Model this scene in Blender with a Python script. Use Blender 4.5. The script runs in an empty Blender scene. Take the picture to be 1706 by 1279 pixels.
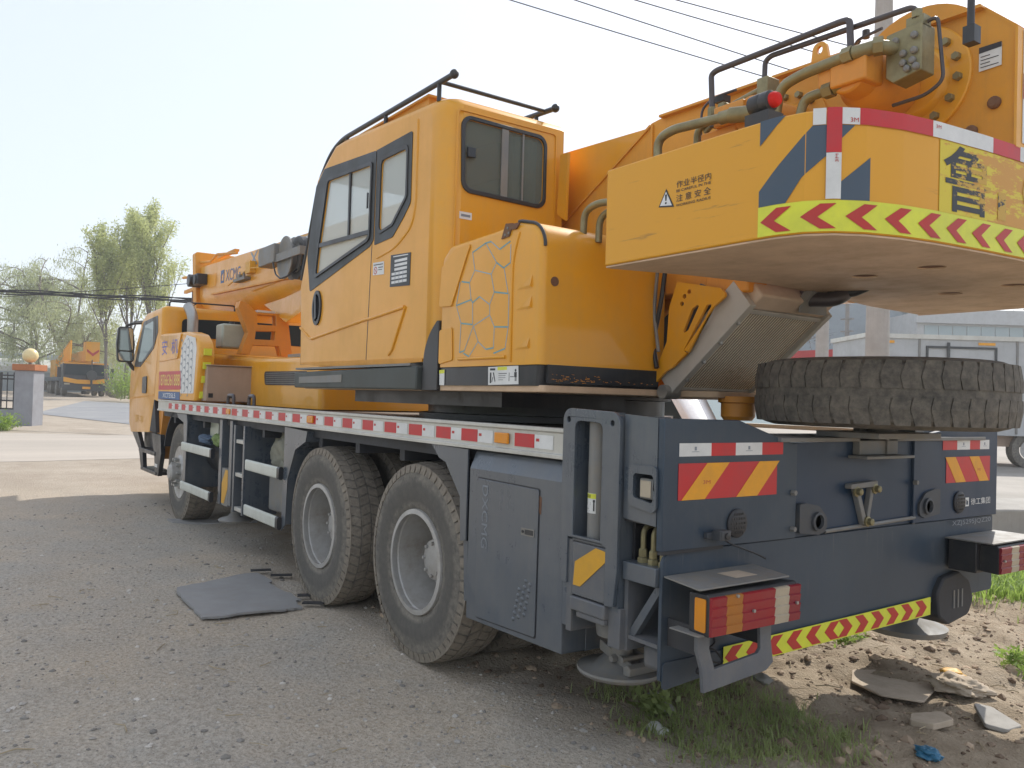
import bpy, bmesh, math, random
import numpy as np
from mathutils import Vector, Matrix, noise
from mathutils.geometry import tessellate_polygon

sc = bpy.context.scene
COL = sc.collection
R = math.radians
random.seed(7)
rng = np.random.default_rng(7)

# ---------------------------------------------------------------- camera
# world frame: x forward along the truck (rear face at 0), y to its left, z up
cam_d = bpy.data.cameras.new('camera')
cam = bpy.data.objects.new('camera', cam_d); COL.objects.link(cam)
right = Vector((-0.57371136, -0.81856265, 0.02846872))
down = Vector((-0.0007416, -0.0342387, -0.9994134))
fwd = Vector((0.81905722, -0.57339594, 0.0190360))
M = Matrix((right, -down, -fwd)).transposed().to_4x4()
M.translation = Vector((-2.12627, 3.42080, 1.44220))
cam.matrix_world = M
cam_d.sensor_width = 36.0
cam_d.lens = 1369.445 / 1706 * 36.0
cam_d.clip_start = 0.05; cam_d.clip_end = 3000
sc.camera = cam

# ---------------------------------------------------------------- light
SUN = Vector((0.42, -0.98, 1.0)).normalized()      # direction towards the sun
elev = math.asin(SUN.z); az = math.atan2(SUN.x, SUN.y)
w = bpy.data.worlds.new("World"); sc.world = w; w.use_nodes = True
nt = w.node_tree; nt.nodes.clear()
sky = nt.nodes.new('ShaderNodeTexSky'); sky.sky_type = 'NISHITA'; sky.sun_disc = False
sky.sun_elevation = elev; sky.sun_rotation = az
sky.air_density = 1.0; sky.dust_density = 1.6; sky.ozone_density = 1.0
bg = nt.nodes.new('ShaderNodeBackground'); bg.inputs[1].default_value = 0.13
out = nt.nodes.new('ShaderNodeOutputWorld')
mixn = nt.nodes.new('ShaderNodeMix'); mixn.data_type = 'RGBA'; mixn.inputs[0].default_value = .70      # thin high haze whitens the whole sky
mixn.inputs[7].default_value = (4.1, 4.33, 4.72, 1)
nt.links.new(sky.outputs[0], mixn.inputs[6]); nt.links.new(mixn.outputs[2], bg.inputs[0]); nt.links.new(bg.outputs[0], out.inputs[0])
sl = bpy.data.lights.new('sun', 'SUN'); sl.energy = 2.6; sl.angle = R(0.6); sl.color = (1, .95, .87)
so = bpy.data.objects.new('sun', sl); COL.objects.link(so)
so.rotation_euler = SUN.to_track_quat('Z', 'Y').to_euler()
so.location = (0, 0, 30)
sc.view_settings.view_transform = 'Standard'; sc.view_settings.look = 'None'
sc.view_settings.exposure = 0.86; sc.view_settings.gamma = 1.0
sc.render.engine = 'CYCLES'
sc.cycles.max_bounces = 6; sc.cycles.diffuse_bounces = 4; sc.cycles.transparent_max_bounces = 12
sc.cycles.use_denoising = True

# ================================================================ materials
def lin(c): return tuple((x/12.92 if x <= .04045 else ((x+.055)/1.055)**2.4) for x in c)
class N:
    def __init__(s, name):
        s.m = bpy.data.materials.new(name); s.m.use_nodes = True
        s.t = s.m.node_tree; s.b = s.t.nodes['Principled BSDF']
        s.tc = s.t.nodes.new('ShaderNodeTexCoord')
    def new(s, t, **k):
        n = s.t.nodes.new(t)
        for a, v in k.items():
            if a.startswith('i_'):
                n.inputs[a[2:].replace('_', ' ')].default_value = v
            else: setattr(n, a, v)
        return n
    def l(s, a, b): s.t.links.new(a, b)
    def coords(s, scale=(1, 1, 1)):
        mp = s.new('ShaderNodeMapping'); mp.inputs['Scale'].default_value = scale
        s.l(s.tc.outputs['Object'], mp.inputs[0]); return mp.outputs[0]
    def noise(s, scale, detail=5, rough=.6, co=None, dist=0):
        n = s.new('ShaderNodeTexNoise'); n.inputs['Scale'].default_value = scale
        n.inputs['Detail'].default_value = detail; n.inputs['Roughness'].default_value = rough
        n.inputs['Distortion'].default_value = dist
        s.l(co if co is not None else s.tc.outputs['Object'], n.inputs['Vector']); return n.outputs[0]
    def ramp(s, fac, stops):
        r = s.new('ShaderNodeValToRGB'); e = r.color_ramp.elements
        while len(e) < len(stops): e.new(.5)
        for k, (p, c) in zip(e, stops):
            k.position = p
            k.color = (c, c, c, 1) if isinstance(c, (int, float)) else (*c, 1)
        s.l(fac, r.inputs[0]); return r.outputs[0]
    def mix(s, fac, a, b, mode='MIX'):
        n = s.new('ShaderNodeMix', data_type='RGBA', blend_type=mode)
        for i, v in ((0, fac), (6, a), (7, b)):
            if hasattr(v, 'links'): s.l(v, n.inputs[i])
            elif i == 0: n.inputs[0].default_value = v
            else: n.inputs[i].default_value = (*v, 1)
        return n.outputs[2]
    def bump(s, h, strength=.3, dist=.01, nrm=None):
        b = s.new('ShaderNodeBump'); b.inputs['Strength'].default_value = strength; b.inputs['Distance'].default_value = dist
        s.l(h, b.inputs['Height'])
        if nrm is not None: s.l(nrm, b.inputs['Normal'])
        s.l(b.outputs[0], s.b.inputs['Normal']); return b.outputs[0]
    def base(s, v):
        if hasattr(v, 'links'): s.l(v, s.b.inputs['Base Color'])
        else: s.b.inputs['Base Color'].default_value = (*v, 1)
    def rough(s, v):
        if hasattr(v, 'links'): s.l(v, s.b.inputs['Roughness'])
        else: s.b.inputs['Roughness'].default_value = v

MATS = {}
def paint(name, col, rough=.35, dirt=(.30, .25, .19), dirt_amt=.35, var=.08, coat=0.0, metal=0, streak=True, scale=1.0, bump=.0, dscale=3.0, spec=.5):
    n = N(name)
    a = n.noise(1.3*scale, 6, .65)
    c = n.mix(n.ramp(a, [(.3, 0), (.7, 1)]), tuple(x*(1-var) for x in col), tuple(min(1, x*(1+var)) for x in col))
    d1 = n.ramp(n.noise(dscale*scale, 8, .7), [(.42, 0), (.78, 1)])
    if streak:
        st = n.ramp(n.noise(1.0, 6, .7, n.coords((22, 22, 1.1))), [(.5, 0), (.8, 1)])
        d1 = n.mix(.5, d1, st, 'ADD')
    sp = n.ramp(n.noise(90, 3, .6), [(.62, 0), (.75, .6)])
    d = n.mix(.5, d1, sp, 'SCREEN')
    f = n.new('ShaderNodeMath', operation='MULTIPLY'); n.l(d, f.inputs[0]); f.inputs[1].default_value = dirt_amt
    n.base(n.mix(f.outputs[0], c, dirt))
    rr = n.new('ShaderNodeMath', operation='MULTIPLY_ADD'); n.l(d, rr.inputs[0]); rr.inputs[1].default_value = .35; rr.inputs[2].default_value = rough
    n.rough(rr.outputs[0]); n.b.inputs['Metallic'].default_value = metal
    n.b.inputs['Coat Weight'].default_value = coat; n.b.inputs['Coat Roughness'].default_value = .09
    n.b.inputs['Specular IOR Level'].default_value = spec
    if bump: n.bump(n.noise(8, 4, .5), bump, .004)
    MATS[name] = n.m; return n.m
def flat(name, col, rough=.5, metal=0, emis=None):
    n = N(name); c = n.mix(n.ramp(n.noise(9, 6, .7), [(.35, 0), (.75, 1)]), col, tuple(x*.78+.02 for x in col))
    n.base(c); n.rough(rough); n.b.inputs['Metallic'].default_value = metal
    MATS[name] = n.m; return n.m

YEL = paint('yellow_paint', (.76, .345, .016), .36, (.50, .33, .14), .30, .06, coat=.42, spec=.3, bump=.05)
YEL2 = paint('yellow_paint_frame', (.70, .31, .03), .42, (.34, .21, .09), .4, .08, spec=.35)
ORG = paint('orange_frame_paint', (.70, .28, .03), .4, (.28, .17, .09), .35, .08)
BLU = paint('slate_paint', (.072, .090, .112), .27, (.25, .225, .185), .34, .12, coat=.35, spec=.6, bump=.10)
BLUR = paint('navy_panel_paint', (.018, .040, .078), .33, (.12, .125, .13), .34, .12, spec=.4)
BLK = paint('black_paint', (.018, .02, .025), .3, (.2, .17, .13), .22, .1)
DKG = paint('dark_trim', (.032, .038, .042), .4, (.2, .18, .15), .2, .1)
ANTH = paint('step_plastic', (.055, .065, .06), .5, (.2, .18, .15), .25, .1)
ALU = paint('aluminium_rail', (.56, .55, .50), .35, (.33, .29, .23), .35, .05, metal=.3)
ALU2 = paint('guard_bar', (.62, .64, .58), .4, (.35, .32, .26), .3, .05, metal=.2)
SIL = paint('rim_silver', (.46, .45, .43), .42, (.24, .19, .14), .75, .1, metal=.3, streak=False, scale=2)
CHR = paint('galvanised', (.42, .42, .40), .35, (.25, .22, .18), .5, .1, metal=.7, streak=False)
BRASS = paint('zinc_pipe', (.27, .235, .125), .35, (.12, .095, .06), .5, .15, metal=.5, streak=False, scale=4)
DPIPE = paint('dark_pipe', (.075, .065, .07), .35, (.2, .17, .14), .3, .1, metal=.3, streak=False)
RUST = paint('rusty_steel', (.16, .075, .04), .8, (.28, .19, .12), .6, .2, streak=False, scale=4)
GRYM = paint('grey_steel', (.19, .19, .185), .5, (.3, .25, .18), .6, .12, scale=3)
UND = paint('chassis_black', (.022, .026, .034), .55, (.12, .10, .08), .4, .2)
BEIGE = paint('tool_box_paint', (.42, .30, .22), .5, (.25, .19, .14), .35, .06)
LUGM = paint('lug_paint', (.055, .062, .072), .5, (.16, .14, .12), .5, .15, streak=False, scale=4)
GRYD = paint('dusty_slate', (.11, .117, .13), .5, (.24, .215, .18), .55, .12, scale=3)
CONC = paint('concrete', (.36, .34, .31), .85, (.22, .20, .17), .5, .1, scale=.8, bump=.3)
PLAST = paint('grey_plaster', (.30, .305, .33), .85, (.20, .19, .19), .5, .08, bump=.3)
BRICK = paint('terracotta', (.42, .155, .06), .8, (.2, .1, .06), .3, .1)
WHT = paint('white_paint', (.62, .62, .59), .45, (.36, .33, .27), .35, .05)
WHT2 = paint('white_car_paint', (.78, .79, .8), .2, (.4, .38, .33), .15, .03, coat=.6)
GREYW = paint('pale_wall', (.33, .37, .40), .8, (.22, .24, .24), .4, .06)
REDP = paint('red_paint', (.42, .02, .02), .45, (.3, .2, .15), .2, .1)
BACKC = paint('underside_primer', (.62, .44, .29), .62, (.36, .25, .16), .65, .12, streak=False, scale=1.2, dscale=5)

RED = flat('red_sheet', (.56, .018, .022), .4)
WSH = flat('white_sheet', (.72, .72, .70), .38)
YGR = flat('lime_sheet', (.72, .74, .045), .42)
RD2 = flat('dark_red_mark', (.50, .025, .018), .45)
YST = flat('amber_stripe', (.82, .36, .008), .45)
MSTR = flat('mustard_stripe', (.70, .36, .02), .5)
BSTR = flat('blue_grey_decal', (.055, .085, .125), .45)
INK = flat('black_ink', (.02, .02, .024), .5)
LBLU = flat('pale_blue_line', (.30, .44, .52), .5)
CYAN = flat('cyan_line', (.12, .36, .42), .5)
BLUED = flat('blue_decal', (.03, .10, .26), .45)
PURP = flat('violet_ink', (.13, .12, .42), .5)
TEXW = flat('white_letters', (.75, .75, .74), .5)
GREYD = flat('grey_letters', (.24, .27, .31), .4, .2)
AMB = flat('amber_lens', (.75, .27, .01), .2)
LRED = flat('red_lens', (.30, .014, .022), .25)
AMB2 = flat('dusty_amber_lens', (.42, .15, .018), .3)
LRED2 = flat('deep_red_lens', (.24, .012, .025), .25)
LWHT = flat('clear_lens', (.45, .38, .28), .25)
PLAST_W = flat('milky_plastic', (.42, .45, .36), .3)
CREAM = flat('cream_globe', (.82, .66, .34), .25)
CLOTHB = flat('blue_cloth', (.11, .16, .24), .9)
CLOTHG = flat('hi_vis_cloth', (.22, .30, .10), .9)
SACK = flat('woven_sack', (.27, .26, .20), .95)
MAT_RUB = paint('worn_mat', (.26, .255, .25), .6, (.33, .30, .26), .45, .1, streak=False, scale=3, bump=.5)
CARD = paint('cardboard', (.50, .41, .31), .85, (.22, .16, .11), .3, .1, streak=False, scale=5)

def glassmat(name, col, rough=.04, trans=.0, alpha=1.0):
    n = N(name); n.base(col); n.rough(rough); n.b.inputs['Specular IOR Level'].default_value = .8
    n.b.inputs['Transmission Weight'].default_value = trans; n.b.inputs['IOR'].default_value = 1.1
    n.b.inputs['Alpha'].default_value = alpha
    MATS[name] = n.m; return n.m
GLS = glassmat('cab_glass', (.70, .76, .73), .05, 0, .50)
GLSR = glassmat('rear_window_glass', (.17, .20, .175), .05, 0, .55)
GLS2 = glassmat('tinted_glass', (.03, .04, .045), .06)
GLSB = glassmat('windscreen', (.35, .42, .43), .08)
MIR = N('mirror'); MIR.base((.5, .52, .5)); MIR.rough(.05); MIR.b.inputs['Metallic'].default_value = 1; MIR = MIR.m

# scuffed yellow (counterweight)
def cwmat():
    n = N('counterweight_paint')
    a = n.noise(1.2, 6, .6)
    c = n.mix(a, (.68, .33, .032), (.76, .36, .022)); n.b.inputs['Specular IOR Level'].default_value = .32
    scr = n.ramp(n.noise(1, 7, .75, n.coords((2.2, 2.2, 38))), [(.60, 0), (.66, 1)])
    rg = n.ramp(n.noise(1.7, 3, .5), [(.45, 0), (.62, 1)])
    f = n.mix(1, scr, rg, 'MULTIPLY')
    f2 = n.new('ShaderNodeMath', operation='MULTIPLY'); n.l(f, f2.inputs[0]); f2.inputs[1].default_value = .55
    n.base(n.mix(f2.outputs[0], c, (.22, .12, .05)))
    n.rough(.38); n.b.inputs['Coat Weight'].default_value = .05
    n.bump(n.noise(6, 3, .5), .12, .004)
    return n.m
CWM = cwmat()
# tyres
def tyremat(name, dusty, c0=(.028, .027, .026), c1=(.20, .165, .125), radial=False):
    n = N(name)
    a = n.ramp(n.noise(4.5, 9, .75), [(.30, 0), (.72, 1)])
    b = n.ramp(n.noise(28, 5, .7), [(.35, 0), (.7, 1)])
    d = n.mix(.5, a, b)
    if radial:
        vm = n.new('ShaderNodeVectorMath', operation='MULTIPLY'); n.l(n.tc.outputs['Object'], vm.inputs[0]); vm.inputs[1].default_value = (1, 0, 1)
        ln = n.new('ShaderNodeVectorMath', operation='LENGTH'); n.l(vm.outputs[0], ln.inputs[0])
        wob = n.new('ShaderNodeMath', operation='MULTIPLY_ADD'); n.l(n.noise(3, 4, .6), wob.inputs[0]); wob.inputs[1].default_value = .06; n.l(ln.outputs['Value'], wob.inputs[2])
        d = n.mix(n.ramp(wob.outputs[0], [(.355, 0), (.375, .75), (.455, .75), (.485, 0)]), d, (.12, .12, .12))
    f = n.new('ShaderNodeMath', operation='MULTIPLY'); n.l(d, f.inputs[0]); f.inputs[1].default_value = dusty
    n.base(n.mix(f.outputs[0], c0, c1)); n.rough(.82)
    n.bump(n.noise(60, 5, .7), .5, .003)
    return n.m
TYR = tyremat('tyre_rubber', .95, (.06, .058, .054), (.30, .265, .215), True)
TRD = tyremat('tyre_tread', 1.0, (.12, .10, .08), (.33, .285, .225))
TYS = tyremat('spare_rubber', .9, (.035, .034, .031), (.23, .20, .16))
# radiator core: fine fins
n = N('radiator_core')
wv = n.new('ShaderNodeTexWave', wave_type='BANDS', bands_direction='Y'); wv.inputs['Scale'].default_value = 17; wv.inputs['Distortion'].default_value = .15
n.l(n.tc.outputs['Object'], wv.inputs['Vector'])
n.base(n.mix(n.ramp(wv.outputs[0], [(.3, 0), (.55, 1)]), (.28, .22, .15), (.86, .76, .60))); n.rough(.6)
n.bump(wv.outputs[0], .8, .006); RADM = n.m
# foliage
def leafmat(name, a, b):
    n = N(name); n.base(n.mix(n.ramp(n.noise(2.2, 3, .6), [(.3, 0), (.7, 1)]), a, b)); n.rough(.6)
    n.b.inputs['Transmission Weight'].default_value = 0
    tr = n.new('ShaderNodeBsdfTranslucent'); tr.inputs[0].default_value = (*[min(1, x*1.5) for x in b], 1)
    ms = n.new('ShaderNodeMixShader'); ms.inputs[0].default_value = .4
    o = [x for x in n.t.nodes if x.type == 'OUTPUT_MATERIAL'][0]
    n.l(n.b.outputs[0], ms.inputs[1]); n.l(tr.outputs[0], ms.inputs[2]); n.l(ms.outputs[0], o.inputs[0])
    return n.m
LEAF_W = leafmat('willow_leaf', (.24, .27, .15), (.34, .37, .20))
LEAF_P = leafmat('poplar_leaf', (.30, .34, .13), (.44, .47, .20))
LEAF_G = leafmat('bush_leaf', (.12, .22, .03), (.27, .38, .06))
GRASSM = leafmat('grass_blade', (.19, .25, .08), (.34, .38, .16))
GRASSB = leafmat('lit_grass_blade', (.14, .23, .04), (.26, .36, .08))
BARK = paint('bark', (.17, .145, .125), .9, (.09, .07, .06), .5, .2, scale=2)

# ground
def groundmat():
    n = N('ground_dirt'); g = n.new('ShaderNodeNewGeometry').outputs['Position']
    sep = n.new('ShaderNodeSeparateXYZ'); n.l(g, sep.inputs[0])
    def nz(s, d=6, r=.65, co=g): return n.noise(s, d, r, co)
    base = n.mix(n.ramp(n.mix(.5, nz(.9, 8, .72), nz(.23, 4, .5)), [(.43, 0), (.57, 1)]), (.62, .49, .35), (.47, .43, .375))
    base = n.mix(n.ramp(nz(2.4, 7, .7), [(.42, 0), (.7, .75)]), base, (.45, .375, .29))
    peb = n.ramp(nz(46, 4, .75), [(.36, 0), (.50, .5), (.66, 1)])
    base = n.mix(.5, base, n.mix(peb, (.22, .195, .16), (.66, .61, .53)))
    vor = n.new('ShaderNodeTexVoronoi'); vor.inputs['Scale'].default_value = 34; n.l(g, vor.inputs['Vector'])
    base = n.mix(n.ramp(vor.outputs['Distance'], [(.10, .55), (.24, 0)]), base, (.40, .38, .34))
    vor2 = n.new('ShaderNodeTexVoronoi'); vor2.inputs['Scale'].default_value = 90; n.l(g, vor2.inputs['Vector'])
    base = n.mix(n.ramp(vor2.outputs['Distance'], [(.1, .5), (.3, 0)]), base, (.11, .10, .09))
    # brown soil on the far right side of the truck
    def band(sock, a, b):
        m = n.new('ShaderNodeMapRange'); m.inputs['From Min'].default_value = a; m.inputs['From Max'].default_value = b
        n.l(sock, m.inputs[0]); return m.outputs[0]
    wob = n.new('ShaderNodeMath', operation='MULTIPLY_ADD'); n.l(nz(1.6), wob.inputs[0]); wob.inputs[1].default_value = 1.3
    n.l(sep.outputs['Y'], wob.inputs[2])
    soil = n.mix(n.ramp(nz(5, 8, .75), [(.35, 0), (.7, 1)]), (.29, .225, .155), (.47, .385, .285))
    base = n.mix(band(wob.outputs[0], 1.75, .95), base, soil)
    # dusty pale track further ahead
    wx = n.new('ShaderNodeMath', operation='MULTIPLY_ADD'); n.l(nz(.5), wx.inputs[0]); wx.inputs[1].default_value = 2.5
    n.l(sep.outputs['X'], wx.inputs[2])
    dust = n.mix(n.ramp(n.noise(1, 7, .75, None), [(.4, 0), (.65, 1)]), (.36, .305, .245), (.45, .39, .32))
    base = n.mix(band(wx.outputs[0], 9.8, 12.5), base, dust)
    n.base(base); n.rough(.93); n.b.inputs['Specular IOR Level'].default_value = .2
    h = n.mix(.5, nz(30, 6, .75), peb); h2 = n.mix(.5, h, n.ramp(vor.outputs['Distance'], [(.0, 1), (.3, 0)]), 'ADD')
    n.bump(h2, .7, .02); return n.m
GND = groundmat()
n = N('road_asphalt')
st = n.noise(1, 6, .7, n.coords((1.2, .12, 1)))
n.base(n.mix(n.ramp(st, [(.35, 0), (.65, 1)]), (.35, .31, .265), (.42, .37, .315))); n.rough(.8); n.bump(n.noise(40, 5, .7), .35, .006); ROAD = n.m
n = N('yard_concrete')
st = n.ramp(n.noise(.4, 6, .7), [(.35, 0), (.65, 1)])
n.base(n.mix(st, (.25, .23, .20), (.34, .31, .275))); n.rough(.85); n.bump(n.noise(12, 6, .7), .2, .01); YARD = n.m
n = N('yard_grey'); n.base(n.mix(n.ramp(n.noise(.7, 6, .7), [(.35, 0), (.65, 1)]), (.19, .195, .21), (.26, .26, .26))); n.rough(.85); YARDG = n.m

# ================================================================ mesh tools
def rpoly(pts, r, seg=5):
    """round the corners of a 2D polygon; r number or list"""
    n_ = len(pts); o = []
    rr = r if isinstance(r, (list, tuple)) else [r]*n_
    for i in range(n_):
        p = Vector(pts[i]); a = Vector(pts[i-1]); b = Vector(pts[(i+1) % n_])
        if rr[i] <= 0: o.append(tuple(p)); continue
        u = (a-p); v = (b-p); lu, lv = u.length, v.length; u.normalize(); v.normalize()
        ang = math.acos(max(-1, min(1, u.dot(v))))
        if ang > math.pi-.02: o.append(tuple(p)); continue
        d = min(rr[i]/math.tan(ang/2), lu*.49, lv*.49); rad = d*math.tan(ang/2)
        c = p+(u+v).normalized()*(rad/math.sin(ang/2))
        s = p+u*d; e = p+v*d
        a0 = math.atan2(s.y-c.y, s.x-c.x); a1 = math.atan2(e.y-c.y, e.x-c.x)
        da = (a1-a0+math.pi) % (2*math.pi)-math.pi
        for k in range(seg+1):
            t = a0+da*k/seg; o.append((c.x+rad*math.cos(t), c.y+rad*math.sin(t)))
    return o
def rpath(pts, r, seg=6):
    o = [Vector(pts[0])]
    for i in range(1, len(pts)-1):
        p = Vector(pts[i]); a = Vector(pts[i-1]); b = Vector(pts[i+1])
        u = (a-p); v = (b-p); d = min(r, u.length*.49, v.length*.49)
        s = p+u.normalized()*d; e = p+v.normalized()*d
        for k in range(seg+1):
            t = k/seg; o.append(s*(1-t)**2+p*2*t*(1-t)+e*t*t)
    o.append(Vector(pts[-1])); return o

class MB:
    def __init__(s): s.v = []; s.f = []
    def add(s, vs, fs):
        o = len(s.v); s.v += [tuple(p) for p in vs]; s.f += [tuple(i+o for i in f) for f in fs]; return s
    def box(s, x0, x1, y0, y1, z0, z1):
        vs = [(x, y, z) for z in (z0, z1) for x, y in ((x0, y0), (x1, y0), (x1, y1), (x0, y1))]
        return s.add(vs, [(3, 2, 1, 0), (4, 5, 6, 7), (0, 1, 5, 4), (1, 2, 6, 5), (2, 3, 7, 6), (3, 0, 4, 7)])
    def prism(s, ax, pts, a, b, holes=()):
        """pts in the plane across axis ax: x->(y,z) y->(x,z) z->(x,y)"""
        def P(p, h):
            return {'x': (h, p[0], p[1]), 'y': (p[0], h, p[1]), 'z': (p[0], p[1], h)}[ax]
        loops = [list(pts)]+[list(h) for h in holes]
        flatp = [p for L in loops for p in L]; n_ = len(flatp)
        if holes or True:
            tri = tessellate_polygon([[Vector((p[0], p[1], 0)) for p in L] for L in loops])
        vs = [P(p, a) for p in flatp]+[P(p, b) for p in flatp]
        fs = []
        if not holes: fs += [tuple(range(n_-1, -1, -1)), tuple(range(n_, 2*n_))]
        else: fs += [tuple(t) for t in tri]+[tuple(i+n_ for i in reversed(t)) for t in tri]
        o = 0
        for L in loops:
            m = len(L)
            for i in range(m):
                j = (i+1) % m; fs.append((o+i, o+j, o+j+n_, o+i+n_))
            o += m
        return s.add(vs, fs)
    def hexa(s, bot, top):
        return s.add(list(bot)+list(top), [(3, 2, 1, 0), (4, 5, 6, 7), (0, 1, 5, 4), (1, 2, 6, 5), (2, 3, 7, 6), (3, 0, 4, 7)])
    def tube(s, pts, r, n=10, cap=True):
        pts = [Vector(p) for p in pts]; rs = r if isinstance(r, (list, tuple)) else [r]*len(pts)
        T = []
        for i in range(len(pts)):
            a = pts[max(i-1, 0)]; b = pts[min(i+1, len(pts)-1)]; T.append((b-a).normalized())
        up = Vector((0, 0, 1)) if abs(T[0].z) < .9 else Vector((1, 0, 0))
        u = T[0].cross(up).normalized(); vs = []
        for i, p in enumerate(pts):
            u = (u-T[i]*u.dot(T[i])).normalized(); v = T[i].cross(u)
            for k in range(n):
                t = 2*math.pi*k/n; vs.append(p+(u*math.cos(t)+v*math.sin(t))*rs[i])
        fs = [(i*n+k, i*n+(k+1) % n, (i+1)*n+(k+1) % n, (i+1)*n+k) for i in range(len(pts)-1) for k in range(n)]
        if cap: fs += [tuple(range(n-1, -1, -1)), tuple(range((len(pts)-1)*n, len(pts)*n))]
        return s.add(vs, fs)
    def cyl(s, p0, p1, r, n=16): return s.tube([p0, p1], r, n)
    def lathe(s, c, ax, prof, n=48, close=False):
        """prof: (radius, height along ax)"""
        c = Vector(c); e = {'x': (Vector((0, 1, 0)), Vector((0, 0, 1)), Vector((1, 0, 0))), 'y': (Vector((0, 0, 1)), Vector((1, 0, 0)), Vector((0, 1, 0))), 'z': (Vector((1, 0, 0)), Vector((0, 1, 0)), Vector((0, 0, 1)))}[ax]
        vs = []
        for r, h in prof:
            for k in range(n):
                t = 2*math.pi*k/n; vs.append(c+e[0]*r*math.cos(t)+e[1]*r*math.sin(t)+e[2]*h)
        m = len(prof); fs = [(i*n+k, i*n+(k+1) % n, ((i+1) % m)*n+(k+1) % n, ((i+1) % m)*n+k) for i in range(m if close else m-1) for k in range(n)]
        if not close:
            if prof[0][0] > 1e-4: fs.append(tuple(range(n-1, -1, -1)))
            if prof[-1][0] > 1e-4: fs.append(tuple(range((m-1)*n, m*n)))
        return s.add(vs, fs)
    def hexbolt(s, c, ax, r, h):
        prof = [(0, 0), (r, 0), (r, h*.8), (r*.85, h), (0, h)]
        return s.lathe(c, ax, prof, 6)
    def sphere(s, c, r, n=20, m=12, sz=(1, 1, 1)):
        vs = []; fs = []
        for i in range(m+1):
            p = math.pi*i/m
            for k in range(n):
                t = 2*math.pi*k/n; vs.append((c[0]+r*sz[0]*math.sin(p)*math.cos(t), c[1]+r*sz[1]*math.sin(p)*math.sin(t), c[2]+r*sz[2]*math.cos(p)))
        for i in range(m):
            for k in range(n): fs.append((i*n+k, (i+1)*n+k, (i+1)*n+(k+1) % n, i*n+(k+1) % n))
        return s.add(vs, fs)
    def xf(s, fn): s.v = [tuple(fn(Vector(p))) for p in s.v]; return s
    def build(s, name, mat, parent=None, bevel=0, smooth=35, seg=2, **tags):
        me = bpy.data.meshes.new(name)
        org = world_loc(parent) if parent else Vector((0, 0, 0))
        me.from_pydata([tuple(Vector(p)-org) for p in s.v], [], s.f)
        bm = bmesh.new(); bm.from_mesh(me)
        bmesh.ops.remove_doubles(bm, verts=bm.verts, dist=1e-6)
        bmesh.ops.recalc_face_normals(bm, faces=bm.faces); bm.to_mesh(me); bm.free()
        me.materials.append(mat)
        if smooth:
            me.shade_smooth(); me.set_sharp_from_angle(angle=R(smooth))
        o = bpy.data.objects.new(name, me); COL.objects.link(o)
        if parent: o.parent = parent
        if bevel:
            b = o.modifiers.new('bevel', 'BEVEL'); b.width = bevel; b.segments = seg; b.limit_method = 'ANGLE'; b.angle_limit = R(38)
            b.harden_normals = False
        for k, v in tags.items(): o[k] = v
        return o
def world_loc(o):
    l = Vector((0, 0, 0))
    while o: l = l+o.location; o = o.parent
    return l
def tag(o, label, cat, group=None, kind=None):
    if label: o['label'] = label
    if cat: o['category'] = cat
    if group: o['group'] = group
    if kind: o['kind'] = kind
    return o
def thing(name, label, cat, loc=(0, 0, 0), group=None):
    o = bpy.data.objects.new(name, None); COL.objects.link(o); o.location = loc; o.empty_display_size = .2
    return tag(o, label, cat, group)
def pivot(name, parent, loc=None, label=None):
    o = bpy.data.objects.new(name, None); COL.objects.link(o); o.parent = parent; o.empty_display_size = .1
    if loc is not None: o.location = Vector(loc)-world_loc(parent)
    if label: o['label'] = label
    return o
def copy_tree(o, parent=None):
    c = o.copy(); COL.objects.link(c); c.parent = parent
    for ch in o.children: copy_tree(ch, c)
    return c

def text_geo(s, bold=0.0):
    """outline text as flat 2D geometry normalised to width 1, height 1 box"""
    cu = bpy.data.curves.new('txt', 'FONT'); cu.body = s; cu.size = 1; cu.offset = 0 if 'M' in s else bold*.3; cu.resolution_u = 3
    o = bpy.data.objects.new('txt', cu); COL.objects.link(o)
    dg = bpy.context.evaluated_depsgraph_get(); me = bpy.data.meshes.new_from_object(o.evaluated_get(dg))
    vs = [(v.co.x, v.co.y) for v in me.vertices]; fs = [tuple(p.vertices) for p in me.polygons]
    bpy.data.objects.remove(o); bpy.data.meshes.remove(me); bpy.data.curves.remove(cu)
    if not vs: return [], []
    x0 = min(v[0] for v in vs); x1 = max(v[0] for v in vs); y0 = min(v[1] for v in vs); y1 = max(v[1] for v in vs)
    return [((a-x0)/(x1-x0), (b-y0)/(y1-y0)) for a, b in vs], fs
def text_on(mb, s, fn, bold=0.0):
    """fn maps (u,v) in 0..1 to a 3D point"""
    vs, fs = text_geo(s, bold); return mb.add([fn(u, v) for u, v in vs], fs)
def lft(y, x0, x1, z0, z1):      # left side plane, reading direction is -x
    return lambda u, v: (x0+(x1-x0)*u, y, z0+(z1-z0)*v)
def rear(x, y0, y1, z0, z1):
    return lambda u, v: (x, y0+(y1-y0)*u, z0+(z1-z0)*v)
def sheet_y(mb, y, pts, t=.002): return mb.prism('y', pts, y, y+t)
def sheet_x(mb, x, pts, t=.002): return mb.prism('x', pts, x, x-t)
def q(x0, x1, z0, z1): return [(x0, z0), (x1, z0), (x1, z1), (x0, z1)]

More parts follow.
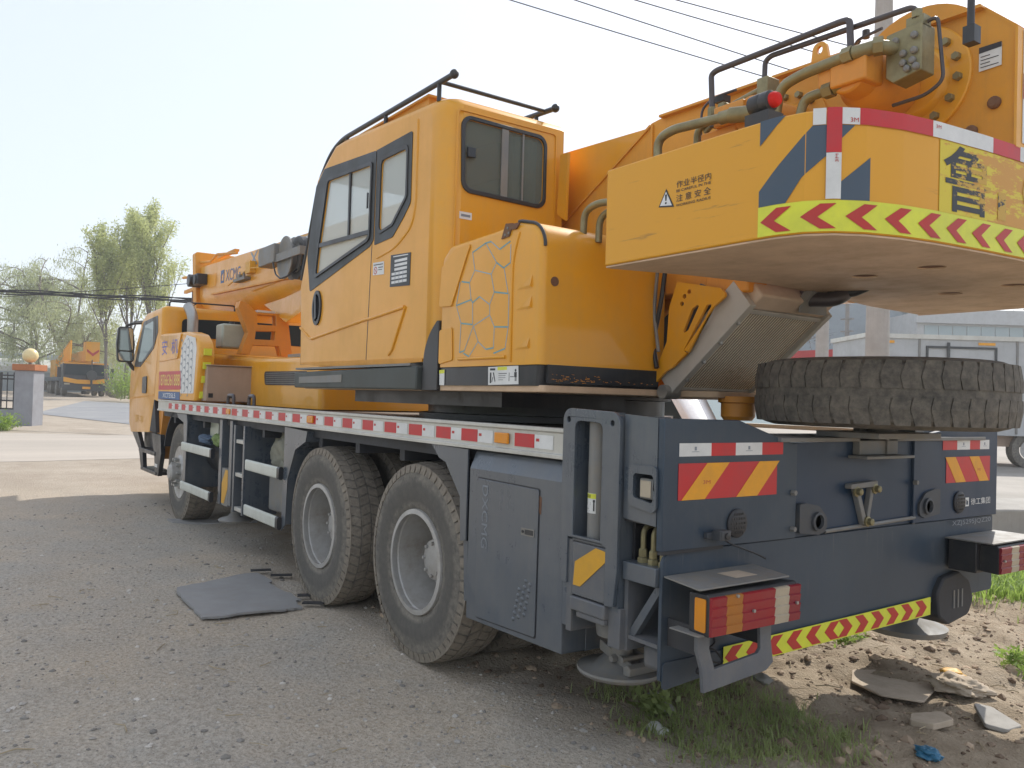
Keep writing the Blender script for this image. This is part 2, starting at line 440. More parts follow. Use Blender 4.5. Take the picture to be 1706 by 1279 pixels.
# ================================================================ ground
def gz(x, y):
    t = min(max(0.0, x-9.0), 140.0); return .0164*t+.12*(1-math.exp(-t/6))
def terr():
    xs = np.unique(np.r_[np.linspace(-600, -8, 12), np.linspace(-8, -3, 10), np.arange(-3, 9.5, .05), np.geomspace(9.5, 900, 90)])
    ys = np.unique(np.r_[np.linspace(-900, -40, 12), np.linspace(-40, -7, 40), np.arange(-7, 4.6, .05), np.linspace(4.6, 15, 25), np.linspace(15, 600, 12)])
    X, Y = np.meshgrid(xs, ys, indexing='ij'); Z = np.zeros_like(X)
    for i in range(X.shape[0]):
        for j in range(X.shape[1]):
            x, y = X[i, j], Y[i, j]; z = gz(x, y)
            if -5 < x < 13 and -10 < y < 7:
                far = max(0, min(1, (13-x)/4))*max(0, min(1, (y+10)/3))
                h = .030*(noise.noise((x*.9, y*.9, 0))) + .014*noise.noise((x*3.1, y*3.1, 4))
                a = max(0, min(1, (1.4-y)/.9))*max(0, min(1, (4.0-x)/1.5))
                h += a*(.055*noise.noise((x*2.3, y*2.3, 9))+.035*noise.noise((x*6, y*6, 2))+.02*noise.noise((x*11, y*11, 7)))
                c = max(0, min(1, (y-.6)/.4))
                z += h*far
            Z[i, j] = z
    vs = np.c_[X.ravel(), Y.ravel(), Z.ravel()]; m = len(ys); n_ = len(xs)
    ii, jj = np.meshgrid(np.arange(n_-1), np.arange(m-1), indexing='ij'); a = (ii*m+jj).ravel()
    fs = np.c_[a, a+m, a+m+1, a+1]
    me = bpy.data.meshes.new('ground'); me.from_pydata(vs.tolist(), [], fs.tolist()); me.materials.append(GND); me.shade_smooth()
    o = bpy.data.objects.new('ground', me); COL.objects.link(o); o['kind'] = 'structure'; return o
ground = terr()
def gsheet(name, mat, pts, lift, nx=24, wob=0):
    """sheet following the terrain, pts = four corners"""
    a, b, c, d = [Vector(p) for p in pts]; vs = []; fs = []
    for i in range(nx+1):
        for j in range(nx+1):
            u = i/nx; v = j/nx; p = a.lerp(b, u).lerp(d.lerp(c, u), v); p = Vector((p.x+wob*noise.noise((p.x*.13, p.y*.33, 5)), p.y)); vs.append((p.x, p.y, gz(p.x, p.y)+lift))
    for i in range(nx):
        for j in range(nx): k = i*(nx+1)+j; fs.append((k, k+1, k+nx+2, k+nx+1))
    me = bpy.data.meshes.new(name); me.from_pydata(vs, [], fs); me.materials.append(mat); me.shade_smooth()
    o = bpy.data.objects.new(name, me); COL.objects.link(o); o['kind'] = 'structure'; return o
gsheet('road', ROAD, [(14.0, 60), (14.0, -60), (20.5, -60), (20.5, 60)], .004, 120, 1.6)
gsheet('yard_paving', YARD, [(2.5, -8.2), (-14, -60), (60, -70), (14, -8.2)], .012)
gsheet('yard_wet_patch', YARDG, [(31, 0.6), (24, -1.6), (36, -9), (46, -3)], .012)

# ================================================================ the truck crane
crane = thing('truck_crane', 'big yellow truck crane with slate blue rear panel, the nearest vehicle', 'truck crane', (3, 0, 0))

# ---- chassis
ch = MB()
for s in (1, -1): ch.prism('y', [(.3, .62), (8.6, .62), (8.6, .98), (3.5, 1.12), (.3, 1.12)], s*.40, s*.46)
for x in (.6, 1.2, 2.4, 3.8, 5.0, 6.3, 7.2, 8.5): ch.box(x, x+.14, -.40, .40, .66, 1.02)
chassis = ch.build('chassis_frame', UND, crane, bevel=.006)
m = MB(); m.box(.56, 8.2, -1.2, 1.2, 1.135, 1.19)
for x in np.arange(.9, 8.1, .62): m.box(x, x+.06, -1.18, 1.18, 1.07, 1.134)
m.build('deck_support', UND, chassis)
m = MB()
for x in (1.90, 3.30): m.lathe((x, 0, .533), 'y', [(.07, -.95), (.09, -.6), (.12, -.3), (.26, -.15), (.27, .15), (.12, .3), (.09, .6), (.07, .95)], 20)
m.lathe((7.5, 0, .48), 'y', [(.06, -.95), (.06, .95)], 12)
for s in (1, -1):
    for k in range(6): m.box(1.75+k*.04, 3.03-k*.04, s*.52-.045, s*.52+.045, .74+k*.018, .755+k*.018)
m.tube([(2.2, 0, .55), (6.5, .05, .75)], .05)
m.build('axles', UND, crane)
m = MB(); m.box(4.1, 6.8, -.98, -.5, .45, 1.05); m.build('fuel_tank', UND, crane, bevel=.05)
m = MB(); m.box(8.2, 9.9, -.9, .9, .55, 1.1); m.build('front_cross_member', UND, crane, bevel=.02)

# ---- deck and rail
m = MB(); m.box(.56, 8.28, -1.235, 1.235, 1.195, 1.30)
n_ = N('checker_deck'); wv = n_.new('ShaderNodeTexChecker'); wv.inputs['Scale'].default_value = 55; n_.l(n_.tc.outputs['Object'], wv.inputs[0])
n_.base(n_.mix(n_.ramp(n_.noise(3, 7, .7), [(.3, 0), (.7, 1)]), (.20, .17, .13), (.115, .10, .085))); n_.rough(.6); n_.bump(wv.outputs[1], .25, .004)
deck = m.build('deck', n_.m, crane)
prof = [(1.236, 1.196), (1.262, 1.196), (1.262, 1.214), (1.252, 1.218), (1.252, 1.306), (1.262, 1.31), (1.262, 1.326), (1.20, 1.326), (1.20, 1.3015), (1.236, 1.3015)]
m = MB(); m.prism('x', prof, .545, 8.29); rail = m.build('side_rail', ALU, crane, bevel=.002)
m = MB(); m.prism('x', [(-p[0], p[1]) for p in prof], .545, 8.29); m.build('side_rail', ALU, crane)
# red and white reflective pieces along the rail
for k in range(23):
    x = .86+k*.3045+(.11 if k > 1 else 0)+(.16 if k == 1 else 0)
    if x > 7.95: break
    m = MB(); m.prism('y', [(x-.075, 1.232), (x+.075, 1.232), (x+.075, 1.292), (x-.075, 1.292)], 1.2525, 1.2545); m.build('red_reflective_tape', RED, rail, smooth=0)
    m = MB(); m.prism('y', [(x-.21, 1.232), (x-.077, 1.232), (x-.077, 1.292), (x-.21, 1.292)], 1.2525, 1.2543); w_ = m.build('white_reflective_tape', WSH, rail, smooth=0)
    m = MB(); m.prism('y', [(x-.112, 1.262), (x-.088, 1.262), (x-.088, 1.275), (x-.112, 1.275)], 1.2544, 1.2548); m.build('tape_print', RD2, rail, smooth=0)
for x in (1.03, 3.42, 5.4):
    m = MB(); m.box(x-.055, x+.055, 1.2545, 1.268, 1.238, 1.288); m.build('side_marker_lamp', AMB, rail, bevel=.004)
m = MB()
for x in (4.55, 4.95):
    pass
for x0, x1 in ((4.96, 5.22), (5.55, 5.85)):
    t_ = MB(); t_.tube(rpath([(x0, 1.17, 1.3), (x0, 1.17, 1.41), (x1-.12, 1.17, 1.41), (x1-.12, 1.17, 1.3)], .04), .016, 8); t_.build('deck_handle', DPIPE, crane)

# ---- wheels
def tyre(mb, c, r=.543, wd=.29, n_=96, tread=True, out=1):
    h = wd/2
    prof = [(.272, -h*.72), (.285, -h*.86), (.33, -h*.97), (.40, -h*1.03), (.46, -h*1.02), (.495, -h*.95), (r-.018, -h*.86), (r-.004, -h*.74), (r, -h*.3), (r, h*.3), (r-.004, h*.74), (r-.018, h*.86), (.495, h*.95), (.478, h*1.0), (.472, h*.995), (.46, h*1.02), (.40, h*1.03), (.33, h*.97), (.322, h*.955), (.315, h*.955), (.285, h*.86), (.272, h*.72)]
    return mb.lathe(c, 'y', prof, n_, close=True)
def tread_blocks(mb, c, r=.543, wd=.29, cnt=54, ax='y'):
    """raised blocks: zigzag rows"""
    rows = [(-.46, -.27), (-.24, -.04), (.0, .20), (.24, .46)]
    for ri, (a, b) in enumerate(rows):
        for k in range(cnt):
            t0 = 2*math.pi*(k+.5*(ri % 2))/cnt; dt = 2*math.pi/cnt*.80
            sh = .35*2*math.pi/cnt
            P = []
            edge = ri in (0, 3)
            for rr in (r-.012, r+.005):
                for tt, hh in ((t0, a), (t0+dt, a), (t0+dt+sh*(1 if ri % 2 else -1), b), (t0+sh*(1 if ri % 2 else -1), b)):
                    re = rr-(.012 if (edge and abs(hh) > .4) else 0)
                    h = hh*wd
                    if ax == 'y': P.append((c[0]+re*math.sin(tt), c[1]+h, c[2]+re*math.cos(tt)))
                    else: P.append((c[0]+re*math.cos(tt), c[1]+re*math.sin(tt), c[2]+h))
            mb.add(P, [(0, 1, 2, 3), (4, 7, 6, 5), (0, 4, 5, 1), (1, 5, 6, 2), (2, 6, 7, 3), (3, 7, 4, 0)])
            if edge:   # shoulder lug
                sgn = -1 if ri == 0 else 1; P = []
                for rr, hh in ((r-.006, .46), (r-.052, .498)):
                    for tt, ex in ((t0, 0), (t0+dt, 0), (t0+dt, .03), (t0, .03)):
                        h = sgn*(hh+.0-ex)*wd
                        if ax == 'y': P.append((c[0]+(rr-ex*.0)*math.sin(tt), c[1]+h, c[2]+rr*math.cos(tt)))
                        else: P.append((c[0]+rr*math.cos(tt), c[1]+rr*math.sin(tt), c[2]+h))
                mb.add(P, [(0, 1, 2, 3), (4, 7, 6, 5), (0, 4, 5, 1), (1, 5, 6, 2), (2, 6, 7, 3), (3, 7, 4, 0)])
    return mb
def rear_wheel(x, s):
    y = s*1.085; wp = pivot('wheel', crane, (x, y, .533))
    t = MB(); tyre(t, (x, y, .533)); ty = t.build('tyre', TYR, wp, smooth=40)
    t = MB(); tread_blocks(t, (x, y, .533)); t.build('tread', TRD, ty, smooth=0)
    r = MB(); f = s
    pr = [(.262, .145), (.288, .142), (.291, .120), (.276, .112), (.266, .10), (.262, .05), (.252, -.02), (.246, -.10), (.225, -.115), (.14, -.12), (.14, -.135), (.255, -.135), (.272, -.05), (.275, .10), (.262, .13)]
    r.lathe((x, y, .533), 'y', [(a, b*f) for a, b in pr], 64, close=True); rm = r.build('rim', SIL, wp, smooth=30)
    h = MB(); h.lathe((x, y, .533), 'y', [(.14, -.14*f), (.14, -.05*f), (.125, -.035*f), (.11, .02*f), (.07, .03*f), (0, .03*f)], 32); h.build('hub', SIL, wp)
    b = MB()
    for k in range(10):
        t0 = 2*math.pi*k/10; c = (x+.172*math.sin(t0), y-.118*f, .533+.172*math.cos(t0)); b.hexbolt(c, 'y', .018, .035*f)
    for k in range(8):
        t0 = 2*math.pi*k/8; b.hexbolt((x+.09*math.sin(t0), y+.02*f, .533+.09*math.cos(t0)), 'y', .011, .02*f)
    b.build('wheel_nuts', SIL, wp, smooth=0)
    t = MB(); yi = s*.69; tyre(t, (x, yi, .533)); ti = t.build('inner_tyre', TYR, wp)
    t = MB(); tread_blocks(t, (x, yi, .533)); t.build('inner_tread', TRD, wp, smooth=0)
    return wp
for x in (1.90, 3.30):
    for s in (1, -1): rear_wheel(x, s)
def front_wheel(s):
    x, y, z = 7.52, s*1.02, .53; wp = pivot('wheel', crane, (x, y, z))
    t = MB(); tyre(t, (x, y, z), wd=.31); ty = t.build('tyre', TYR, wp)
    t = MB(); tread_blocks(t, (x, y, z), wd=.31); t.build('tread', TRD, ty, smooth=0)
    r = MB(); pr = [(.275, .14), (.290, .145), (.292, .12), (.27, .10), (.262, .06), (.235, .05), (.205, .12), (.17, .165), (.10, .165), (.095, .24), (.07, .26), (0, .26), (0, -.1), (.26, -.1)]
    r.lathe((x, y, z), 'y', [(a, b*s) for a, b in pr], 48); rm = r.build('rim', SIL, wp, smooth=30)
    b = MB()
    for k in range(10):
        t0 = 2*math.pi*(k+.5)/10; b.hexbolt((x+.145*math.sin(t0), y+.163*s, z+.145*math.cos(t0)), 'y', .019, .05*s)
    for k in range(6):
        t0 = 2*math.pi*k/6; b.lathe((x+.232*math.sin(t0), y+.06*s, z+.232*math.cos(t0)), 'y', [(.03, 0), (.03, .006*s), (0, .006*s)], 10)
    b.build('wheel_nuts', CHR, wp, smooth=0)
front_wheel(1); front_wheel(-1)

# ---- rear outrigger box (rear face at x=0)
top = [(1.25, 1.39), (.84, 1.387), (.50, 1.292), (-.46, 1.31), (-.84, 1.365), (-1.17, 1.37)]
poly = [(1.25, 1.39), (1.25, .905), (-1.27, .905), (-1.27, 1.37), (-1.17, 1.37), (-.84, 1.37), (-.46, 1.315), (.50, 1.292), (.84, 1.387)]
m = MB()
m.prism('x', [(.47, .90), (-.44, .905), (-.44, 1.306), (.47, 1.293)], .016, .03)      # recessed middle
rb = m.build('rear_panel', BLUR, crane)
BLUM = paint('rear_panel_paint', (.034, .054, .080), .33, (.15, .145, .13), .34, .14, spec=.4)
m = MB(); m.prism('x', [(1.25, .905), (.47, .90), (.47, 1.293), (.50, 1.292), (.84, 1.387), (1.25, 1.39)], 0, .03); m.build('rear_panel_left', BLUM, rb, bevel=.003)
m = MB(); m.prism('x', [(-.44, .903), (-1.27, .90), (-1.27, 1.37), (-.84, 1.37), (-.46, 1.315), (-.44, 1.306)], 0, .03); m.build('rear_panel_right', BLUR, rb, bevel=.003)
m = MB(); m.prism('x', rpoly([(1.232, .43), (.905, .43), (.905, .435), (-.62, .435), (-.62, .50), (-1.255, .50), (-1.255, .898), (1.232, .898)], [.01, 0, 0, .02, .02, .02, .01, .05]), .012, .028)
BLUD = BLUM.copy(); BLUD.name = 'streaked_panel_paint'; nt2 = BLUD.node_tree; b2_ = nt2.nodes['Principled BSDF']; old = b2_.inputs['Base Color'].links[0].from_socket
def nn2(t, **k):
    x = nt2.nodes.new(t)
    for a, v in k.items(): setattr(x, a, v)
    return x
tc2 = nn2('ShaderNodeTexCoord'); mp2 = nn2('ShaderNodeMapping'); mp2.inputs['Scale'].default_value = (60, 60, 1.5); nt2.links.new(tc2.outputs['Object'], mp2.inputs[0])
no2 = nn2('ShaderNodeTexNoise'); no2.inputs['Scale'].default_value = 1; no2.inputs['Detail'].default_value = 5; nt2.links.new(mp2.outputs[0], no2.inputs['Vector'])
cr2 = nn2('ShaderNodeValToRGB'); cr2.color_ramp.elements[0].position = .56; cr2.color_ramp.elements[1].position = .78; nt2.links.new(no2.outputs[0], cr2.inputs[0])
se2 = nn2('ShaderNodeSeparateXYZ'); nt2.links.new(tc2.outputs['Object'], se2.inputs[0]); mr2 = nn2('ShaderNodeMapRange'); mr2.inputs['From Min'].default_value = .62; mr2.inputs['From Max'].default_value = .90; nt2.links.new(se2.outputs['Z'], mr2.inputs[0])
mu2 = nn2('ShaderNodeMath', operation='MULTIPLY'); nt2.links.new(cr2.outputs[0], mu2.inputs[0]); 
no3 = nn2('ShaderNodeTexNoise'); no3.inputs['Scale'].default_value = 4.5; nt2.links.new(tc2.outputs['Object'], no3.inputs['Vector'])
cr3 = nn2('ShaderNodeValToRGB'); cr3.color_ramp.elements[0].position = .46; cr3.color_ramp.elements[1].position = .66; nt2.links.new(no3.outputs[0], cr3.inputs[0])
mu3 = nn2('ShaderNodeMath', operation='MULTIPLY'); nt2.links.new(cr3.outputs[0], mu3.inputs[0]); nt2.links.new(mr2.outputs[0], mu3.inputs[1]); nt2.links.new(mu3.outputs[0], mu2.inputs[1])
mx2 = nn2('ShaderNodeMix', data_type='RGBA'); nt2.links.new(mu2.outputs[0], mx2.inputs[0]); nt2.links.new(old, mx2.inputs[6]); mx2.inputs[7].default_value = (.24, .225, .20, 1); nt2.links.new(mx2.outputs[2], b2_.inputs['Base Color'])
m.build('lower_rear_panel', BLUD, crane, bevel=.002)
m = MB(); m.prism('x', rpoly([(1.225, .40), (.88, .425), (.88, .50), (1.225, .50)], .015), .005, .011); m.build('skirt', BLUM, rb)
m = MB(); m.prism('x', [(1.252, .893), (.92, .893), (.92, .906), (1.252, .906)], -.0015, .02); m.build('seam_gap', INK, rb)
# vertical and horizontal weld seams
m = MB()
m.tube([(.008, .485, .90), (.008, .485, 1.29)], .007, 6); m.tube([(.008, -.455, .90), (.008, -.455, 1.31)], .007, 6)
m.tube([(.006, .26, .912), (.006, -.46, .93)], .009, 6); m.build('weld_seam', GRYM, rb)
# box body behind
m = MB(); m.box(.032, .20, -1.25, -.5, .50, 1.36); m.box(.032, .20, -.5, .85, .45, 1.28); m.box(.21, .55, -1.25, .70, .50, 1.28); m.build('outrigger_box', BLU, crane, bevel=.004)
# left end of the box
m = MB()
lamp_out = rpoly([(.158, 1.185), (.026, 1.185), (.026, 1.075), (.05, 1.052), (.158, 1.072)], .012)
outer = [(.208, 1.40), (.0315, 1.39), (.0315, .992), (.205, 1.003)]
lamp_hole = rpoly([(.146, 1.180), (.040, 1.180), (.040, 1.074), (.146, 1.090)], .015)
m.prism('y', outer, 1.246, 1.252, holes=[lamp_hole]); left_end = m.build('end_panel', BLU, crane)
m = MB(); fr = rpoly([(.172, 1.212), (.024, 1.212), (.024, 1.055), (.045, 1.04), (.172, 1.06)], .02)
m.prism('y', fr, 1.2525, 1.262, holes=[lamp_hole]); m.build('lamp_frame', BLU, left_end, bevel=.003)
m = MB(); m.box(.03, .2, 1.10, 1.245, 1.19, 1.388); m.box(.03, .2, 1.10, 1.14, 1.0, 1.19)
m.box(.15, .2, 1.14, 1.245, 1.0, 1.19); m.box(.0325, .20, 1.14, 1.245, 1.02, 1.074); m.build('end_box', BLU, left_end)
m = MB(); m.prism('x', [(1.25, 1.165), (1.25, 1.085), (1.19, 1.09), (1.19, 1.155)], .05, .125); lb = m.build('work_lamp', GRYM, left_end, bevel=.008)
m = MB(); m.box(.060, .115, 1.2505, 1.254, 1.094, 1.156); m.build('lamp_glass', LWHT, lb, bevel=.004)
# open bay with hydraulic pipes and shelf
m = MB(); m.box(.03, .205, .9, .93, .80, 1.0); m.box(.19, .205, .93, 1.20, .80, 1.0); m.box(.0325, .205, .93, 1.243, .992, 1.018); m.build('bay_wall', BLK, left_end)
m = MB(); m.box(.03, .205, .93, 1.25, .77, .84); m.build('bay_shelf', BLU, left_end, bevel=.004)
m = MB()
for i, x in enumerate((.145, .090, .035)):
    m.tube(rpath([(x, 1.20, .845), (x, 1.20, .975), (x-.015, 1.02, .985)], .035), .011, 10)
hp = m.build('hydraulic_pipe', BRASS, left_end)
m = MB()
for x in (.145, .090, .035): m.hexbolt((x, 1.20, .84), 'z', .022, .02); m.hexbolt((x, 1.20, .862), 'z', .017, .03)
m.build('pipe_fitting', BRASS, hp, smooth=0)
m = MB(); m.box(.185, .205, 1.0, 1.235, .50, .79); m.hexa([(.03, 1.0, .56), (.2, 1.0, .56), (.2, 1.23, .545), (.03, 1.23, .545)], [(.03, 1.0, .575), (.2, 1.0, .575), (.2, 1.23, .56), (.03, 1.23, .56)]); m.build('lower_ledge', GRYD, left_end)
m = MB(); m.hexa([(.16, 1.22, .56), (.20, 1.22, .56), (.20, 1.19, .56), (.16, 1.19, .56)], [(.02, 1.22, .765), (.055, 1.22, .765), (.055, 1.19, .765), (.02, 1.19, .765)]); m.build('brace', BLU, left_end)
m = MB(); m.box(.04, .15, 1.09, 1.19, .44, .535); m.build('lower_block', GRYD, left_end, bevel=.02)
m = MB(); m.box(.04, .2, .3, .95, .55, .8); m.build('beam_end', UND, left_end)

# ---- rear left outrigger jack
hole = rpoly([(.475, 1.365), (.305, 1.36), (.305, .90), (.475, .90)], [.03, .03, 0, 0])
out_ = rpoly([(.552, 1.417), (.206, 1.405), (.206, .80), (.222, .66), (.272, .655), (.272, .88), (.300, .89), (.475, .89), (.505, .89), (.505, .70), (.535, .70), (.552, .80)], [.05, .05, 0, .0, 0, 0, 0, 0, 0, 0, 0, 0])
m = MB(); m.prism('y', out_, 1.262, 1.28, holes=[hole, [(x+.0, z) for x, z in [(.516+.012*math.cos(t), 1.368+.012*math.sin(t)) for t in np.linspace(0, 2*math.pi, 12, endpoint=False)]], [(.250+.012*math.cos(t), 1.362+.012*math.sin(t)) for t in np.linspace(0, 2*math.pi, 12, endpoint=False)]])
jack = m.build('outrigger_frame', BLU, crane, bevel=.003)
m = MB(); m.box(.478, .55, 1.0, 1.261, .52, 1.40); m.box(.212, .302, 1.0, 1.261, .64, 1.39); m.box(.303, .477, 1.0, 1.02, .75, 1.35); m.box(.303, .477, 1.02, 1.25, 1.366, 1.39); m.build('frame_cheek', BLU, jack)
m = MB(); m.lathe((.40, 1.21, 0), 'z', [(.042, .80), (.042, 1.40), (.0, 1.40)], 32); cy = m.build('jack_cylinder', GRYM, jack)
m = MB(); L = []
for k in range(9):
    t = R(15+k*14); L.append((.40+.0432*math.cos(t), 1.21+.0432*math.sin(t)))
vs = [(x, y, z) for z in (.995, 1.075) for x, y in L]; m.add(vs, [(k, k+1, k+10, k+9) for k in range(8)]); m.build('warning_sticker', WSH, cy)
m = MB(); L = [(.40+(x-.40)*1.012, 1.21+(y-1.21)*1.012) for x, y in L]; vs = [(x, y, z) for z in (1.054, 1.074) for x, y in L]; m.add(vs, [(k, k+1, k+10, k+9) for k in range(8)]); m.build('sticker_band', YGR, cy)
m = MB()
def onc(t_deg, z, k=1.016): t = R(t_deg); return (.40+.0432*k*math.cos(t), 1.21+.0432*k*math.sin(t), z)
for a_, b_, z0, z1 in ((112, 120, 1.005, 1.045), (110, 122, 1.04, 1.05), (70, 76, 1.057, 1.07), (60, 66, 1.057, 1.07), (85, 93, 1.057, 1.07), (60, 95, 1.035, 1.038), (60, 95, 1.028, 1.031), (60, 80, 1.012, 1.014), (60, 90, 1.004, 1.006)):
    m.add([onc(a_, z0), onc(b_, z0), onc(b_, z1), onc(a_, z1)], [(0, 1, 2, 3)])
m.build('sticker_print', INK, cy)
# beam end box with yellow stripe
m = MB(); m.box(.275, .475, 1.10, 1.275, .66, .873); be = m.build('beam_end_plate', GRYD, jack, bevel=.004)
m = MB(); m.box(.262, .49, 1.06, 1.268, .873, .888); m.box(.265, .474, 1.08, 1.285, .60, .655); m.box(.27, .44, 1.09, 1.279, .575, .60); m.build('beam_flange', GRYD, be, bevel=.006)
m = MB(); m.prism('y', [(.464, .70), (.455, .795), (.330, .868), (.272, .862), (.272, .822), (.42, .70)], 1.276, 1.278); m.build('yellow_stripe', MSTR, be)
for bx_ in ((.48, .515, 1.1, 1.27, .505, .88), (.2, .268, 1.02, 1.26, .50, .655)): m = MB(); m.box(*bx_); m.build('guide_plate', GRYD, jack, bevel=.003)
m = MB(); m.lathe((.37, 1.12, 0), 'z', [(.08, .50), (.085, .53), (.085, .57), (0, .57)], 24); m.lathe((.40, 1.06, 0), 'z', [(.045, .34), (.045, .5)], 20); m.build('jack_rod', GRYM, jack)
# foot pad
pc = (.42, 1.10)
padx = lambda p: Vector((.43+(p.x-.42)*.80, 1.04+(p.y-1.10)*.80, .345+(p.z-.29)*.85))
m = MB(); m.lathe((pc[0], pc[1], 0), 'z', [(.0, .245), (.20, .255), (.215, .262), (.225, .276), (.222, .287), (.20, .288), (.14, .296), (.08, .345), (.055, .35), (.05, .305), (0, .305)], 48); m.xf(padx); pad = m.build('foot_pad', GRYM, jack, smooth=40)
m = MB()
for dy in (-.07, .055):
    m.hexa([(.26, pc[1]+dy, .300), (.50, pc[1]+dy, .36), (.50, pc[1]+dy+.02, .36), (.26, pc[1]+dy+.02, .300)], [(.26, pc[1]+dy, .345), (.50, pc[1]+dy, .41), (.50, pc[1]+dy+.02, .41), (.26, pc[1]+dy+.02, .345)])
m.prism('y', [(.245, .292), (.29, .292), (.29, .335), (.26, .345), (.235, .33)], pc[1]-.09, pc[1]+.10)
m.xf(padx); m.build('locking_handle', GRYM, pad, bevel=.004)
m = MB(); m.hexbolt((.37, 1.16, .35), 'y', .02, .05); m.cyl((.30, 1.02, .36), (.30, 1.20, .36), .012); m.xf(padx); m.build('pad_bolt', GRYM, pad)
# right rear foot pad, seen past the bumper
m = MB(); m.lathe((.40, -1.10, 0), 'z', [(0, .2), (.21, .21), (.22, .24), (.19, .25), (.08, .30), (.06, .5), (0, .5)], 40); m.build('foot_pad', GRYM, crane)
m = MB(); m.prism('x', rpoly([(-.66, .43), (-.64, .55), (-.70, .62), (-.85, .64), (-.96, .58), (-1.0, .48), (-.95, .41), (-.75, .38)], .05), -.02, .2); m.build('rubber_mudguard', UND, crane, bevel=.01)
m = MB()
for k in range(3): m.box(-.024, -.02, -.80-.04*k, -.79-.04*k, .46, .55)
m.build('mudguard_slots', GRYM, crane)

# ---- reflectors and marks on the rear face
def rear_sign(y0, y1, z0, z1, mirror=False):
    s = -1 if mirror else 1
    m = MB(); sheet_x(m, -.001, [(y0, z0), (y1, z0), (y1, z1), (y0, z1)], .0015); o = m.build('rear_marker_board', RED, rb)
    m = MB(); W = y1-y0
    for a in (.03, .565):
        p = [(a, 0), (a+.22, 0), (a+.46, 1), (a+.24, 1)]
        m.prism('x', [(y0+W*(u), z0+(z1-z0)*(v)) for u, v in p], -.0028, -.0038)
    m.build('amber_stripe', YST, o)
    m = MB(); text_on(m, '3M', rear(-.0042, y0+W*.23, y0+W*.30, z0+(z1-z0)*.42, z0+(z1-z0)*.52), .02)
    m.build('board_print', RD2, o)
    return o
rear_sign(1.175, .604, 1.088, 1.224)
rear_sign(-1.185, -.735, 1.086, 1.216, True)
def rear_tape(ys, z0, z1):
    g = MB()
    for i in range(len(ys)-1):
        a, b = ys[i], ys[i+1]; m = MB(); m.prism('x', [(a, z0), (b, z0), (b, z1), (a, z1)], -.001, -.0022)
        w_ = i % 2 == 0 if a > 0 else i % 2 == 1
        m.build('white_reflective_tape' if i % 2 == 0 else 'red_reflective_tape', WSH if i % 2 == 0 else RED, rb)
        if i % 2 == 0:
            c = (a+b)/2; g.prism('x', [(c+.006, z0+.022), (c-.006, z0+.022), (c-.006, z0+.036), (c+.006, z0+.036)], -.0024, -.0026); g.prism('x', [(c+.02, z0+.016), (c-.02, z0+.016), (c-.02, z0+.018), (c+.02, z0+.018)], -.0024, -.0026)
    g.build('tape_print', GREYD, rb)
rear_tape([1.173, 1.0, .86, .70, .567], 1.250, 1.299)
rear_tape([-1.175, -1.075, -.97, -.84, -.70], 1.252, 1.301)
# lime chevron tape along the bottom
ya, yb, za, zb_ = .905, -.608, .428, .447
def bz(y): return za+(zb_-za)*(ya-y)/(ya-yb)
m = MB(); m.prism('x', [(ya, bz(ya)), (yb, bz(yb)), (yb, bz(yb)+.086), (ya, bz(ya)+.086)], -.001, -.003); o = m.build('lime_chevron_tape', YGR, rb)
m = MB()
def chev(m, c, w, h, z0, left, x=-.0034):
    s = 1 if left else -1; a = w*.5; t = w*.42
    p = [(c+s*a, h/2), (c+s*(a-t), h*.94), (c-s*a, h*.94), (c-s*(a-t), h/2), (c-s*a, h*.06), (c+s*(a-t), h*.06)]
    m.prism('x', [(u, z0+v) for u, v in p], x, x-.001)
for c, lf_ in [(c, True) for c in (.845, .72, .595, .465, .335, .205)]+[(c, False) for c in (.105, -.02, -.145, -.27, -.395, -.52)]:
    m = MB(); chev(m, c, .105, .086, bz(c), lf_); m.build('red_chevron', RD2, o)
# round emblems
def emblem(cy, cz):
    m = MB(); m.lathe((-.0005, cy, cz), 'x', [(.056, 0), (.056, -.008), (.050, -.012), (0, -.012)], 40); o = m.build('round_emblem', INK, rb)
    m = MB()
    for k in range(-2, 3):
        hw = math.sqrt(max(0, .046**2-(k*.018)**2))
        for j in range(6):
            a = -hw+2*hw*j/6+.003; b = a+2*hw/6-.006
            m.box(-.0145, -.0125, cy+a, cy+b, cz+k*.018-.0045, cz+k*.018+.0045)
    m.build('emblem_relief', BLK, o)
emblem(.846, .986); emblem(-.865, .985)
m = MB(); text_on(m, '徐工集团', rear(-.004, -.985, -1.19, .965, 1.0), .012)
m.prism('x', [(-.93, .96), (-.965, .96), (-.965, 1.005), (-.93, 1.005)], -.002, -.004, holes=[[(-.938, .968), (-.957, .968), (-.957, .985), (-.938, .997)]])
m.build('white_lettering', WSH, rb)
m = MB(); text_on(m, 'XZJ5295JQZ20', rear(-.004, -.80, -1.20, .862, .893), .014); m.build('raised_model_number', GREYD, rb)
# camera with cable
m = MB(); m.box(-.06, -.02, .945, 1.005, .935, .972); m.box(-.02, 0, .96, 1.03, .94, .962); m.box(-.064, -.0605, .95, 1.0, .938, .969)
cmb = m.build('reversing_camera', LUGM, rb, bevel=.005)
m = MB(); m.lathe((-.065, .975, .953), 'x', [(.012, 0), (.012, -.008), (.006, -.01), (0, -.01)], 16); m.build('camera_lens', BLK, cmb)
m = MB(); m.tube(rpath([(-.04, .96, .936), (-.03, .90, .91), (-.02, .74, .86), (-.03, .70, .84)], .03), .004, 6); m.build('camera_cable', INK, cmb)
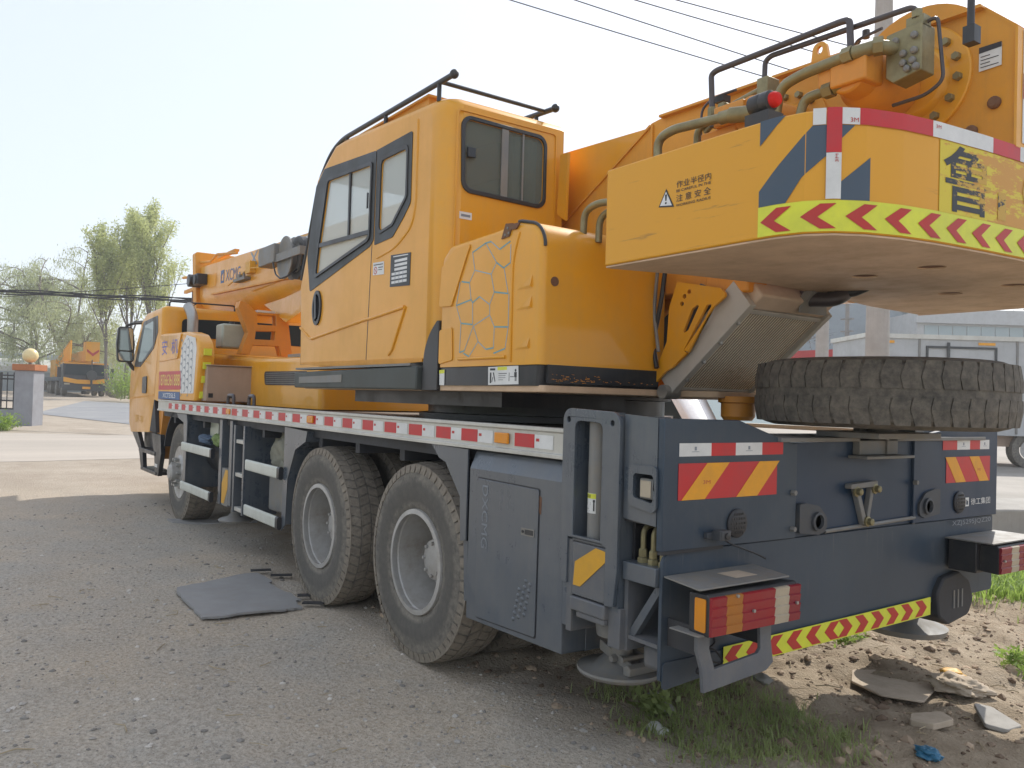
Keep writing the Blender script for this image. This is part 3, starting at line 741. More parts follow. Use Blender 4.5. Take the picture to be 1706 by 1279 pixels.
# tow bracket, shackle lugs, step
m = MB(); m.prism('x', rpoly([(.135, 1.115), (-.125, 1.13), (-.125, 1.085), (.0, .945), (-.06, .93), (.02, 1.08), (.1, 1.08)], .0), .015, -.01)
m = MB()
m.prism('x', rpoly([(.105, 1.112), (-.10, 1.122), (-.105, 1.095), (.105, 1.09)], .008), .015, -.02)
m.prism('x', rpoly([(.06, 1.09), (.03, 1.09), (-.035, .935), (-.01, .925)], .004), .015, -.012); m.prism('x', rpoly([(-.065, 1.095), (-.09, 1.095), (-.045, .92), (-.025, .925)], .004), .015, -.012)
tb = m.build('tow_bracket', GRYM, rb, bevel=.003)
for y, z in ((.06, 1.078), (-.085, 1.085), (-.03, .94)):
    m = MB(); m.lathe((-.012, y, z), 'x', [(.024, 0), (.024, -.008), (.016, -.01), (.016, -.028), (.01, -.032), (0, -.032)], 8); m.build('bracket_bolt', BRASS, tb)
for yc, zc, s in ((.355, .965, 1), (-.56, .985, -1)):
    m = MB(); hole_ = [(yc-s*.015+.026*math.cos(t), zc-.003+.026*math.sin(t)) for t in np.linspace(0, 2*math.pi, 20, endpoint=False)]
    p = rpoly([(yc+.105*s, zc-.045), (yc+.105*s, zc+.075), (yc+.06*s, zc+.078), (yc-.03*s, zc+.062), (yc-.088*s, zc+.01), (yc-.085*s, zc-.045), (yc-.03*s, zc-.06)], [.01, .01, 0, .04, .04, .03, .01])
    m.prism('x', p, .012, -.012, holes=[hole_]); 
    o = m.build('shackle_lug', LUGM, rb, bevel=.004)
    m = MB(); m.lathe((-.012, yc-s*.015, zc-.003), 'x', [(.04, 0), (.04, -.012), (.03, -.014), (.028, 0)], 24); m.build('lug_ring', LUGM, o)
m = MB(); m.box(-.08, .015, -.30, .085, 1.225, 1.238); m.box(-.02, .015, -.26, .05, 1.24, 1.36); m.box(-.03, .012, -.17, -.155, 1.24, 1.32); m.build('spare_mount_step', GRYM, rb, bevel=.003)
# thin grime streaks are in the paint; small bolts
m = MB()
for y, z in ((.50, 1.09), (.50, .94), (-.44, 1.10)): m.hexbolt((-.001, y, z), 'x', .012, -.02)
m.build('panel_bolt', GRYM, rb)

# ---- tail lamps
def tail_lamp(s, y_out, y_in, xf, z0, z1):
    """y_out towards the outer side"""
    lab = 'dusty tail lamp cluster with amber end reflector' if s > 0 else None
    m = MB(); a, b = (y_out, y_in)
    m.prism('y', rpoly([(xf, z0), (xf+.09, z0+.006), (xf+.09, z1), (xf+.012, z1+.004), (xf, z1-.008)], .006), a-s*.004, b); tl = m.build('tail_lamp', BLK, crane, bevel=.003)
    segs = [(0, .165, LRED), (.165, .335, AMB2), (.335, .70, LRED), (.70, .865, LWHT), (.865, 1.0, LRED2)]
    if s < 0: segs = [(0, .15, LRED2), (.15, .30, AMB2), (.30, .62, LRED2), (.62, .78, LWHT), (.78, 1.0, LRED2)]
    for u0, u1, mt in segs:
        m = MB(); ys, ye = a+(b-a)*u0, a+(b-a)*u1-s*.001
        H = z1-z0; p = [(xf, z0+.004)]
        k = 4
        for i in range(k):
            zz = z0+.004+(H-.008)*i/k; ze = z0+.004+(H-.008)*(i+1)/k
            p += [(xf-.010, zz+.001), (xf-.014, ze-.004), (xf-.009, ze-.001)]
        p += [(xf, z1-.004)]
        m.prism('y', p, ys-s*.006 if u0 == 0 else ys, ye); m.build({LRED: 'red_lens', LRED2: 'red_lens', AMB2: 'amber_lens', LWHT: 'clear_lens'}[mt], mt, tl, smooth=0)
    m = MB(); m.prism('y', rpoly([(xf+.012, z0+.014), (xf+.06, z0+.016), (xf+.06, z1-.012), (xf+.012, z1-.012)], .006), a+s*.001, a-s*.003); m.build('side_reflector', AMB, tl)
    m = MB()
    for u, v in ((.45, .5), (.27, .94), (.95, .5)): m.lathe((xf-.012, a+(b-a)*u, z0+(z1-z0)*v), 'x', [(.006, 0), (.006, -.008), (0, -.009)], 10)
    m.build('lens_screw', CHR, tl)
    return tl
tl = tail_lamp(1, 1.262, .775, -.235, .655, .795)
m = MB(); m.hexa([(-.245, 1.335, .818), (-.02, 1.38, .818), (-.02, .78, .812), (-.17, .78, .812)], [(-.245, 1.335, .824), (-.02, 1.38, .824), (-.02, .78, .818), (-.17, .78, .818)]);
m = MB(); m.prism('z', [(-.215, 1.285), (0.0, 1.235), (0.0, .74), (-.215, .80)], .812, .818)
m.prism('z', [(-.215, 1.285), (-.08, 1.285), (-.08, 1.24), (-.215, 1.24)], .655, .66)
m.build('lamp_cover', GRYM, tl, bevel=.001)
m = MB(); m.prism('z', [(-.15, 1.02), (-.06, 1.02), (-.06, .90), (-.15, .90)], .8185, .819); m.build('faded_sticker', CARD, tl)
tl2 = tail_lamp(-1, -1.262, -.79, -.235, .665, .80)
m = MB(); m.box(-.145, -.01, -1.2, -.755, .66, .81); m.build('lamp_box', BLK, tl2, bevel=.004)
m = MB(); m.prism('z', [(-.23, -1.25), (0, -1.25), (0, -.74), (-.23, -.74)], .812, .818); m.build('lamp_cover', GRYM, tl2)
# U-shaped guard under the left lamp
m = MB()
gout = [(1.262, .655), (1.262, .60), (1.235, .53), (1.225, .450), (.89, .475), (.85, .50), (.865, .58), (.865, .655), (.93, .655), (.925, .56), (.94, .545), (1.17, .525), (1.185, .56), (1.20, .60), (1.195, .655)]
m.prism('x', gout, -.19, -.175); m.build('lamp_guard', GRYD, crane, bevel=.002)
m = MB(); m.box(-.176, .01, 1.19, 1.20, .56, .66); m.box(-.176, .01, .87, .88, .56, .66); m.build('guard_arm', UND, crane)
m = MB(); random.seed(3)
for k in range(4):
    p = [(-.05, 1.12-.03*k, .60)]
    for i in range(5): p.append((-.06-.02*random.random(), 1.05+random.uniform(-.08, .08), .56-.03*i+random.uniform(-.02, .02)))
    m.tube(rpath(p, .03, 3), .0045, 6)
m.build('lamp_wiring', INK, crane)

# ---- storage locker and rear mudguard on the left side
lk = MB()
lk.hexa([(.562, 1.12, .385), (1.315, 1.12, .365), (1.315, 1.25, .365), (.562, 1.25, .385)], [(.562, 1.12, 1.10), (1.315, 1.12, 1.10), (1.315, 1.25, 1.10), (.562, 1.25, 1.10)])
lk.hexa([(.562, 1.12, 1.10), (1.315, 1.12, 1.10), (1.315, 1.25, 1.10), (.562, 1.25, 1.10)], [(.562, 1.12, 1.185), (1.315, 1.12, 1.185), (1.315, 1.215, 1.185), (.562, 1.215, 1.185)])
lk.box(.562, .60, .72, 1.12, .385, 1.18)
locker = lk.build('side_locker', BLU, crane, bevel=.004)
m = MB(); dr = rpoly([(1.235, 1.058), (.740, 1.052), (.745, .410), (1.218, .392)], .012)
m.prism('y', dr, 1.2505, 1.256); door = m.build('locker_door', BLU, locker, bevel=.002)
m = MB(); gap = rpoly([(1.241, 1.064), (.734, 1.058), (.739, .404), (1.224, .386)], .012); m.prism('y', gap, 1.2502, 1.2506); m.build('door_gap', INK, locker)
m = MB(); m.prism('y', rpoly([(.86, .873), (.762, .876), (.762, .842), (.86, .840)], .004), 1.2562, 1.259); hd = m.build('door_latch', GRYM, door)
m = MB(); m.prism('y', rpoly([(.83, .868), (.768, .870), (.768, .848), (.83, .846)], .003), 1.2592, 1.260); m.lathe((.845, 1.259, .857), 'y', [(.007, 0), (.007, .004), (0, .004)], 10); m.build('latch_paddle', BLK, hd)
m = MB()
for i, (x0, nn) in enumerate(((.86, 4), (.82, 6), (.78, 7), (.81, 1))):
    pass
for i in range(7):
    for j, x0 in enumerate((.905, .865, .825)):
        z = .455+.028*i+.018*j
        if i+j > 7 or (j == 0 and i > 5) : continue
        xx = x0-.008*i
        m.sphere((xx, 1.256, z), .011, 10, 6, (1, .5, .9))
m.build('louvre_bumps', BLU, door)
m = MB(); text_on(m, 'DXCMG', lambda u, v: (1.185-.05*v, 1.2575, 1.03-.30*u), .02)
m.build('embossed_lettering', GREYD, door)
m = MB(); m.prism('y', rpoly([(.745, 1.03), (.722, 1.02), (.725, .94), (.742, .955)], .006), 1.2503, 1.2508); m.build('rust_patch', RUST, locker)
m = MB()
m.prism('y', [(1.70, 1.195), (1.335, 1.190), (1.335, .74), (1.385, .73), (1.40, .95), (1.55, 1.11), (1.62, 1.13)], 1.244, 1.252)
m.prism('y', [(1.335, .735), (1.375, .735), (1.355, .44), (1.325, .44)], 1.228, 1.238)
m.add([(1.70, 1.252, 1.195), (1.62, 1.252, 1.13), (1.55, 1.252, 1.11), (1.40, 1.252, .95), (1.385, 1.252, .73), (1.70, .9, 1.195), (1.62, .9, 1.13), (1.55, .9, 1.11), (1.40, .9, .95), (1.385, .9, .73)], [(i, i+1, i+6, i+5) for i in range(4)])
mg = m.build('mudguard_bracket', BLU, crane)
m = MB(); m.box(1.31, 1.45, .3, 1.12, .5, 1.1); m.box(2.0, 2.6, .2, .6, .8, 1.1); m.build('inner_box', UND, crane)
# front mudguard bracket of the rear axles
m = MB()
m.prism('y', [(3.95, 1.188), (3.49, 1.175), (3.52, 1.10), (3.72, 1.03), (3.86, .80), (3.88, .46), (3.97, .40), (3.95, .8)], 1.243, 1.251)
m.add([(3.49, 1.25, 1.175), (3.52, 1.25, 1.10), (3.72, 1.25, 1.03), (3.86, 1.25, .80), (3.88, 1.25, .46), (3.49, .85, 1.175), (3.52, .85, 1.10), (3.72, .85, 1.03), (3.86, .85, .80), (3.88, .85, .46)], [(i, i+1, i+6, i+5) for i in range(4)])
m.build('mudguard_bracket', BLU, crane)
m = MB(); m.box(3.99, 4.02, .5, 1.2, .45, 1.18); m.build('divider_plate', UND, crane)

# ---- middle of the left side
def bar(x0, x1, zc, h=.09):
    m = MB(); L = rpoly([(1.255, zc-h/2), (1.283, zc-h/2), (1.283, zc+h/2), (1.255, zc+h/2)], .018, 5)
    m.prism('x', L, x0, x1); o = m.build('guard_bar', ALU2, crane, smooth=50)
    m = MB(); m.prism('x', rpoly([(1.250, zc-h/2-.004), (1.288, zc-h/2-.004), (1.288, zc+h/2+.004), (1.250, zc+h/2+.004)], .02), x0-.02, x0+.03); m.build('end_cap', BLK, o)
    return o
bar(5.84, 6.98, .855); bar(5.84, 6.98, .445); bar(3.97, 4.79, .835); bar(3.97, 4.79, .46)
m = MB(); m.prism('y', [(7.36, 1.19), (6.93, 1.19), (6.90, 1.11), (6.92, .40), (7.0, .40), (7.01, .86), (7.06, 1.10), (7.30, 1.14)], 1.235, 1.25)
m.box(6.92, 7.0, .7, 1.234, .42, 1.18); m.build('wheel_arch_post', BLU, crane, bevel=.003)
# front outrigger housing
m = MB(); m.box(5.64, 5.72, 1.0, 1.24, .40, 1.18); m.box(5.32, 5.40, 1.0, 1.24, .42, 1.18); m.box(5.40, 5.64, 1.0, 1.03, .6, 1.18); fo = m.build('front_outrigger', BLU, crane, bevel=.003)
m = MB(); m.box(5.42, 5.62, 1.1, 1.235, .40, .74); m.build('outrigger_beam_end', GRYM, fo, bevel=.003)
m = MB(); m.prism('y', [(5.61, .42), (5.61, .60), (5.5, .73), (5.43, .73), (5.43, .56), (5.53, .42)], 1.2355, 1.237); m.build('yellow_stripe', MSTR, fo)
m = MB(); m.lathe((5.52, 1.12, 0), 'z', [(.045, .74), (.045, 1.17)], 20); m.build('jack_cylinder', GRYM, fo)
m = MB(); m.lathe((5.52, 1.12, 0), 'z', [(0, .25), (.15, .255), (.16, .27), (.15, .28), (.08, .30), (.05, .33), (.05, .42)], 36); m.build('foot_pad', GRYM, fo)
m = MB(); m.box(4.93, 4.97, .95, 1.25, .385, 1.15); m.box(5.20, 5.24, .95, 1.25, .385, 1.15)
m.build('ladder_post', BLU, crane, bevel=.003)
for z in (.40, .70, .99):
    m = MB(); m.box(4.971, 5.199, .98, 1.24, z, z+.035); m.build('ladder_step', ALU, crane, bevel=.004)
for z in (.66, 1.0):
    m = MB(); m.box(5.241, 5.319, 1.05, 1.23, z, z+.06); m.build('bracket_box', BLU, crane)
m = MB()
m.lathe((6.6, .80, .80), 'x', [(.22, -.4), (.25, -.36), (.25, .36), (.22, .4)], 28); m.build('air_tank', BLK, crane)
m = MB(); m.box(4.15, 4.72, .75, 1.10, .46, .84); m.build('battery_box', GRYM, crane, bevel=.02)
m = MB(); m.box(6.2, 6.5, .95, 1.12, .95, 1.15); m.build('valve_block', PLAST_W, crane, bevel=.01)
m = MB(); m.box(4.05, 6.9, .42, .52, .5, 1.15); m.box(6.95, 7.6, .45, .6, 1.0, 1.19); m.build('inner_plate', UND, crane)
m = MB()
for k in range(5): m.tube(rpath([(6.9, .98-.05*k, 1.12), (6.3, 1.0-.05*k, 1.02), (5.8, .95-.05*k, 1.12)], .2), .012, 6)
m.build('air_hose', INK, crane)
# wheel arch over the front wheel
m = MB(); A = [(7.52+.66*math.cos(t), .55+.66*math.sin(t)) for t in np.linspace(R(20), R(160), 15)]; B = [(7.52+.68*math.cos(t), .55+.68*math.sin(t)) for t in np.linspace(R(160), R(20), 15)]
m.prism('y', A+B, .8, 1.2); m.build('front_wheel_arch', UND, crane)

# ================================================================ superstructure
def loft(m, outer, inner, y0, y1, r, skip=(), capa=True, capb=True, seg=5, power=1.0):
    """outer profile (x,z) from y0 to y1-r, rounding over to the inner profile at y1 (y0 side stays square)"""
    n_ = len(outer); s = 1 if y1 > y0 else -1; rings = [(y0, 0.0), (y1-s*r, 0.0)]
    for k in range(1, seg+1):
        t = math.pi/2*k/seg; rings.append((y1-s*r+s*r*math.sin(t), 1-math.cos(t)))
    vs = []
    for y, f in rings:
        for a, b in zip(outer, inner): vs.append((a[0]+(b[0]-a[0])*f, y, a[1]+(b[1]-a[1])*f))
    fs = []
    for i in range(len(rings)-1):
        for k in range(n_):
            if i == 0 and k in skip: continue
            j = (k+1) % n_; fs.append((i*n_+k, i*n_+j, (i+1)*n_+j, (i+1)*n_+k))
    if capa: fs.append(tuple(range(n_-1, -1, -1)))
    if capb: fs.append(tuple(range((len(rings)-1)*n_, len(rings)*n_)))
    return m.add(vs, fs)

# ---- turntable and slewing ring
m = MB(); m.lathe((2.35, 0, 0), 'z', [(.0, 1.31), (.86, 1.31), (.86, 1.345), (.80, 1.35), (.80, 1.455), (.84, 1.46), (.84, 1.478), (0, 1.478)], 72)
m.build('slewing_ring', BLK, crane)
m = MB(); m.prism('z', rpoly([(.62, .25), (.83, .42), (.83, 1.19), (3.80, 1.18), (3.80, .36), (4.0, -.9), (1.3, -.9), (.62, -.1)], .04), 1.480, 1.512); m.build('turntable_plate', BACKC, crane, bevel=.004)
m = MB(); m.prism('x', [(.98, 1.40), (.98, 1.479), (.1, 1.479), (.1, 1.40)], 1.45, 3.3); m.build('lower_frame', BLK, crane)
m = MB(); m.lathe((.62, .10, 0), 'z', [(0, 1.37), (.07, 1.37), (.085, 1.39), (.085, 1.455), (.10, 1.46), (.10, 1.49), (0, 1.49)], 24); m.build('slewing_gear_motor', ORG, crane)

sup = MB()
# side plates that carry the boom and the winch
side = rpoly([(1.98, 1.52), (1.98, 2.42), (1.875, 2.508), (1.087, 2.959), (.999, 2.969), (-.640, 2.939), (-.752, 2.83), (-.752, 2.30), (-.1, 2.22), (.60, 2.16), (.98, 1.9), (1.02, 1.52)], [0, .03, 0, .02, .02, .02, .02, .03, 0, 0, 0, 0])
sup.prism('y', side, .27, .30)
frame = sup.build('turntable_frame', YEL2, crane, bevel=.003)
m = MB(); m.prism('y', side, -.30, -.27); m.build('frame_plate', YEL2, frame, bevel=.003)
m = MB(); m.prism('y', [(1.087, 2.951), (1.907, 2.492), (1.907, 2.476), (1.079, 2.940)], .301, .312)
m.box(1.065, 1.078, .301, .312, 2.358, 2.945)
m.prism('y', [(.999, 2.973), (-.640, 2.944), (-.646, 2.931), (.999, 2.961)], .24, .333)
m.prism('y', [(-.640, 2.944), (-.757, 2.834), (-.749, 2.826), (-.635, 2.931)], .24, .3014)
m.build('stiffener', YEL2, frame)
m = MB(); m.box(-.762, -.753, .15, .31, 2.393, 2.826); m.build('rear_flange', YEL, frame)
m = MB(); m.box(-.765, -.763, .19, .27, 2.412, 2.82); o = m.build('white_reflective_tape', WSH, frame)
m = MB(); m.box(-.767, -.766, .19, .27, 2.572, 2.663); m.build('red_reflective_tape', RED, o)
m = MB(); m.box(-.74, -.069, -.265, .265, 2.395, 2.42); m.box(1.426, 1.469, -.265, .265, 1.611, 2.358); m.build('cross_plate', YEL2, frame)
m = MB(); hl = [(.053+.015*math.cos(t), 3.013+.018*math.sin(t)) for t in np.linspace(0, 2*math.pi, 14, endpoint=False)]
m.prism('y', rpoly([(.001, 2.946), (.097, 2.951), (.085, 3.047), (.024, 3.047)], [0, 0, .03, .03]), .285, .3014, holes=[hl]); m.build('lifting_lug', YEL, frame)
m = MB()
for x, z in ((-.683, 2.572), (-.603, 2.486)): m.lathe((x, .30, z), 'y', [(.023, 0), (.023, .012), (.015, .02), (0, .02)], 14)
m.build('grease_plug', RUST, frame)
m = MB(); m.prism('y', [(-.626, 2.786), (-.705, 2.786), (-.705, 2.705), (-.626, 2.702)], .3025, .3046); o = m.build('notice_plate', WSH, frame)
m = MB(); m.prism('y', [(-.626, 2.791), (-.705, 2.791), (-.705, 2.772), (-.626, 2.769)], .3048, .3057)
for i, z in enumerate((2.756, 2.743, 2.730, 2.717)): m.prism('y', [(-.632, z), (-.665-.03*(i % 2), z), (-.665-.03*(i % 2), z-.003), (-.632, z-.003)], .3048, .3055)
m.build('notice_print', INK, o)
m = MB(); m.prism('y', [(.043, 2.930), (-.046, 2.914), (-.046, 2.841), (.043, 2.844)], .3025, .3046); o = m.build('notice_plate', WSH, frame)
m = MB(); m.prism('y', [(.043, 2.930), (-.046, 2.914), (-.046, 2.889), (.043, 2.903)], .3048, .3057); m.build('notice_print', INK, o)

# ---- winch: drum, big flange, bolts, motor
m = MB(); m.lathe((-.36, 0, 2.75), 'y', [(.305, -.25), (.305, -.235), (.20, -.23), (.20, .23), (.305, .235), (.305, .25)], 48, close=False); wd_ = m.build('winch_drum', YEL2, crane)
m = MB()
for i in range(17):
    y = -.21+.0256*i; m.lathe((-.36, 0, 2.75), 'y', [(.205, y-.0125), (.222, y-.005), (.222, y+.005), (.205, y+.0125)], 40)
m.build('wire_rope', GRYM, wd_)
m = MB(); m.lathe((-.384, .30, 2.727), 'y', [(.219, .0), (.219, .011), (.214, .015), (.144, .015), (.134, .037), (.126, .043), (0, .043)], 64); fl = m.build('winch_flange', YEL, wd_)
m = MB()
for k in range(14):
    t = R(8+k*360/14); m.hexbolt((-.384+.176*math.cos(t), .314, 2.727+.176*math.sin(t)), 'y', .0165, .023)
m.build('flange_bolt', BRASS, fl, smooth=0)
m = MB(); m.lathe((-.31, .34, 2.715), 'y', [(.12, 0), (.12, .12), (.11, .19), (.085, .22), (.08, .31), (.0, .31)], 32); m.box(-.40, -.25, .55, .67, 2.66, 2.79); m.box(-.28, -.19, .58, .66, 2.68, 2.77)
mt = m.build('hydraulic_motor', ORG, crane, bevel=.008)
m = MB(); m.prism('y', rpoly([(-.43, 2.825), (-.565, 2.835), (-.565, 2.66), (-.46, 2.64), (-.43, 2.665)], .006), .50, .59); vb = m.build('valve_block', BRASS, crane, bevel=.004)
m = MB()
for x, z in ((-.47, 2.79), (-.54, 2.79), (-.50, 2.735), (-.54, 2.735), (-.50, 2.70), (-.535, 2.70), (-.515, 2.675), (-.548, 2.675)): m.lathe((x, .59, z), 'y', [(.013, 0), (.013, .012), (.008, .016), (0, .016)], 8)
m.build('valve_plug', GRYM, vb)
m = MB(); m.tube(rpath([(-.55, .55, 2.84), (-.60, .55, 2.85), (-.615, .53, 2.62), (-.55, .53, 2.585), (-.42, .52, 2.585)], .03), .007, 8); m.build('drain_hose', DPIPE, vb)
m = MB(); m.tube(rpath([(-.30, .55, 2.865), (-.265, .55, 2.83), (-.32, .60, 2.845), (-.42, .60, 2.855)], .02), .006, 8); m.lathe((-.33, .56, 2.86), 'z', [(.014, 0), (.014, .03), (0, .03)], 8); m.build('small_hose', DPIPE, vb)
# front winch (partly hidden), bolts
m = MB(); m.lathe((.198, .30, 2.679), 'y', [(.203, 0), (.203, .013), (.13, .015), (.12, .053), (0, .053)], 48); f2 = m.build('winch_flange', YEL2, crane)
m = MB()
for k in range(14):
    t = R(8+k*360/14); m.hexbolt((.198+.166*math.cos(t), .314, 2.679+.166*math.sin(t)), 'y', .0165, .023)
m.build('flange_bolt', BRASS, f2, smooth=0)
m = MB(); m.box(.17, .33, .53, .66, 2.66, 2.75); m.box(.22, .42, .55, .64, 2.60, 2.66); m.lathe((.15, .34, 2.68), 'y', [(.09, 0), (.08, .30), (0, .30)], 24); m.build('hydraulic_motor', ORG, crane, bevel=.006)
m = MB(); m.box(.045, .10, .58, .66, 2.72, 2.81); m.box(.06, .09, .585, .655, 2.60, 2.72); m.box(.30, .335, .58, .63, 2.60, 2.78); m.build('valve_block', BRASS, crane, bevel=.004)
m = MB(); m.box(.33, .38, .55, .60, 2.80, 2.83); m.box(.335, .37, .60, .64, 2.68, 2.72); m.build('cable_gland', BLK, crane)

def pipe(pts, r, mat, name='hydraulic_pipe', fil=.05, n_=12, parent=None):
    m = MB(); m.tube(rpath(pts, fil), r, n_); return m.build(name, mat, parent or crane, smooth=60)
pipe([(.60, .72, 2.42), (.61, .72, 2.665), (.52, .72, 2.69), (.22, .70, 2.675)], .021, BRASS)
m = MB(); m.cyl((.25, .70, 2.676), (.19, .70, 2.674), .030, 8); m.tube(rpath([(.20, .70, 2.674), (.12, .68, 2.665), (.06, .64, 2.675), (.06, .60, 2.70)], .04), .034, 12); m.build('pipe_coupling', BRASS, crane, smooth=50)
pipe([(-.0, .66, 2.62), (-.02, .665, 2.735), (-.12, .67, 2.755), (-.36, .67, 2.765)], .021, BRASS)
m = MB(); m.cyl((-.31, .67, 2.765), (-.35, .67, 2.766), .031, 6); m.tube([(-.35, .67, 2.766), (-.43, .65, 2.77), (-.46, .58, 2.77)], .026, 14); m.cyl((-.42, .655, 2.77), (-.45, .64, 2.77), .034, 6); m.build('pipe_coupling', BRASS, crane, smooth=50)
pipe([(-.10, .64, 2.60), (-.12, .64, 2.668), (-.24, .64, 2.672)], .019, BRASS)
m = MB(); m.cyl((-.21, .64, 2.671), (-.25, .64, 2.672), .032, 6); m.cyl((-.25, .64, 2.672), (-.31, .63, 2.68), .025, 12); m.build('pipe_coupling', BRASS, crane, smooth=50)
pipe([(.365, .63, 2.76), (.375, .63, 2.92), (.345, .63, 2.93), (-.27, .63, 2.925), (-.305, .63, 2.92), (-.32, .64, 2.78)], .013, DPIPE, fil=.06)
pipe([(.10, .61, 2.80), (.098, .61, 2.895), (.07, .61, 2.91), (-.48, .60, 2.893), (-.53, .58, 2.90), (-.535, .57, 2.86)], .011, DPIPE, fil=.05)
m = MB(); m.hexbolt((.099, .61, 2.79), 'z', .02, .03); m.hexbolt((-.535, .57, 2.86), 'z', .02, .03); m.box(-.565, -.50, .53, .58, 2.825, 2.865); m.hexbolt((.366, .63, 2.73), 'z', .02, .04); m.build('pipe_fitting', BRASS, crane, smooth=0)
pipe([(.43, .60, 2.68), (.30, .60, 2.76), (.12, .58, 2.80)], .013, BRASS)
pipe([(.46, .62, 2.62), (.46, .62, 2.70), (.34, .60, 2.73)], .016, BRASS)
pipe([(.50, .55, 2.50), (.50, .55, 2.82), (.43, .55, 2.85), (.30, .55, 2.85)], .006, DPIPE)
for k in range(3): pipe([(.89-.055*k, .92-.05*k, 2.20), (.885-.055*k, .92-.05*k, 2.345-.03*k), (.80-.05*k, .92-.05*k, 2.372-.03*k), (.55, .86-.05*k, 2.36-.03*k)], .017, BRASS)
# beacon
m = MB(); m.lathe((-.27, 1.10, 2.497), 'x', [(0, .03), (.034, .03), (.036, 0), (.036, -.012), (.034, -.016), (.036, -.02), (.036, -.05), (.028, -.055), (0, -.055)], 28); m.box(-.34, -.24, 1.06, 1.14, 2.40, 2.455); bc = m.build('warning_beacon', BLK, crane)
m = MB(); m.lathe((-.325, 1.10, 2.497), 'x', [(.027, 0), (.027, -.012), (.021, -.024), (.009, -.029), (0, -.029)], 24)
LENS = glassmat('beacon_lens', (.62, .03, .025), .12); m.build('red_lens', LENS, bc)
# level rod at far right
m = MB(); m.cyl((-.705, .53, 2.74), (-.705, .53, 3.05), .012); m.box(-.725, -.685, .50, .545, 2.72, 2.78); m.build('pointer_rod', BLK, crane)

# ---- counterweight
CW = [(.41, 1.2), (-.30, 1.2), (-.42, 1.195), (-.51, 1.17), (-.58, 1.115), (-.635, 1.03), (-.68, .9), (-.71, .75), (-.74, .5), (-.76, .25), (-.765, 0)]
CWp = [Vector(p) for p in CW+[(x, -y) for x, y in reversed(CW[:-1])]]
CS = [0]
for i in range(1, len(CWp)): CS.append(CS[-1]+(CWp[i]-CWp[i-1]).length)
def cwpt(s, off=0.0):
    for i in range(len(CWp)-1):
        if s <= CS[i+1] or i == len(CWp)-2:
            t = (s-CS[i])/(CS[i+1]-CS[i]); p = CWp[i].lerp(CWp[i+1], t)
            def nr(k):
                a = CWp[max(k-1, 0)]; b = CWp[min(k+1, len(CWp)-1)]; d = (b-a).normalized(); return Vector((-d.y, d.x))
            n1 = nr(i).lerp(nr(i+1), t).normalized()
            return p-n1*off if (p-n1*off).length > p.length or True else p
tst = cwpt(.3, .01)
SG = 1 if tst.y > 1.2 else -1
def cw3(s, z, off): p = cwpt(s, off*SG); return (p.x, p.y, z)
inner = [(.41, -1.2), (.385, -1.15), (.36, -.6), (.27, -.13), (.23, .39), (.30, .80), (.41, 1.17)]
ol = [(p.x, p.y) for p in [cwpt(s) for s in sorted(set([round(x, 4) for x in list(np.linspace(0, CS[-1], 90))+CS]))]]
cwpoly = ol+inner[1:]
m = MB(); cwp = [p for p in cwpoly]
m.prism('z', cwp, 2.0, 2.392)
cw = m.build('counterweight', CWM, crane, bevel=.006, smooth=40)
m = MB()
ce = Vector((-.05, 0)); ins = [tuple(ce+(Vector(p)-ce)*.995) for p in cwp]
hs = []
for x, y in ((-.182, .30), (-.474, .325), (-.168, -.416), (-.479, -.339)): hs.append([(x+.052*math.cos(t), y+.052*math.sin(t)) for t in np.linspace(0, 2*math.pi, 20, endpoint=False)])
m.prism('z', ins, 1.992, 1.9985, holes=hs); m.build('underside', BACKC, cw)
m = MB()
for h in hs: m.prism('z', [tuple(Vector((-.05, 0))*0+Vector(p)) for p in h], 1.9987, 1.9992)
m.build('lifting_hole', RUST, cw)
def strip(mb, s0, s1, z0, z1, off, ns=None, zf0=None):
    ns = ns or max(2, int((s1-s0)/.02)); L = [cw3(s0+(s1-s0)*k/ns, z0, off) for k in range(ns+1)]+[cw3(s0+(s1-s0)*k/ns, z1, off) for k in range(ns+1)]
    return mb.add(L, [(k, k+1, k+ns+2, k+ns+1) for k in range(ns)])
def patch(mb, pts, off, cut=.025):
    """polygon in (s,z) laid on the curved face"""
    me = bmesh.new(); vv = [me.verts.new((p[0], p[1], 0)) for p in pts]; me.faces.new(vv)
    s0 = min(p[0] for p in pts); s1 = max(p[0] for p in pts); k = s0+cut
    while k < s1:
        bmesh.ops.bisect_plane(me, geom=list(me.verts)+list(me.edges)+list(me.faces), plane_co=(k, 0, 0), plane_no=(1, 0, 0)); k += cut
    bmesh.ops.triangulate(me, faces=list(me.faces)); me.verts.index_update()
    mb.add([cw3(v.co.x, v.co.y, off) for v in me.verts], [tuple(v.index for v in f.verts) for f in me.faces]); me.free()
m = MB(); strip(m, .764, 2*CS[len(CW)-1]-.764, 2.004, 2.103, .003, 180); lt = m.build('lime_chevron_tape', YGR, cw, smooth=60)
c0 = .775
LN = 2*CS[len(CW)-1]
k = 0
while c0 < LN/2-.02:
    m = MB(); patch(m, [(c0, 2.052), (c0+.06, 2.092), (c0+.108, 2.092), (c0+.052, 2.05), (c0+.108, 2.012), (c0+.06, 2.012)], .005); m.build('red_chevron', RD2, lt, smooth=60)
    d0 = LN-c0
    m = MB(); patch(m, [(d0, 2.052), (d0-.06, 2.012), (d0-.108, 2.012), (d0-.052, 2.05), (d0-.108, 2.092), (d0-.06, 2.092)], .005); m.build('red_chevron', RD2, lt, smooth=60)
    c0 += .1365
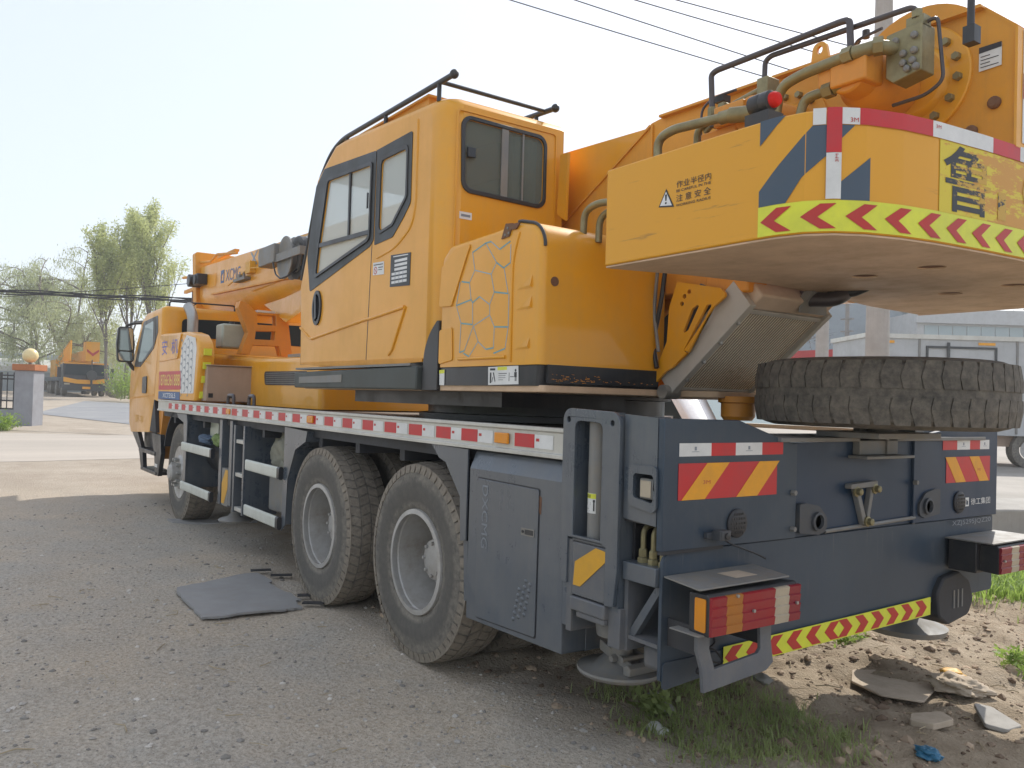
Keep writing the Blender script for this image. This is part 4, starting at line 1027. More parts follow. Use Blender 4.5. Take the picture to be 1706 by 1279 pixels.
# red and white tape along the top edge and one vertical strip
pr_ = MB()
edges = [(.945, .985, 'w'), (1.033, 1.09, 'w'), (1.09, 1.383, 'r'), (1.383, 1.71, 'w'), (1.71, 1.88, 'r'), (1.88, 2.2, 'w'), (2.2, 2.5, 'r'), (2.5, 2.8, 'w'), (2.8, 3.1, 'r')]
for a, b, c, z0, z1, of in [(a, b-.001, c, 2.345, 2.398, .004) for a, b, c in edges]+[(.986, 1.032, 'r', 2.254, 2.398, .006), (.986, 1.032, 'w', 2.106, 2.253, .006)]:
    m = MB(); strip(m, a, b, z0, z1, of); m.build('red_reflective_tape' if c == 'r' else 'white_reflective_tape', RED if c == 'r' else WSH, cw, smooth=60)
def cwt(s0, s1, z0, z1, off): return lambda u, v: cw3(s0+(s1-s0)*u, z0+(z1-z0)*v, off)
text_on(pr_, '3M', cwt(1.058, 1.084, 2.352, 2.366, .006), .02); text_on(pr_, '3M', cwt(1.395, 1.42, 2.375, 2.386, .006), .02)
text_on(pr_, '3M', lambda u, v: cw3(1.022-.010*v, 2.222+.026*u, .008), .02)
pr_.build('tape_print', RD2, cw)
m = MB()
patch(m, [(.765, 2.392), (.859, 2.392), (.765, 2.309)], .002)
patch(m, [(.765, 2.104), (.862, 2.104), (.912, 2.179), (.982, 2.241), (1.033, 2.262), (1.033, 2.30), (1.075, 2.343), (.945, 2.344), (.765, 2.157)], .002)
patch(m, [(1.033, 2.104), (1.128, 2.104), (1.128, 2.243), (1.033, 2.162)], .002)
m.build('blue_grey_decal', BSTR, cw, smooth=60)
m = MB(); tri = [(.40, 2.187), (.452, 2.187), (.427, 2.252)]
Zx = lambda x: .41-x
def L3(x, z, off): return (x, 1.2+off, z)
m.prism('y', [(.108, 2.186), (.028, 2.175), (.070, 2.250)], 1.2015, 1.202); t0 = m.build('warning_triangle', INK, cw)
m = MB(); m.prism('y', [(.100, 2.190), (.038, 2.182), (.070, 2.239)], 1.2025, 1.203); m.build('triangle_face', TEXW, t0)
m = MB(); m.prism('y', [(.074, 2.228), (.064, 2.228), (.066, 2.204), (.072, 2.204)], 1.2034, 1.2038); m.prism('y', [(.073, 2.199), (.065, 2.199), (.065, 2.192), (.073, 2.192)], 1.2034, 1.2038); m.build('exclamation_mark', INK, t0)
m = MB()
text_on(m, '作业半径内', lambda u, v: (.018-.166*u, 1.2022, 2.242+.026*v+.004*u*0), .006)
text_on(m, 'BE CAREFUL IN THE', lambda u, v: (.018-.166*u, 1.2022, 2.226+.010*v), .022)
text_on(m, '注 意 安 全', lambda u, v: (.018-.166*u, 1.2022, 2.190+.027*v), .006)
text_on(m, 'WORKING RADIUS', lambda u, v: (.018-.166*u, 1.2022, 2.172+.010*v), .022)
m.build('black_lettering', INK, cw)
# worn yellow film with the black character
yf = N('worn_yellow_film'); g_ = yf.tc.outputs['Object']
def wearmask(n, co, lo, hi, y0, y1, base_t):
    """scratched away more and more towards the middle of the rear face"""
    sp_ = n.new('ShaderNodeSeparateXYZ'); n.l(n.tc.outputs['Object'], sp_.inputs[0])
    mr = n.new('ShaderNodeMapRange'); mr.inputs['From Min'].default_value = y0; mr.inputs['From Max'].default_value = y1; mr.inputs['To Min'].default_value = lo; mr.inputs['To Max'].default_value = hi
    n.l(sp_.outputs['Y'], mr.inputs[0]); a = n.new('ShaderNodeMath', operation='ADD'); n.l(n.noise(1, 8, .78, n.coords(co)), a.inputs[0]); n.l(mr.outputs[0], a.inputs[1])
    return n.ramp(a.outputs[0], [(base_t, 0), (base_t+.03, 1)])
nn = wearmask(yf, (9, 9, 34), 0, .16, .66, .35, .58)
yf.base(yf.mix(nn, (.66, .52, .02), (.58, .28, .03))); yf.rough(.45)
m = MB(); strip(m, 1.42, 1.80, 2.104, 2.343, .0022); strip(m, 1.80, 2.5, 2.104, 2.343, .0022); yfo = m.build('yellow_film', yf.m, cw, smooth=60)
ik = N('worn_black_ink'); nn = wearmask(ik, (10, 10, 22), -.02, .15, .68, .42, .56)
ik.base(ik.mix(nn, (.03, .032, .036), (.55, .33, .04))); ik.rough(.5)
m = MB(); text_on(m, '鲁', cwt(1.438, 1.70, 2.112, 2.336, .0035), .035)
strip(m, 1.745, 1.795, 2.118, 2.215, .0035); text_on(m, 'Q1688', cwt(1.90, 2.5, 2.13, 2.32, .0035), .03)
m.build('black_plate_lettering', ik.m, yfo)

# ---- engine cover of the upper works (left rear)
def inset(p, cx, cz, d): 
    v = Vector((cx-p[0], cz-p[1])); return (p[0]+d*(1 if v.x > 0 else -1)*min(1, abs(v.x)/.2), p[1]+d*(1 if v.y > 0 else -1)*min(1, abs(v.y)/.2))
hout = rpoly([(1.735, 1.605), (1.735, 2.20), (1.66, 2.255), (1.25, 2.268), (1.02, 2.285), (.825, 2.24), (.825, 1.605)], [0, .03, .06, 0, .1, .17, 0], 7)
hin = [inset(p, 1.28, 1.9, .03) if p[1] > 1.61 else (p[0]+(.03 if p[0] < 1 else -.02), p[1]) for p in hout]
m = MB(); loft(m, hout, hin, .43, 1.205, .035, seg=4); hood = m.build('engine_cover', YEL, crane, smooth=50)
m = MB(); hs_ = [(x, z) for x, z in hin]
m.tube([(x, 1.192, z) for x, z in hout if z > 1.62 and x < 1.1], .008, 8); m.build('rubber_seal', BLK, hood)
m = MB(); loft(m, [(1.74, 1.508), (1.74, 1.603), (.84, 1.603), (.85, 1.508)], [(1.72, 1.508), (1.72, 1.603), (.86, 1.603), (.87, 1.508)], .44, 1.198, .03, seg=4); sk = m.build('black_skirt', BLK, hood)
# pressed details on the side door
m = MB()
for z0, z1, xo in ((1.955, 2.03, 0), (1.86, 1.935, .0), (1.675, 1.74, .01)):
    m.hexa([(1.03+xo, 1.2045, z0), (.90+xo, 1.2045, z0+.002), (.90+xo, 1.2045, z1), (1.03+xo, 1.2045, z1-.005)], [(1.00+xo, 1.2047, z0+.012), (.90+xo, 1.218, z0+.012), (.90+xo, 1.205, z1-.01), (1.02+xo, 1.2048, z1-.012)])
m.build('pressed_vent', YEL, hood, bevel=.002)
m = MB()
m.prism('y', rpoly([(1.74, 1.93), (1.61, 1.925), (1.46, 2.19), (1.43, 2.235), (1.60, 2.225), (1.72, 2.14)], .02), 1.2055, 1.213)
m.prism('y', rpoly([(1.73, 1.62), (1.73, 1.805), (1.60, 1.815), (1.585, 1.64)], .015), 1.2055, 1.211)
m.tube([(1.53, 1.207, 1.645), (1.10, 1.207, 1.645)], .009, 8); m.tube(rpath([(1.055, 1.207, 1.62), (1.06, 1.207, 2.10), (1.01, 1.207, 2.23)], .1), .007, 8)
m.build('pressed_rib', YEL, hood, bevel=.004)
m = MB(); hx = []
HEX = [[(1.421, 2.186), (1.300, 2.217), (1.251, 2.218), (1.174, 2.169), (1.085, 2.196)], [(1.421, 2.186), (1.394, 2.092), (1.243, 2.056), (1.198, 2.108), (1.300, 2.217)], [(1.198, 2.108), (1.136, 2.074), (1.079, 2.093), (1.080, 2.181)], [(1.394, 2.092), (1.442, 2.034), (1.52, 2.047)], [(1.243, 2.056), (1.211, 1.965), (1.091, 1.947), (1.130, 2.070)], [(1.442, 2.034), (1.422, 1.945), (1.566, 1.926), (1.534, 2.047)], [(1.422, 1.945), (1.407, 1.928), (1.343, 1.954), (1.249, 1.907), (1.211, 1.965)], [(1.407, 1.928), (1.401, 1.817), (1.514, 1.830), (1.566, 1.926)], [(1.249, 1.907), (1.246, 1.854), (1.393, 1.809)], [(1.246, 1.854), (1.202, 1.794), (1.083, 1.787), (1.084, 1.946)], [(1.393, 1.809), (1.475, 1.686), (1.521, 1.679), (1.514, 1.830)], [(1.393, 1.809), (1.345, 1.728), (1.428, 1.655), (1.482, 1.674)], [(1.345, 1.728), (1.272, 1.687), (1.204, 1.692), (1.202, 1.794)], [(1.202, 1.665), (1.104, 1.685), (1.083, 1.787)]]
def line2(mb, a, b, w, y):
    a = Vector(a); b = Vector(b); d = (b-a).normalized(); n_ = Vector((-d.y, d.x))*w/2
    mb.prism('y', [tuple(a+n_), tuple(b+n_), tuple(b-n_), tuple(a-n_)], y, y+.0006)
cy_ = MB()
for L in HEX:
    for a, b in zip(L[:-1], L[1:]): line2(cy_ if abs(a[1]-b[1]) < .035 else m, a, b, .007 if abs(a[1]-b[1]) < .035 else .005, 1.2055)
m.build('hexagon_decal', LBLU, hood); cy_.build('cyan_decal_line', CYAN, hood)
m = MB(); m.prism('y', [(1.155, 2.215), (1.09, 2.22), (1.06, 2.278), (1.12, 2.285)], 1.206, 1.212); m.prism('y', [(1.08, 2.275), (1.0, 2.272), (1.03, 2.245), (1.08, 2.25)], 1.207, 1.215); o = m.build('hinge_plate', RUST, hood)
m = MB()
for x, z in ((1.12, 2.23), (1.09, 2.235), (1.10, 2.26)): m.hexbolt((x, 1.212, z), 'y', .007, .004)
m.build('hinge_bolt', GRYM, o)
m = MB(); m.lathe((.8245, 1.135, 1.985), 'x', [(.022, 0), (.022, -.004), (.015, -.004), (.015, -.002), (0, -.002)], 20); m.build('lock_hole', RUST, hood)
m = MB(); m.prism('y', [(1.253, 1.599), (.998, 1.602), (.993, 1.515), (1.249, 1.511)], 1.1995, 1.201); o = m.build('warning_sticker', WSH, sk)
m = MB(); m.prism('y', [(1.17, 1.598), (1.09, 1.599), (1.09, 1.583), (1.17, 1.582)], 1.2012, 1.2015); o2 = m.build('sticker_band', YGR, o)
m = MB()
for x0, x1, z0, z1 in ((1.235, 1.19, 1.582, 1.592), (1.235, 1.222, 1.52, 1.572), (1.16, 1.09, 1.565, 1.568), (1.16, 1.10, 1.555, 1.557), (1.16, 1.10, 1.545, 1.547), (1.16, 1.12, 1.535, 1.537), (1.072, 1.068, 1.53, 1.57), (1.062, 1.032, 1.549, 1.552), (1.028, 1.008, 1.548, 1.572), (1.022, 1.018, 1.53, 1.55), (1.014, 1.010, 1.53, 1.55)):
    m.prism('y', [(x0, z0), (x1, z0), (x1, z1), (x0, z1)], 1.2012, 1.2016)
m.lathe((1.018, 1.2012, 1.58), 'y', [(.007, 0), (.007, .0004), (0, .0004)], 12)
m.prism('y', [(1.21, 1.572), (1.20, 1.572), (1.186, 1.53), (1.19, 1.524)], 1.2012, 1.2016); m.prism('y', [(1.21, 1.552), (1.205, 1.55), (1.215, 1.525), (1.219, 1.527)], 1.2012, 1.2016)
m.build('sticker_print', INK, o)
m = MB(); m.prism('y', [(1.731, 1.59), (1.677, 1.592), (1.677, 1.508), (1.726, 1.51)], 1.1995, 1.201); o = m.build('warning_sticker', WSH, sk)
m = MB(); m.prism('y', [(1.731, 1.59), (1.677, 1.592), (1.677, 1.573), (1.73, 1.571)], 1.2012, 1.2015); m.build('sticker_band', YGR, o)
m = MB(); m.prism('x', [(1.16, 1.606), (.46, 1.606), (.46, 1.527), (1.16, 1.52)], .838, .8245); m.build('black_band', BLK, hood)
m = MB(); random.seed(5)
for k in range(60):
    y = random.gauss(.98, .11) if k < 34 else random.uniform(.5, 1.12); z = 1.535+random.uniform(-.008, .03)*(1 if k < 34 else .2)
    if not .48 < y < 1.14: continue
    l = random.uniform(.004, .02); m.prism('x', [(y, z), (y+l, z+random.uniform(-.003, .006)), (y+l, z+.002), (y, z+.003)], .8241, .8238)
m.build('paint_scrape', ORG, hood)
GRST = flat('green_reflection', (.10, .16, .035), .35)  # painted reflection of greenery for the black skirt, assigned to no mesh


# ---- operator cab
oo = rpoly([(1.74, 1.64), (1.74, 3.06), (1.86, 3.125), (3.12, 3.205), (3.34, 3.19), (3.46, 3.13), (3.68, 2.98), (3.82, 2.50), (3.93, 2.20), (3.89, 1.95), (3.87, 1.66)], [0, 0, 0, 0, .05, .05, 0, 0, 0, 0, 0])
OO = [(1.74, 1.64), (1.74, 3.06), (1.775, 3.10), (1.86, 3.125), (3.12, 3.205), (3.30, 3.20), (3.42, 3.15), (3.66, 3.02), (3.82, 2.50), (3.93, 2.22), (3.90, 1.95), (3.88, 1.66)]
OI = [(1.895, 1.66), (1.895, 2.99), (1.91, 3.04), (1.96, 3.07), (3.12, 3.155), (3.26, 3.155), (3.36, 3.10), (3.57, 2.98), (3.73, 2.48), (3.845, 2.225), (3.81, 1.95), (3.80, 1.67)]
m = MB()
# skip segment 0 (rear wall) and 7,8 (windscreen) in the straight range
loft(m, OO, OI, .40, 1.2, .11, skip=(0, 7, 8), capa=False, capb=False, seg=7)
cab = m.build('operator_cab', YEL, crane, smooth=50)
WIN1 = rpoly([(3.365, 2.945), (2.66, 2.905), (2.668, 2.445), (3.54, 2.30), (3.49, 2.52)], [.03, .03, .05, .02, .0])
WIN2 = rpoly([(2.517, 2.90), (2.182, 2.90), (2.181, 2.62), (2.353, 2.484), (2.525, 2.459)], .035)
m = MB(); m.prism('y', OI, 1.185, 1.2, holes=[WIN1, WIN2]); sidep = m.build('side_panel', YEL, cab, smooth=30)
# dark window surrounds
T1 = rpoly([(3.45, 3.05), (2.60, 2.985), (2.605, 2.42), (2.66, 2.385), (3.66, 2.19), (3.73, 2.47), (3.60, 2.95)], [.04, .02, .02, .03, .02, 0, .03])
m = MB(); m.prism('y', T1, 1.2005, 1.204, holes=[WIN1]); o1 = m.build('door_window_surround', DKG, cab)
F1 = rpoly([(3.385, 2.965), (2.64, 2.925), (2.648, 2.425), (3.565, 2.275), (3.51, 2.52)], [.03, .03, .05, .02, 0])
m = MB(); m.prism('y', F1, 1.2045, 1.214, holes=[WIN1]); m.prism('y', [(3.52, 2.522), (2.665, 2.494), (2.665, 2.465), (3.53, 2.492)], 1.204, 1.212); m.box(2.985, 3.01, 1.195, 1.206, 2.50, 2.93); m.box(2.67, 2.685, 1.214, 1.222, 2.63, 2.73)
m.build('window_frame', BLK, o1, bevel=.002)
T2 = rpoly([(2.59, 2.985), (2.12, 2.99), (2.12, 2.57), (2.20, 2.50), (2.34, 2.40), (2.59, 2.385)], [.01, .02, .04, .02, .04, .01])
m = MB(); m.prism('y', T2, 1.2005, 1.204, holes=[WIN2]); o2 = m.build('quarter_window_surround', DKG, cab)
F2 = rpoly([(2.535, 2.92), (2.162, 2.925), (2.160, 2.61), (2.343, 2.465), (2.545, 2.44)], .04)
m = MB(); m.prism('y', F2, 1.2045, 1.210, holes=[WIN2]); m.build('window_frame', BLK, o2, bevel=.002)
m = MB(); m.prism('y', [(x, z) for x, z in WIN1], 1.189, 1.192); m.build('door_glass', GLS, cab)
m = MB(); m.prism('y', WIN2, 1.189, 1.192); m.build('quarter_glass', GLS, cab)
# rear wall
WR = rpoly([(1.085, 2.985), (.535, 2.978), (.535, 2.59), (1.072, 2.602)], .05)
m = MB(); m.prism('x', [(1.092, 1.64), (1.092, 3.062), (.40, 3.062), (.40, 1.64)], 1.74, 1.755, holes=[WR]); rw = m.build('rear_wall', YEL, cab)
WRo = rpoly([(1.108, 3.007), (.515, 3.0), (.515, 2.566), (1.095, 2.578)], .065)
m = MB(); m.prism('x', WRo, 1.728, 1.741, holes=[WR]); rwf = m.build('rear_window_frame', BLK, rw, bevel=.003)
m = MB(); m.prism('x', WR, 1.746, 1.749); m.build('rear_glass', GLSR, rw)
m = MB(); m.box(1.733, 1.74, .79, .835, 2.58, 3.0); m.box(1.733, 1.74, .68, .69, 2.59, 2.98); m.build('window_divider', GRYM, rwf)
m = MB(); m.box(1.722, 1.738, 1.015, 1.065, 2.775, 2.83); m.build('window_latch', BLK, rwf, bevel=.003)
m = MB(); RF = [(1.135, 1.66), (1.135, 3.035), (.44, 3.035), (.44, 1.66)]; RH = [(1.125, 1.66), (1.125, 3.025), (.45, 3.025), (.45, 1.66)]
m.prism('x', rpoly(RF, .02), 1.732, 1.7395, holes=[rpoly(RH, .02)]); m.build('panel_seam', YEL, rw)
m = MB(); m.prism('x', [(1.10, 2.47), (1.02, 2.47), (1.02, 2.43), (1.10, 2.43)], 1.738, 1.7398); o = m.build('small_plate', TEXW, rw)
m = MB(); m.prism('x', [(1.09, 2.457), (1.03, 2.457), (1.03, 2.443), (1.09, 2.443)], 1.7375, 1.7379); m.build('plate_print', GREYD, o)
# right wall, windscreen, floor, seat
WX = rpoly([(3.5, 2.95), (2.0, 2.9), (2.0, 2.35), (3.6, 2.3)], .05)
m = MB(); m.prism('y', OO, .385, .40, holes=[WX]); m.build('right_wall', YEL, cab)
m = MB(); m.prism('y', WX, .39, .393); m.build('right_glass', GLS, cab)
m = MB(); m.add([(3.66, .42, 3.02), (3.66, 1.09, 3.02), (3.82, 1.09, 2.50), (3.82, .42, 2.50), (3.93, .42, 2.22), (3.93, 1.09, 2.22)], [(0, 1, 2, 3), (3, 2, 5, 4)]); m.build('windscreen', GLS, cab)
m = MB(); m.box(1.76, 3.86, .41, 1.18, 1.66, 1.69); m.build('cab_floor', BLK, cab)
m = MB(); m.box(2.2, 2.75, .6, 1.05, 1.95, 2.08); m.hexa([(2.14, .6, 2.08), (2.24, .6, 2.08), (2.24, 1.05, 2.08), (2.14, 1.05, 2.08)], [(2.0, .62, 2.66), (2.08, .62, 2.66), (2.08, 1.03, 2.66), (2.0, 1.03, 2.66)]); m.box(2.3, 2.6, .7, .95, 1.7, 1.95); m.build('driver_seat', UND, cab, bevel=.03)
CURT = flat('pale_curtain', (.40, .43, .41), .8)
m = MB(); pts = [(1.775+.008*math.sin(k*1.1), .56+k*.0125) for k in range(20)]
m.add([(x, y, z) for z in (2.6, 2.97) for x, y in pts], [(k, k+1, k+21, k+20) for k in range(19)]); m.build('curtain', CURT, cab)
# seams and features
m = MB()
for a, b in (((2.625, 2.40), (2.655, 1.66)), ((3.74, 1.955), (2.65, 1.935)), ((2.65, 1.935), (2.14, 1.96)), ((3.80, 1.645), (2.66, 1.628)), ((2.14, 1.96), (2.36, 1.70))): pass
def seam(mb, a, b, w=.007, y=1.2003): line2(mb, a, b, w, y)
seam(m, (2.60, 2.99), (2.665, 1.64), .008); sm_ = m.build('door_seam', INK, cab)
m = MB(); m.tube(rpath([(3.83, 1.20, 1.935), (3.62, 1.203, 1.84), (2.68, 1.203, 1.925), (2.62, 1.203, 1.925), (2.16, 1.203, 1.965)], .04), .010, 8)
m.tube([(2.145, 1.203, 1.965), (2.30, 1.203, 1.72), (2.345, 1.203, 1.69)], .008, 8)
m.tube(rpath([(2.06, 1.199, 3.04), (2.06, 1.199, 2.55), (2.10, 1.199, 2.43), (2.30, 1.199, 2.33), (2.55, 1.199, 2.30)], .1), .008, 8); m.build('pressed_line', YEL, sidep)
m = MB(); m.prism('y', [(3.80, 1.66), (3.72, 1.655), (2.655, 1.618), (1.93, 1.64), (1.93, 1.662), (3.80, 1.675)], 1.185, 1.2015); m.build('bottom_lip', YEL2, cab)
# door handle: black oval
m = MB(); oc = [(3.505+.095*math.cos(t)*.85, 2.06+.125*math.sin(t)) for t in np.linspace(0, 2*math.pi, 28, endpoint=False)]
oi = [(3.505+.07*math.cos(t)*.85, 2.06+.098*math.sin(t)) for t in np.linspace(0, 2*math.pi, 28, endpoint=False)]
m.prism('y', oc, 1.2005, 1.212, holes=[oi]); m.prism('y', oi, 1.2003, 1.2008); m.prism('y', rpoly([(3.535, 2.15), (3.505, 2.15), (3.49, 1.98), (3.525, 1.975)], .012), 1.2008, 1.218); m.build('door_handle', BLK, cab, bevel=.002)
# data plate and sticker
m = MB(); m.prism('y', [(2.353, 2.292), (2.10, 2.277), (2.102, 2.086), (2.356, 2.10)], 1.2005, 1.203); o = m.build('data_plate', DKG, cab)
m = MB()
for z in (2.245, 2.22, 2.195, 2.17, 2.145, 2.12):
    m.prism('y', [(2.30 if z > 2.18 else 2.335, z-.004), (2.14, z-.008), (2.14, z+.008), (2.30 if z > 2.18 else 2.335, z+.011)], 1.2032, 1.2036)
for x in (2.28, 2.20): pass
m.prism('y', [(2.32, 2.275), (2.13, 2.266), (2.13, 2.272), (2.32, 2.281)], 1.2032, 1.2036); m.build('plate_print', TEXW, o)
m = MB()
for x in (2.29, 2.24, 2.19): m.prism('y', [(x, 2.11), (x-.006, 2.11), (x-.006, 2.19), (x, 2.19)], 1.2037, 1.204)
m.build('plate_rule', GREYD, o)
m = MB(); m.prism('y', [(2.60, 2.275), (2.448, 2.267), (2.442, 2.187), (2.598, 2.197)], 1.2005, 1.202); o = m.build('no_entry_sticker', WSH, cab)
m = MB(); rr_ = [(2.562+.024*math.cos(t), 2.222+.024*math.sin(t)) for t in np.linspace(0, 2*math.pi, 20, endpoint=False)]; ri_ = [(2.562+.018*math.cos(t), 2.222+.018*math.sin(t)) for t in np.linspace(0, 2*math.pi, 20, endpoint=False)]
m.prism('y', rr_, 1.2022, 1.2026, holes=[ri_]); line2(m, (2.578, 2.237), (2.546, 2.207), .005, 1.2022); m.build('prohibition_ring', RD2, o)
m = MB(); m.prism('y', [(2.525, 2.24), (2.46, 2.237), (2.46, 2.232), (2.525, 2.235)], 1.2022, 1.2026); m.prism('y', [(2.525, 2.225), (2.47, 2.222), (2.47, 2.218), (2.525, 2.221)], 1.2022, 1.2026); m.prism('y', [(2.59, 2.262), (2.46, 2.256), (2.46, 2.25), (2.59, 2.256)], 1.2022, 1.2026); m.build('sticker_print', INK, o)
# step sill and dark rear corner
m = MB(); m.prism('y', [(3.83, 1.487), (3.83, 1.60), (1.93, 1.617), (1.93, 1.482)], .5, 1.235); st = m.build('step_sill', ANTH, crane, bevel=.01)
m = MB(); m.prism('y', [(3.72, 1.52), (3.72, 1.565), (2.95, 1.575), (2.95, 1.525)], 1.2355, 1.240); m.prism('z', [(3.8, 1.14), (2.0, 1.14), (2.0, 1.238), (3.8, 1.238)], 1.618, 1.632); m.build('step_tread', GRYM, st)
m = MB(); m.box(1.94, 2.7, 1.0, 1.185, 1.635, 1.66); m.build('sill_rail', GRYM, st)
m = MB(); L = rpath([(1.765, 0, 1.86), (1.84, 0, 1.80), (1.90, 0, 1.70), (1.92, 0, 1.48)], .05); m.prism('y', [(p.x, p.z) for p in L]+[(1.742, 1.48), (1.742, 1.86)], 1.0, 1.208); m.build('corner_guard', BLK, crane, bevel=.004)
# roof rack rail
m = MB(); m.tube(rpath([(1.72, 1.17, 3.205), (3.22, 1.17, 3.215), (3.42, 1.17, 3.16), (3.62, 1.175, 2.98), (3.80, 1.18, 2.50), (3.88, 1.18, 2.30)], .10), .0165, 10)
m.sphere((1.72, 1.17, 3.205), .026, 12, 8)
rk = m.build('roof_rail', BLK, cab, smooth=60)
m = MB(); m.tube([(1.86, 1.17, 3.203), (1.86, .44, 3.203)], .012, 10); m.tube([(1.77, .44, 3.195), (2.1, .44, 3.215)], .0165, 10); m.sphere((1.76, .44, 3.195), .026, 12, 8)
for x, y in ((1.88, 1.17), (2.55, 1.17), (3.14, 1.17), (1.95, .44)): m.cyl((x, y, 3.10), (x, y, 3.21), .013, 10)
m.build('rail_cross_tube', BLK, rk, smooth=60)
m = MB(); m.box(2.05, 3.05, .95, 1.14, 3.13, 3.175); m.box(2.02, 3.08, .93, 1.16, 3.175, 3.187); m.build('roof_hatch', YEL2, cab)
m = MB(); m.prism('y', [(1.70, 2.90), (1.63, 2.90), (1.64, 2.50), (1.72, 2.55)], .42, .44); m.build('cab_rear_ear', YEL, cab)

# ---- radiator hanging under the counterweight, with bracket
def rp(u, v, w):
    """u along width (0 = left), v from top to bottom, w thickness away from viewer"""
    a = Vector((.345, .40, 1.875)); b = Vector((.75, .40, 1.53)); d = (b-a); n_ = Vector((d.z, 0, -d.x)).normalized()
    if n_.x < 0: n_ = -n_
    return a+d*v+Vector((0, -.545, 0))*u+n_*w
def rbox(m, u0, u1, v0, v1, w0, w1):
    m.hexa([rp(u0, v0, w0), rp(u1, v0, w0), rp(u1, v1, w0), rp(u0, v1, w0)], [rp(u0, v0, w1), rp(u1, v0, w1), rp(u1, v1, w1), rp(u0, v1, w1)])
m = MB(); rbox(m, .0, 1.0, .0, 1.0, .0, .10); rad = m.build('radiator', RADM, crane)
m = MB(); rbox(m, -.08, 0, -.12, 1.06, -.025, .13); rbox(m, 1.0, 1.06, -.12, 1.06, -.025, .13); rbox(m, 0, 1, -.045, 0, -.012, .12); rbox(m, 0, 1, 1.0, 1.06, -.012, .12); RADF = paint('dull_aluminium', (.50, .47, .42), .45, (.34, .28, .21), .5, .1, streak=False); m.build('radiator_frame', RADF, rad, bevel=.003)
m = MB(); rbox(m, .0, 1.0, -.22, -.05, -.01, .12); m.build('radiator_tank', paint('radiator_tank_dusty', (.60, .46, .34), .6, (.36, .26, .18), .5, .1, streak=False), rad, bevel=.01)
m = MB()
for v in (.1, .35, .6, .85): m.hexbolt(rp(-.04, v, -.025), 'x', .010, -.012)
m.lathe(rp(-.05, 1.08, 0), 'y', [(.035, -.05), (.035, .05)], 14); m.build('frame_bolt', CHR, rad)
m = MB()
sl1 = rpoly([(.60, 1.90), (.545, 1.93), (.62, 1.80), (.66, 1.78)], .008); sl2 = rpoly([(.51, 1.91), (.47, 1.92), (.62, 1.69), (.65, 1.70)], .008)
hol = [[(x+.012*math.cos(t), z+.012*math.sin(t)) for t in np.linspace(0, 2*math.pi, 12, endpoint=False)] for x, z in ((.665, 1.93), (.65, 1.965), (.62, 1.985))]
m.prism('y', rpoly([(.70, 2.04), (.43, 1.985), (.39, 1.95), (.47, 1.90), (.72, 1.62), (.77, 1.60), (.86, 1.52), (.84, 1.60), (.76, 1.75), (.75, 1.92)], .015), .46, .475, holes=[sl1, sl2]+hol); m.build('radiator_bracket', YEL, crane, bevel=.002)
m = MB(); m.box(.98, 1.6, -.35, .34, 1.7, 2.25); m.build('engine_block', UND, crane, bevel=.02)
m = MB(); m.box(.32, .95, -.45, .42, 1.99, 2.18); m.box(.30, .55, .30, .44, 1.96, 2.10); m.build('engine_mount', ORG, crane, bevel=.01)
pipe([(.40, .10, 2.02), (.30, .05, 1.96), (.15, .0, 1.95), (.13, -.08, 2.0), (.2, -.12, 2.05)], .035, DPIPE, 'coolant_hose', .05)
pipe([(.20, -.02, 2.0), (.10, -.06, 1.985), (.0, -.10, 2.03)], .022, BLK, 'coolant_hose', .02)
pipe([(.75, .5, 2.15), (.78, .5, 1.95), (.85, .48, 1.75), (.80, .5, 1.62)], .012, BLK, 'fuel_hose', .05); pipe([(.79, .52, 2.1), (.83, .5, 1.9), (.79, .5, 1.7)], .009, GRYM, 'fuel_hose', .05)
pipe([(.60, .42, 2.02), (.50, .40, 1.99), (.36, .36, 2.0), (.34, .34, 2.04)], .008, BLK, 'fuel_hose', .03)
m = MB(); m.hexa([rp(.55, -.22, .02), rp(.95, -.22, .02), rp(.95, -.12, -.03), rp(.55, -.12, -.03)], [rp(.58, -.40, .04), rp(.80, -.42, .04), rp(.80, -.3, 0), rp(.58, -.3, 0)]); m.build('radiator_stay', GRYM, rad)

# ---- boom
def bt(x): return 2.945+.030*(x-1.2)
m = MB(); ring = []
def sect(x, zt, hw, hs, hb):
    """open box with a rounded belly: half width, side height, belly depth"""
    pts = [(hw, zt), (hw, zt-hs)]
    for k in range(1, 9):
        t = math.pi*k/9; pts.append((hw*math.cos(t), zt-hs-hb*math.sin(t)))
    pts += [(-hw, zt-hs), (-hw, zt)]
    return [(x, y, z) for y, z in pts]
rings = [sect(.40, bt(.4)+.0, .262, .36, .12), sect(1.95, bt(1.75)+.03, .262, .40, .2), sect(2.05, bt(1.9)+.01, .36, .40, .25), sect(5.2, bt(5.2), .36, .42, .30), sect(10.15, bt(10.15), .36, .42, .28)]
vs = [p for r_ in rings for p in r_]; n1 = len(rings[0])
fs = [(i*n1+k, i*n1+(k+1) % n1, (i+1)*n1+(k+1) % n1, (i+1)*n1+k) for i in range(len(rings)-1) for k in range(n1)]+[tuple(range(n1)), tuple(range(len(vs)-n1, len(vs)))]
m.add(vs, fs); boom = m.build('boom', YEL, crane, smooth=30)
m = MB()
col = [(.44, bt(10.3)+.22), (.40, bt(10.3)-.60), (.2, bt(10.3)-.78), (-.2, bt(10.3)-.78), (-.40, bt(10.3)-.60), (-.44, bt(10.3)+.22)]
m.prism('x', rpoly(col, .04), 10.15, 10.32); m.build('boom_collar', YEL2, boom, bevel=.008)
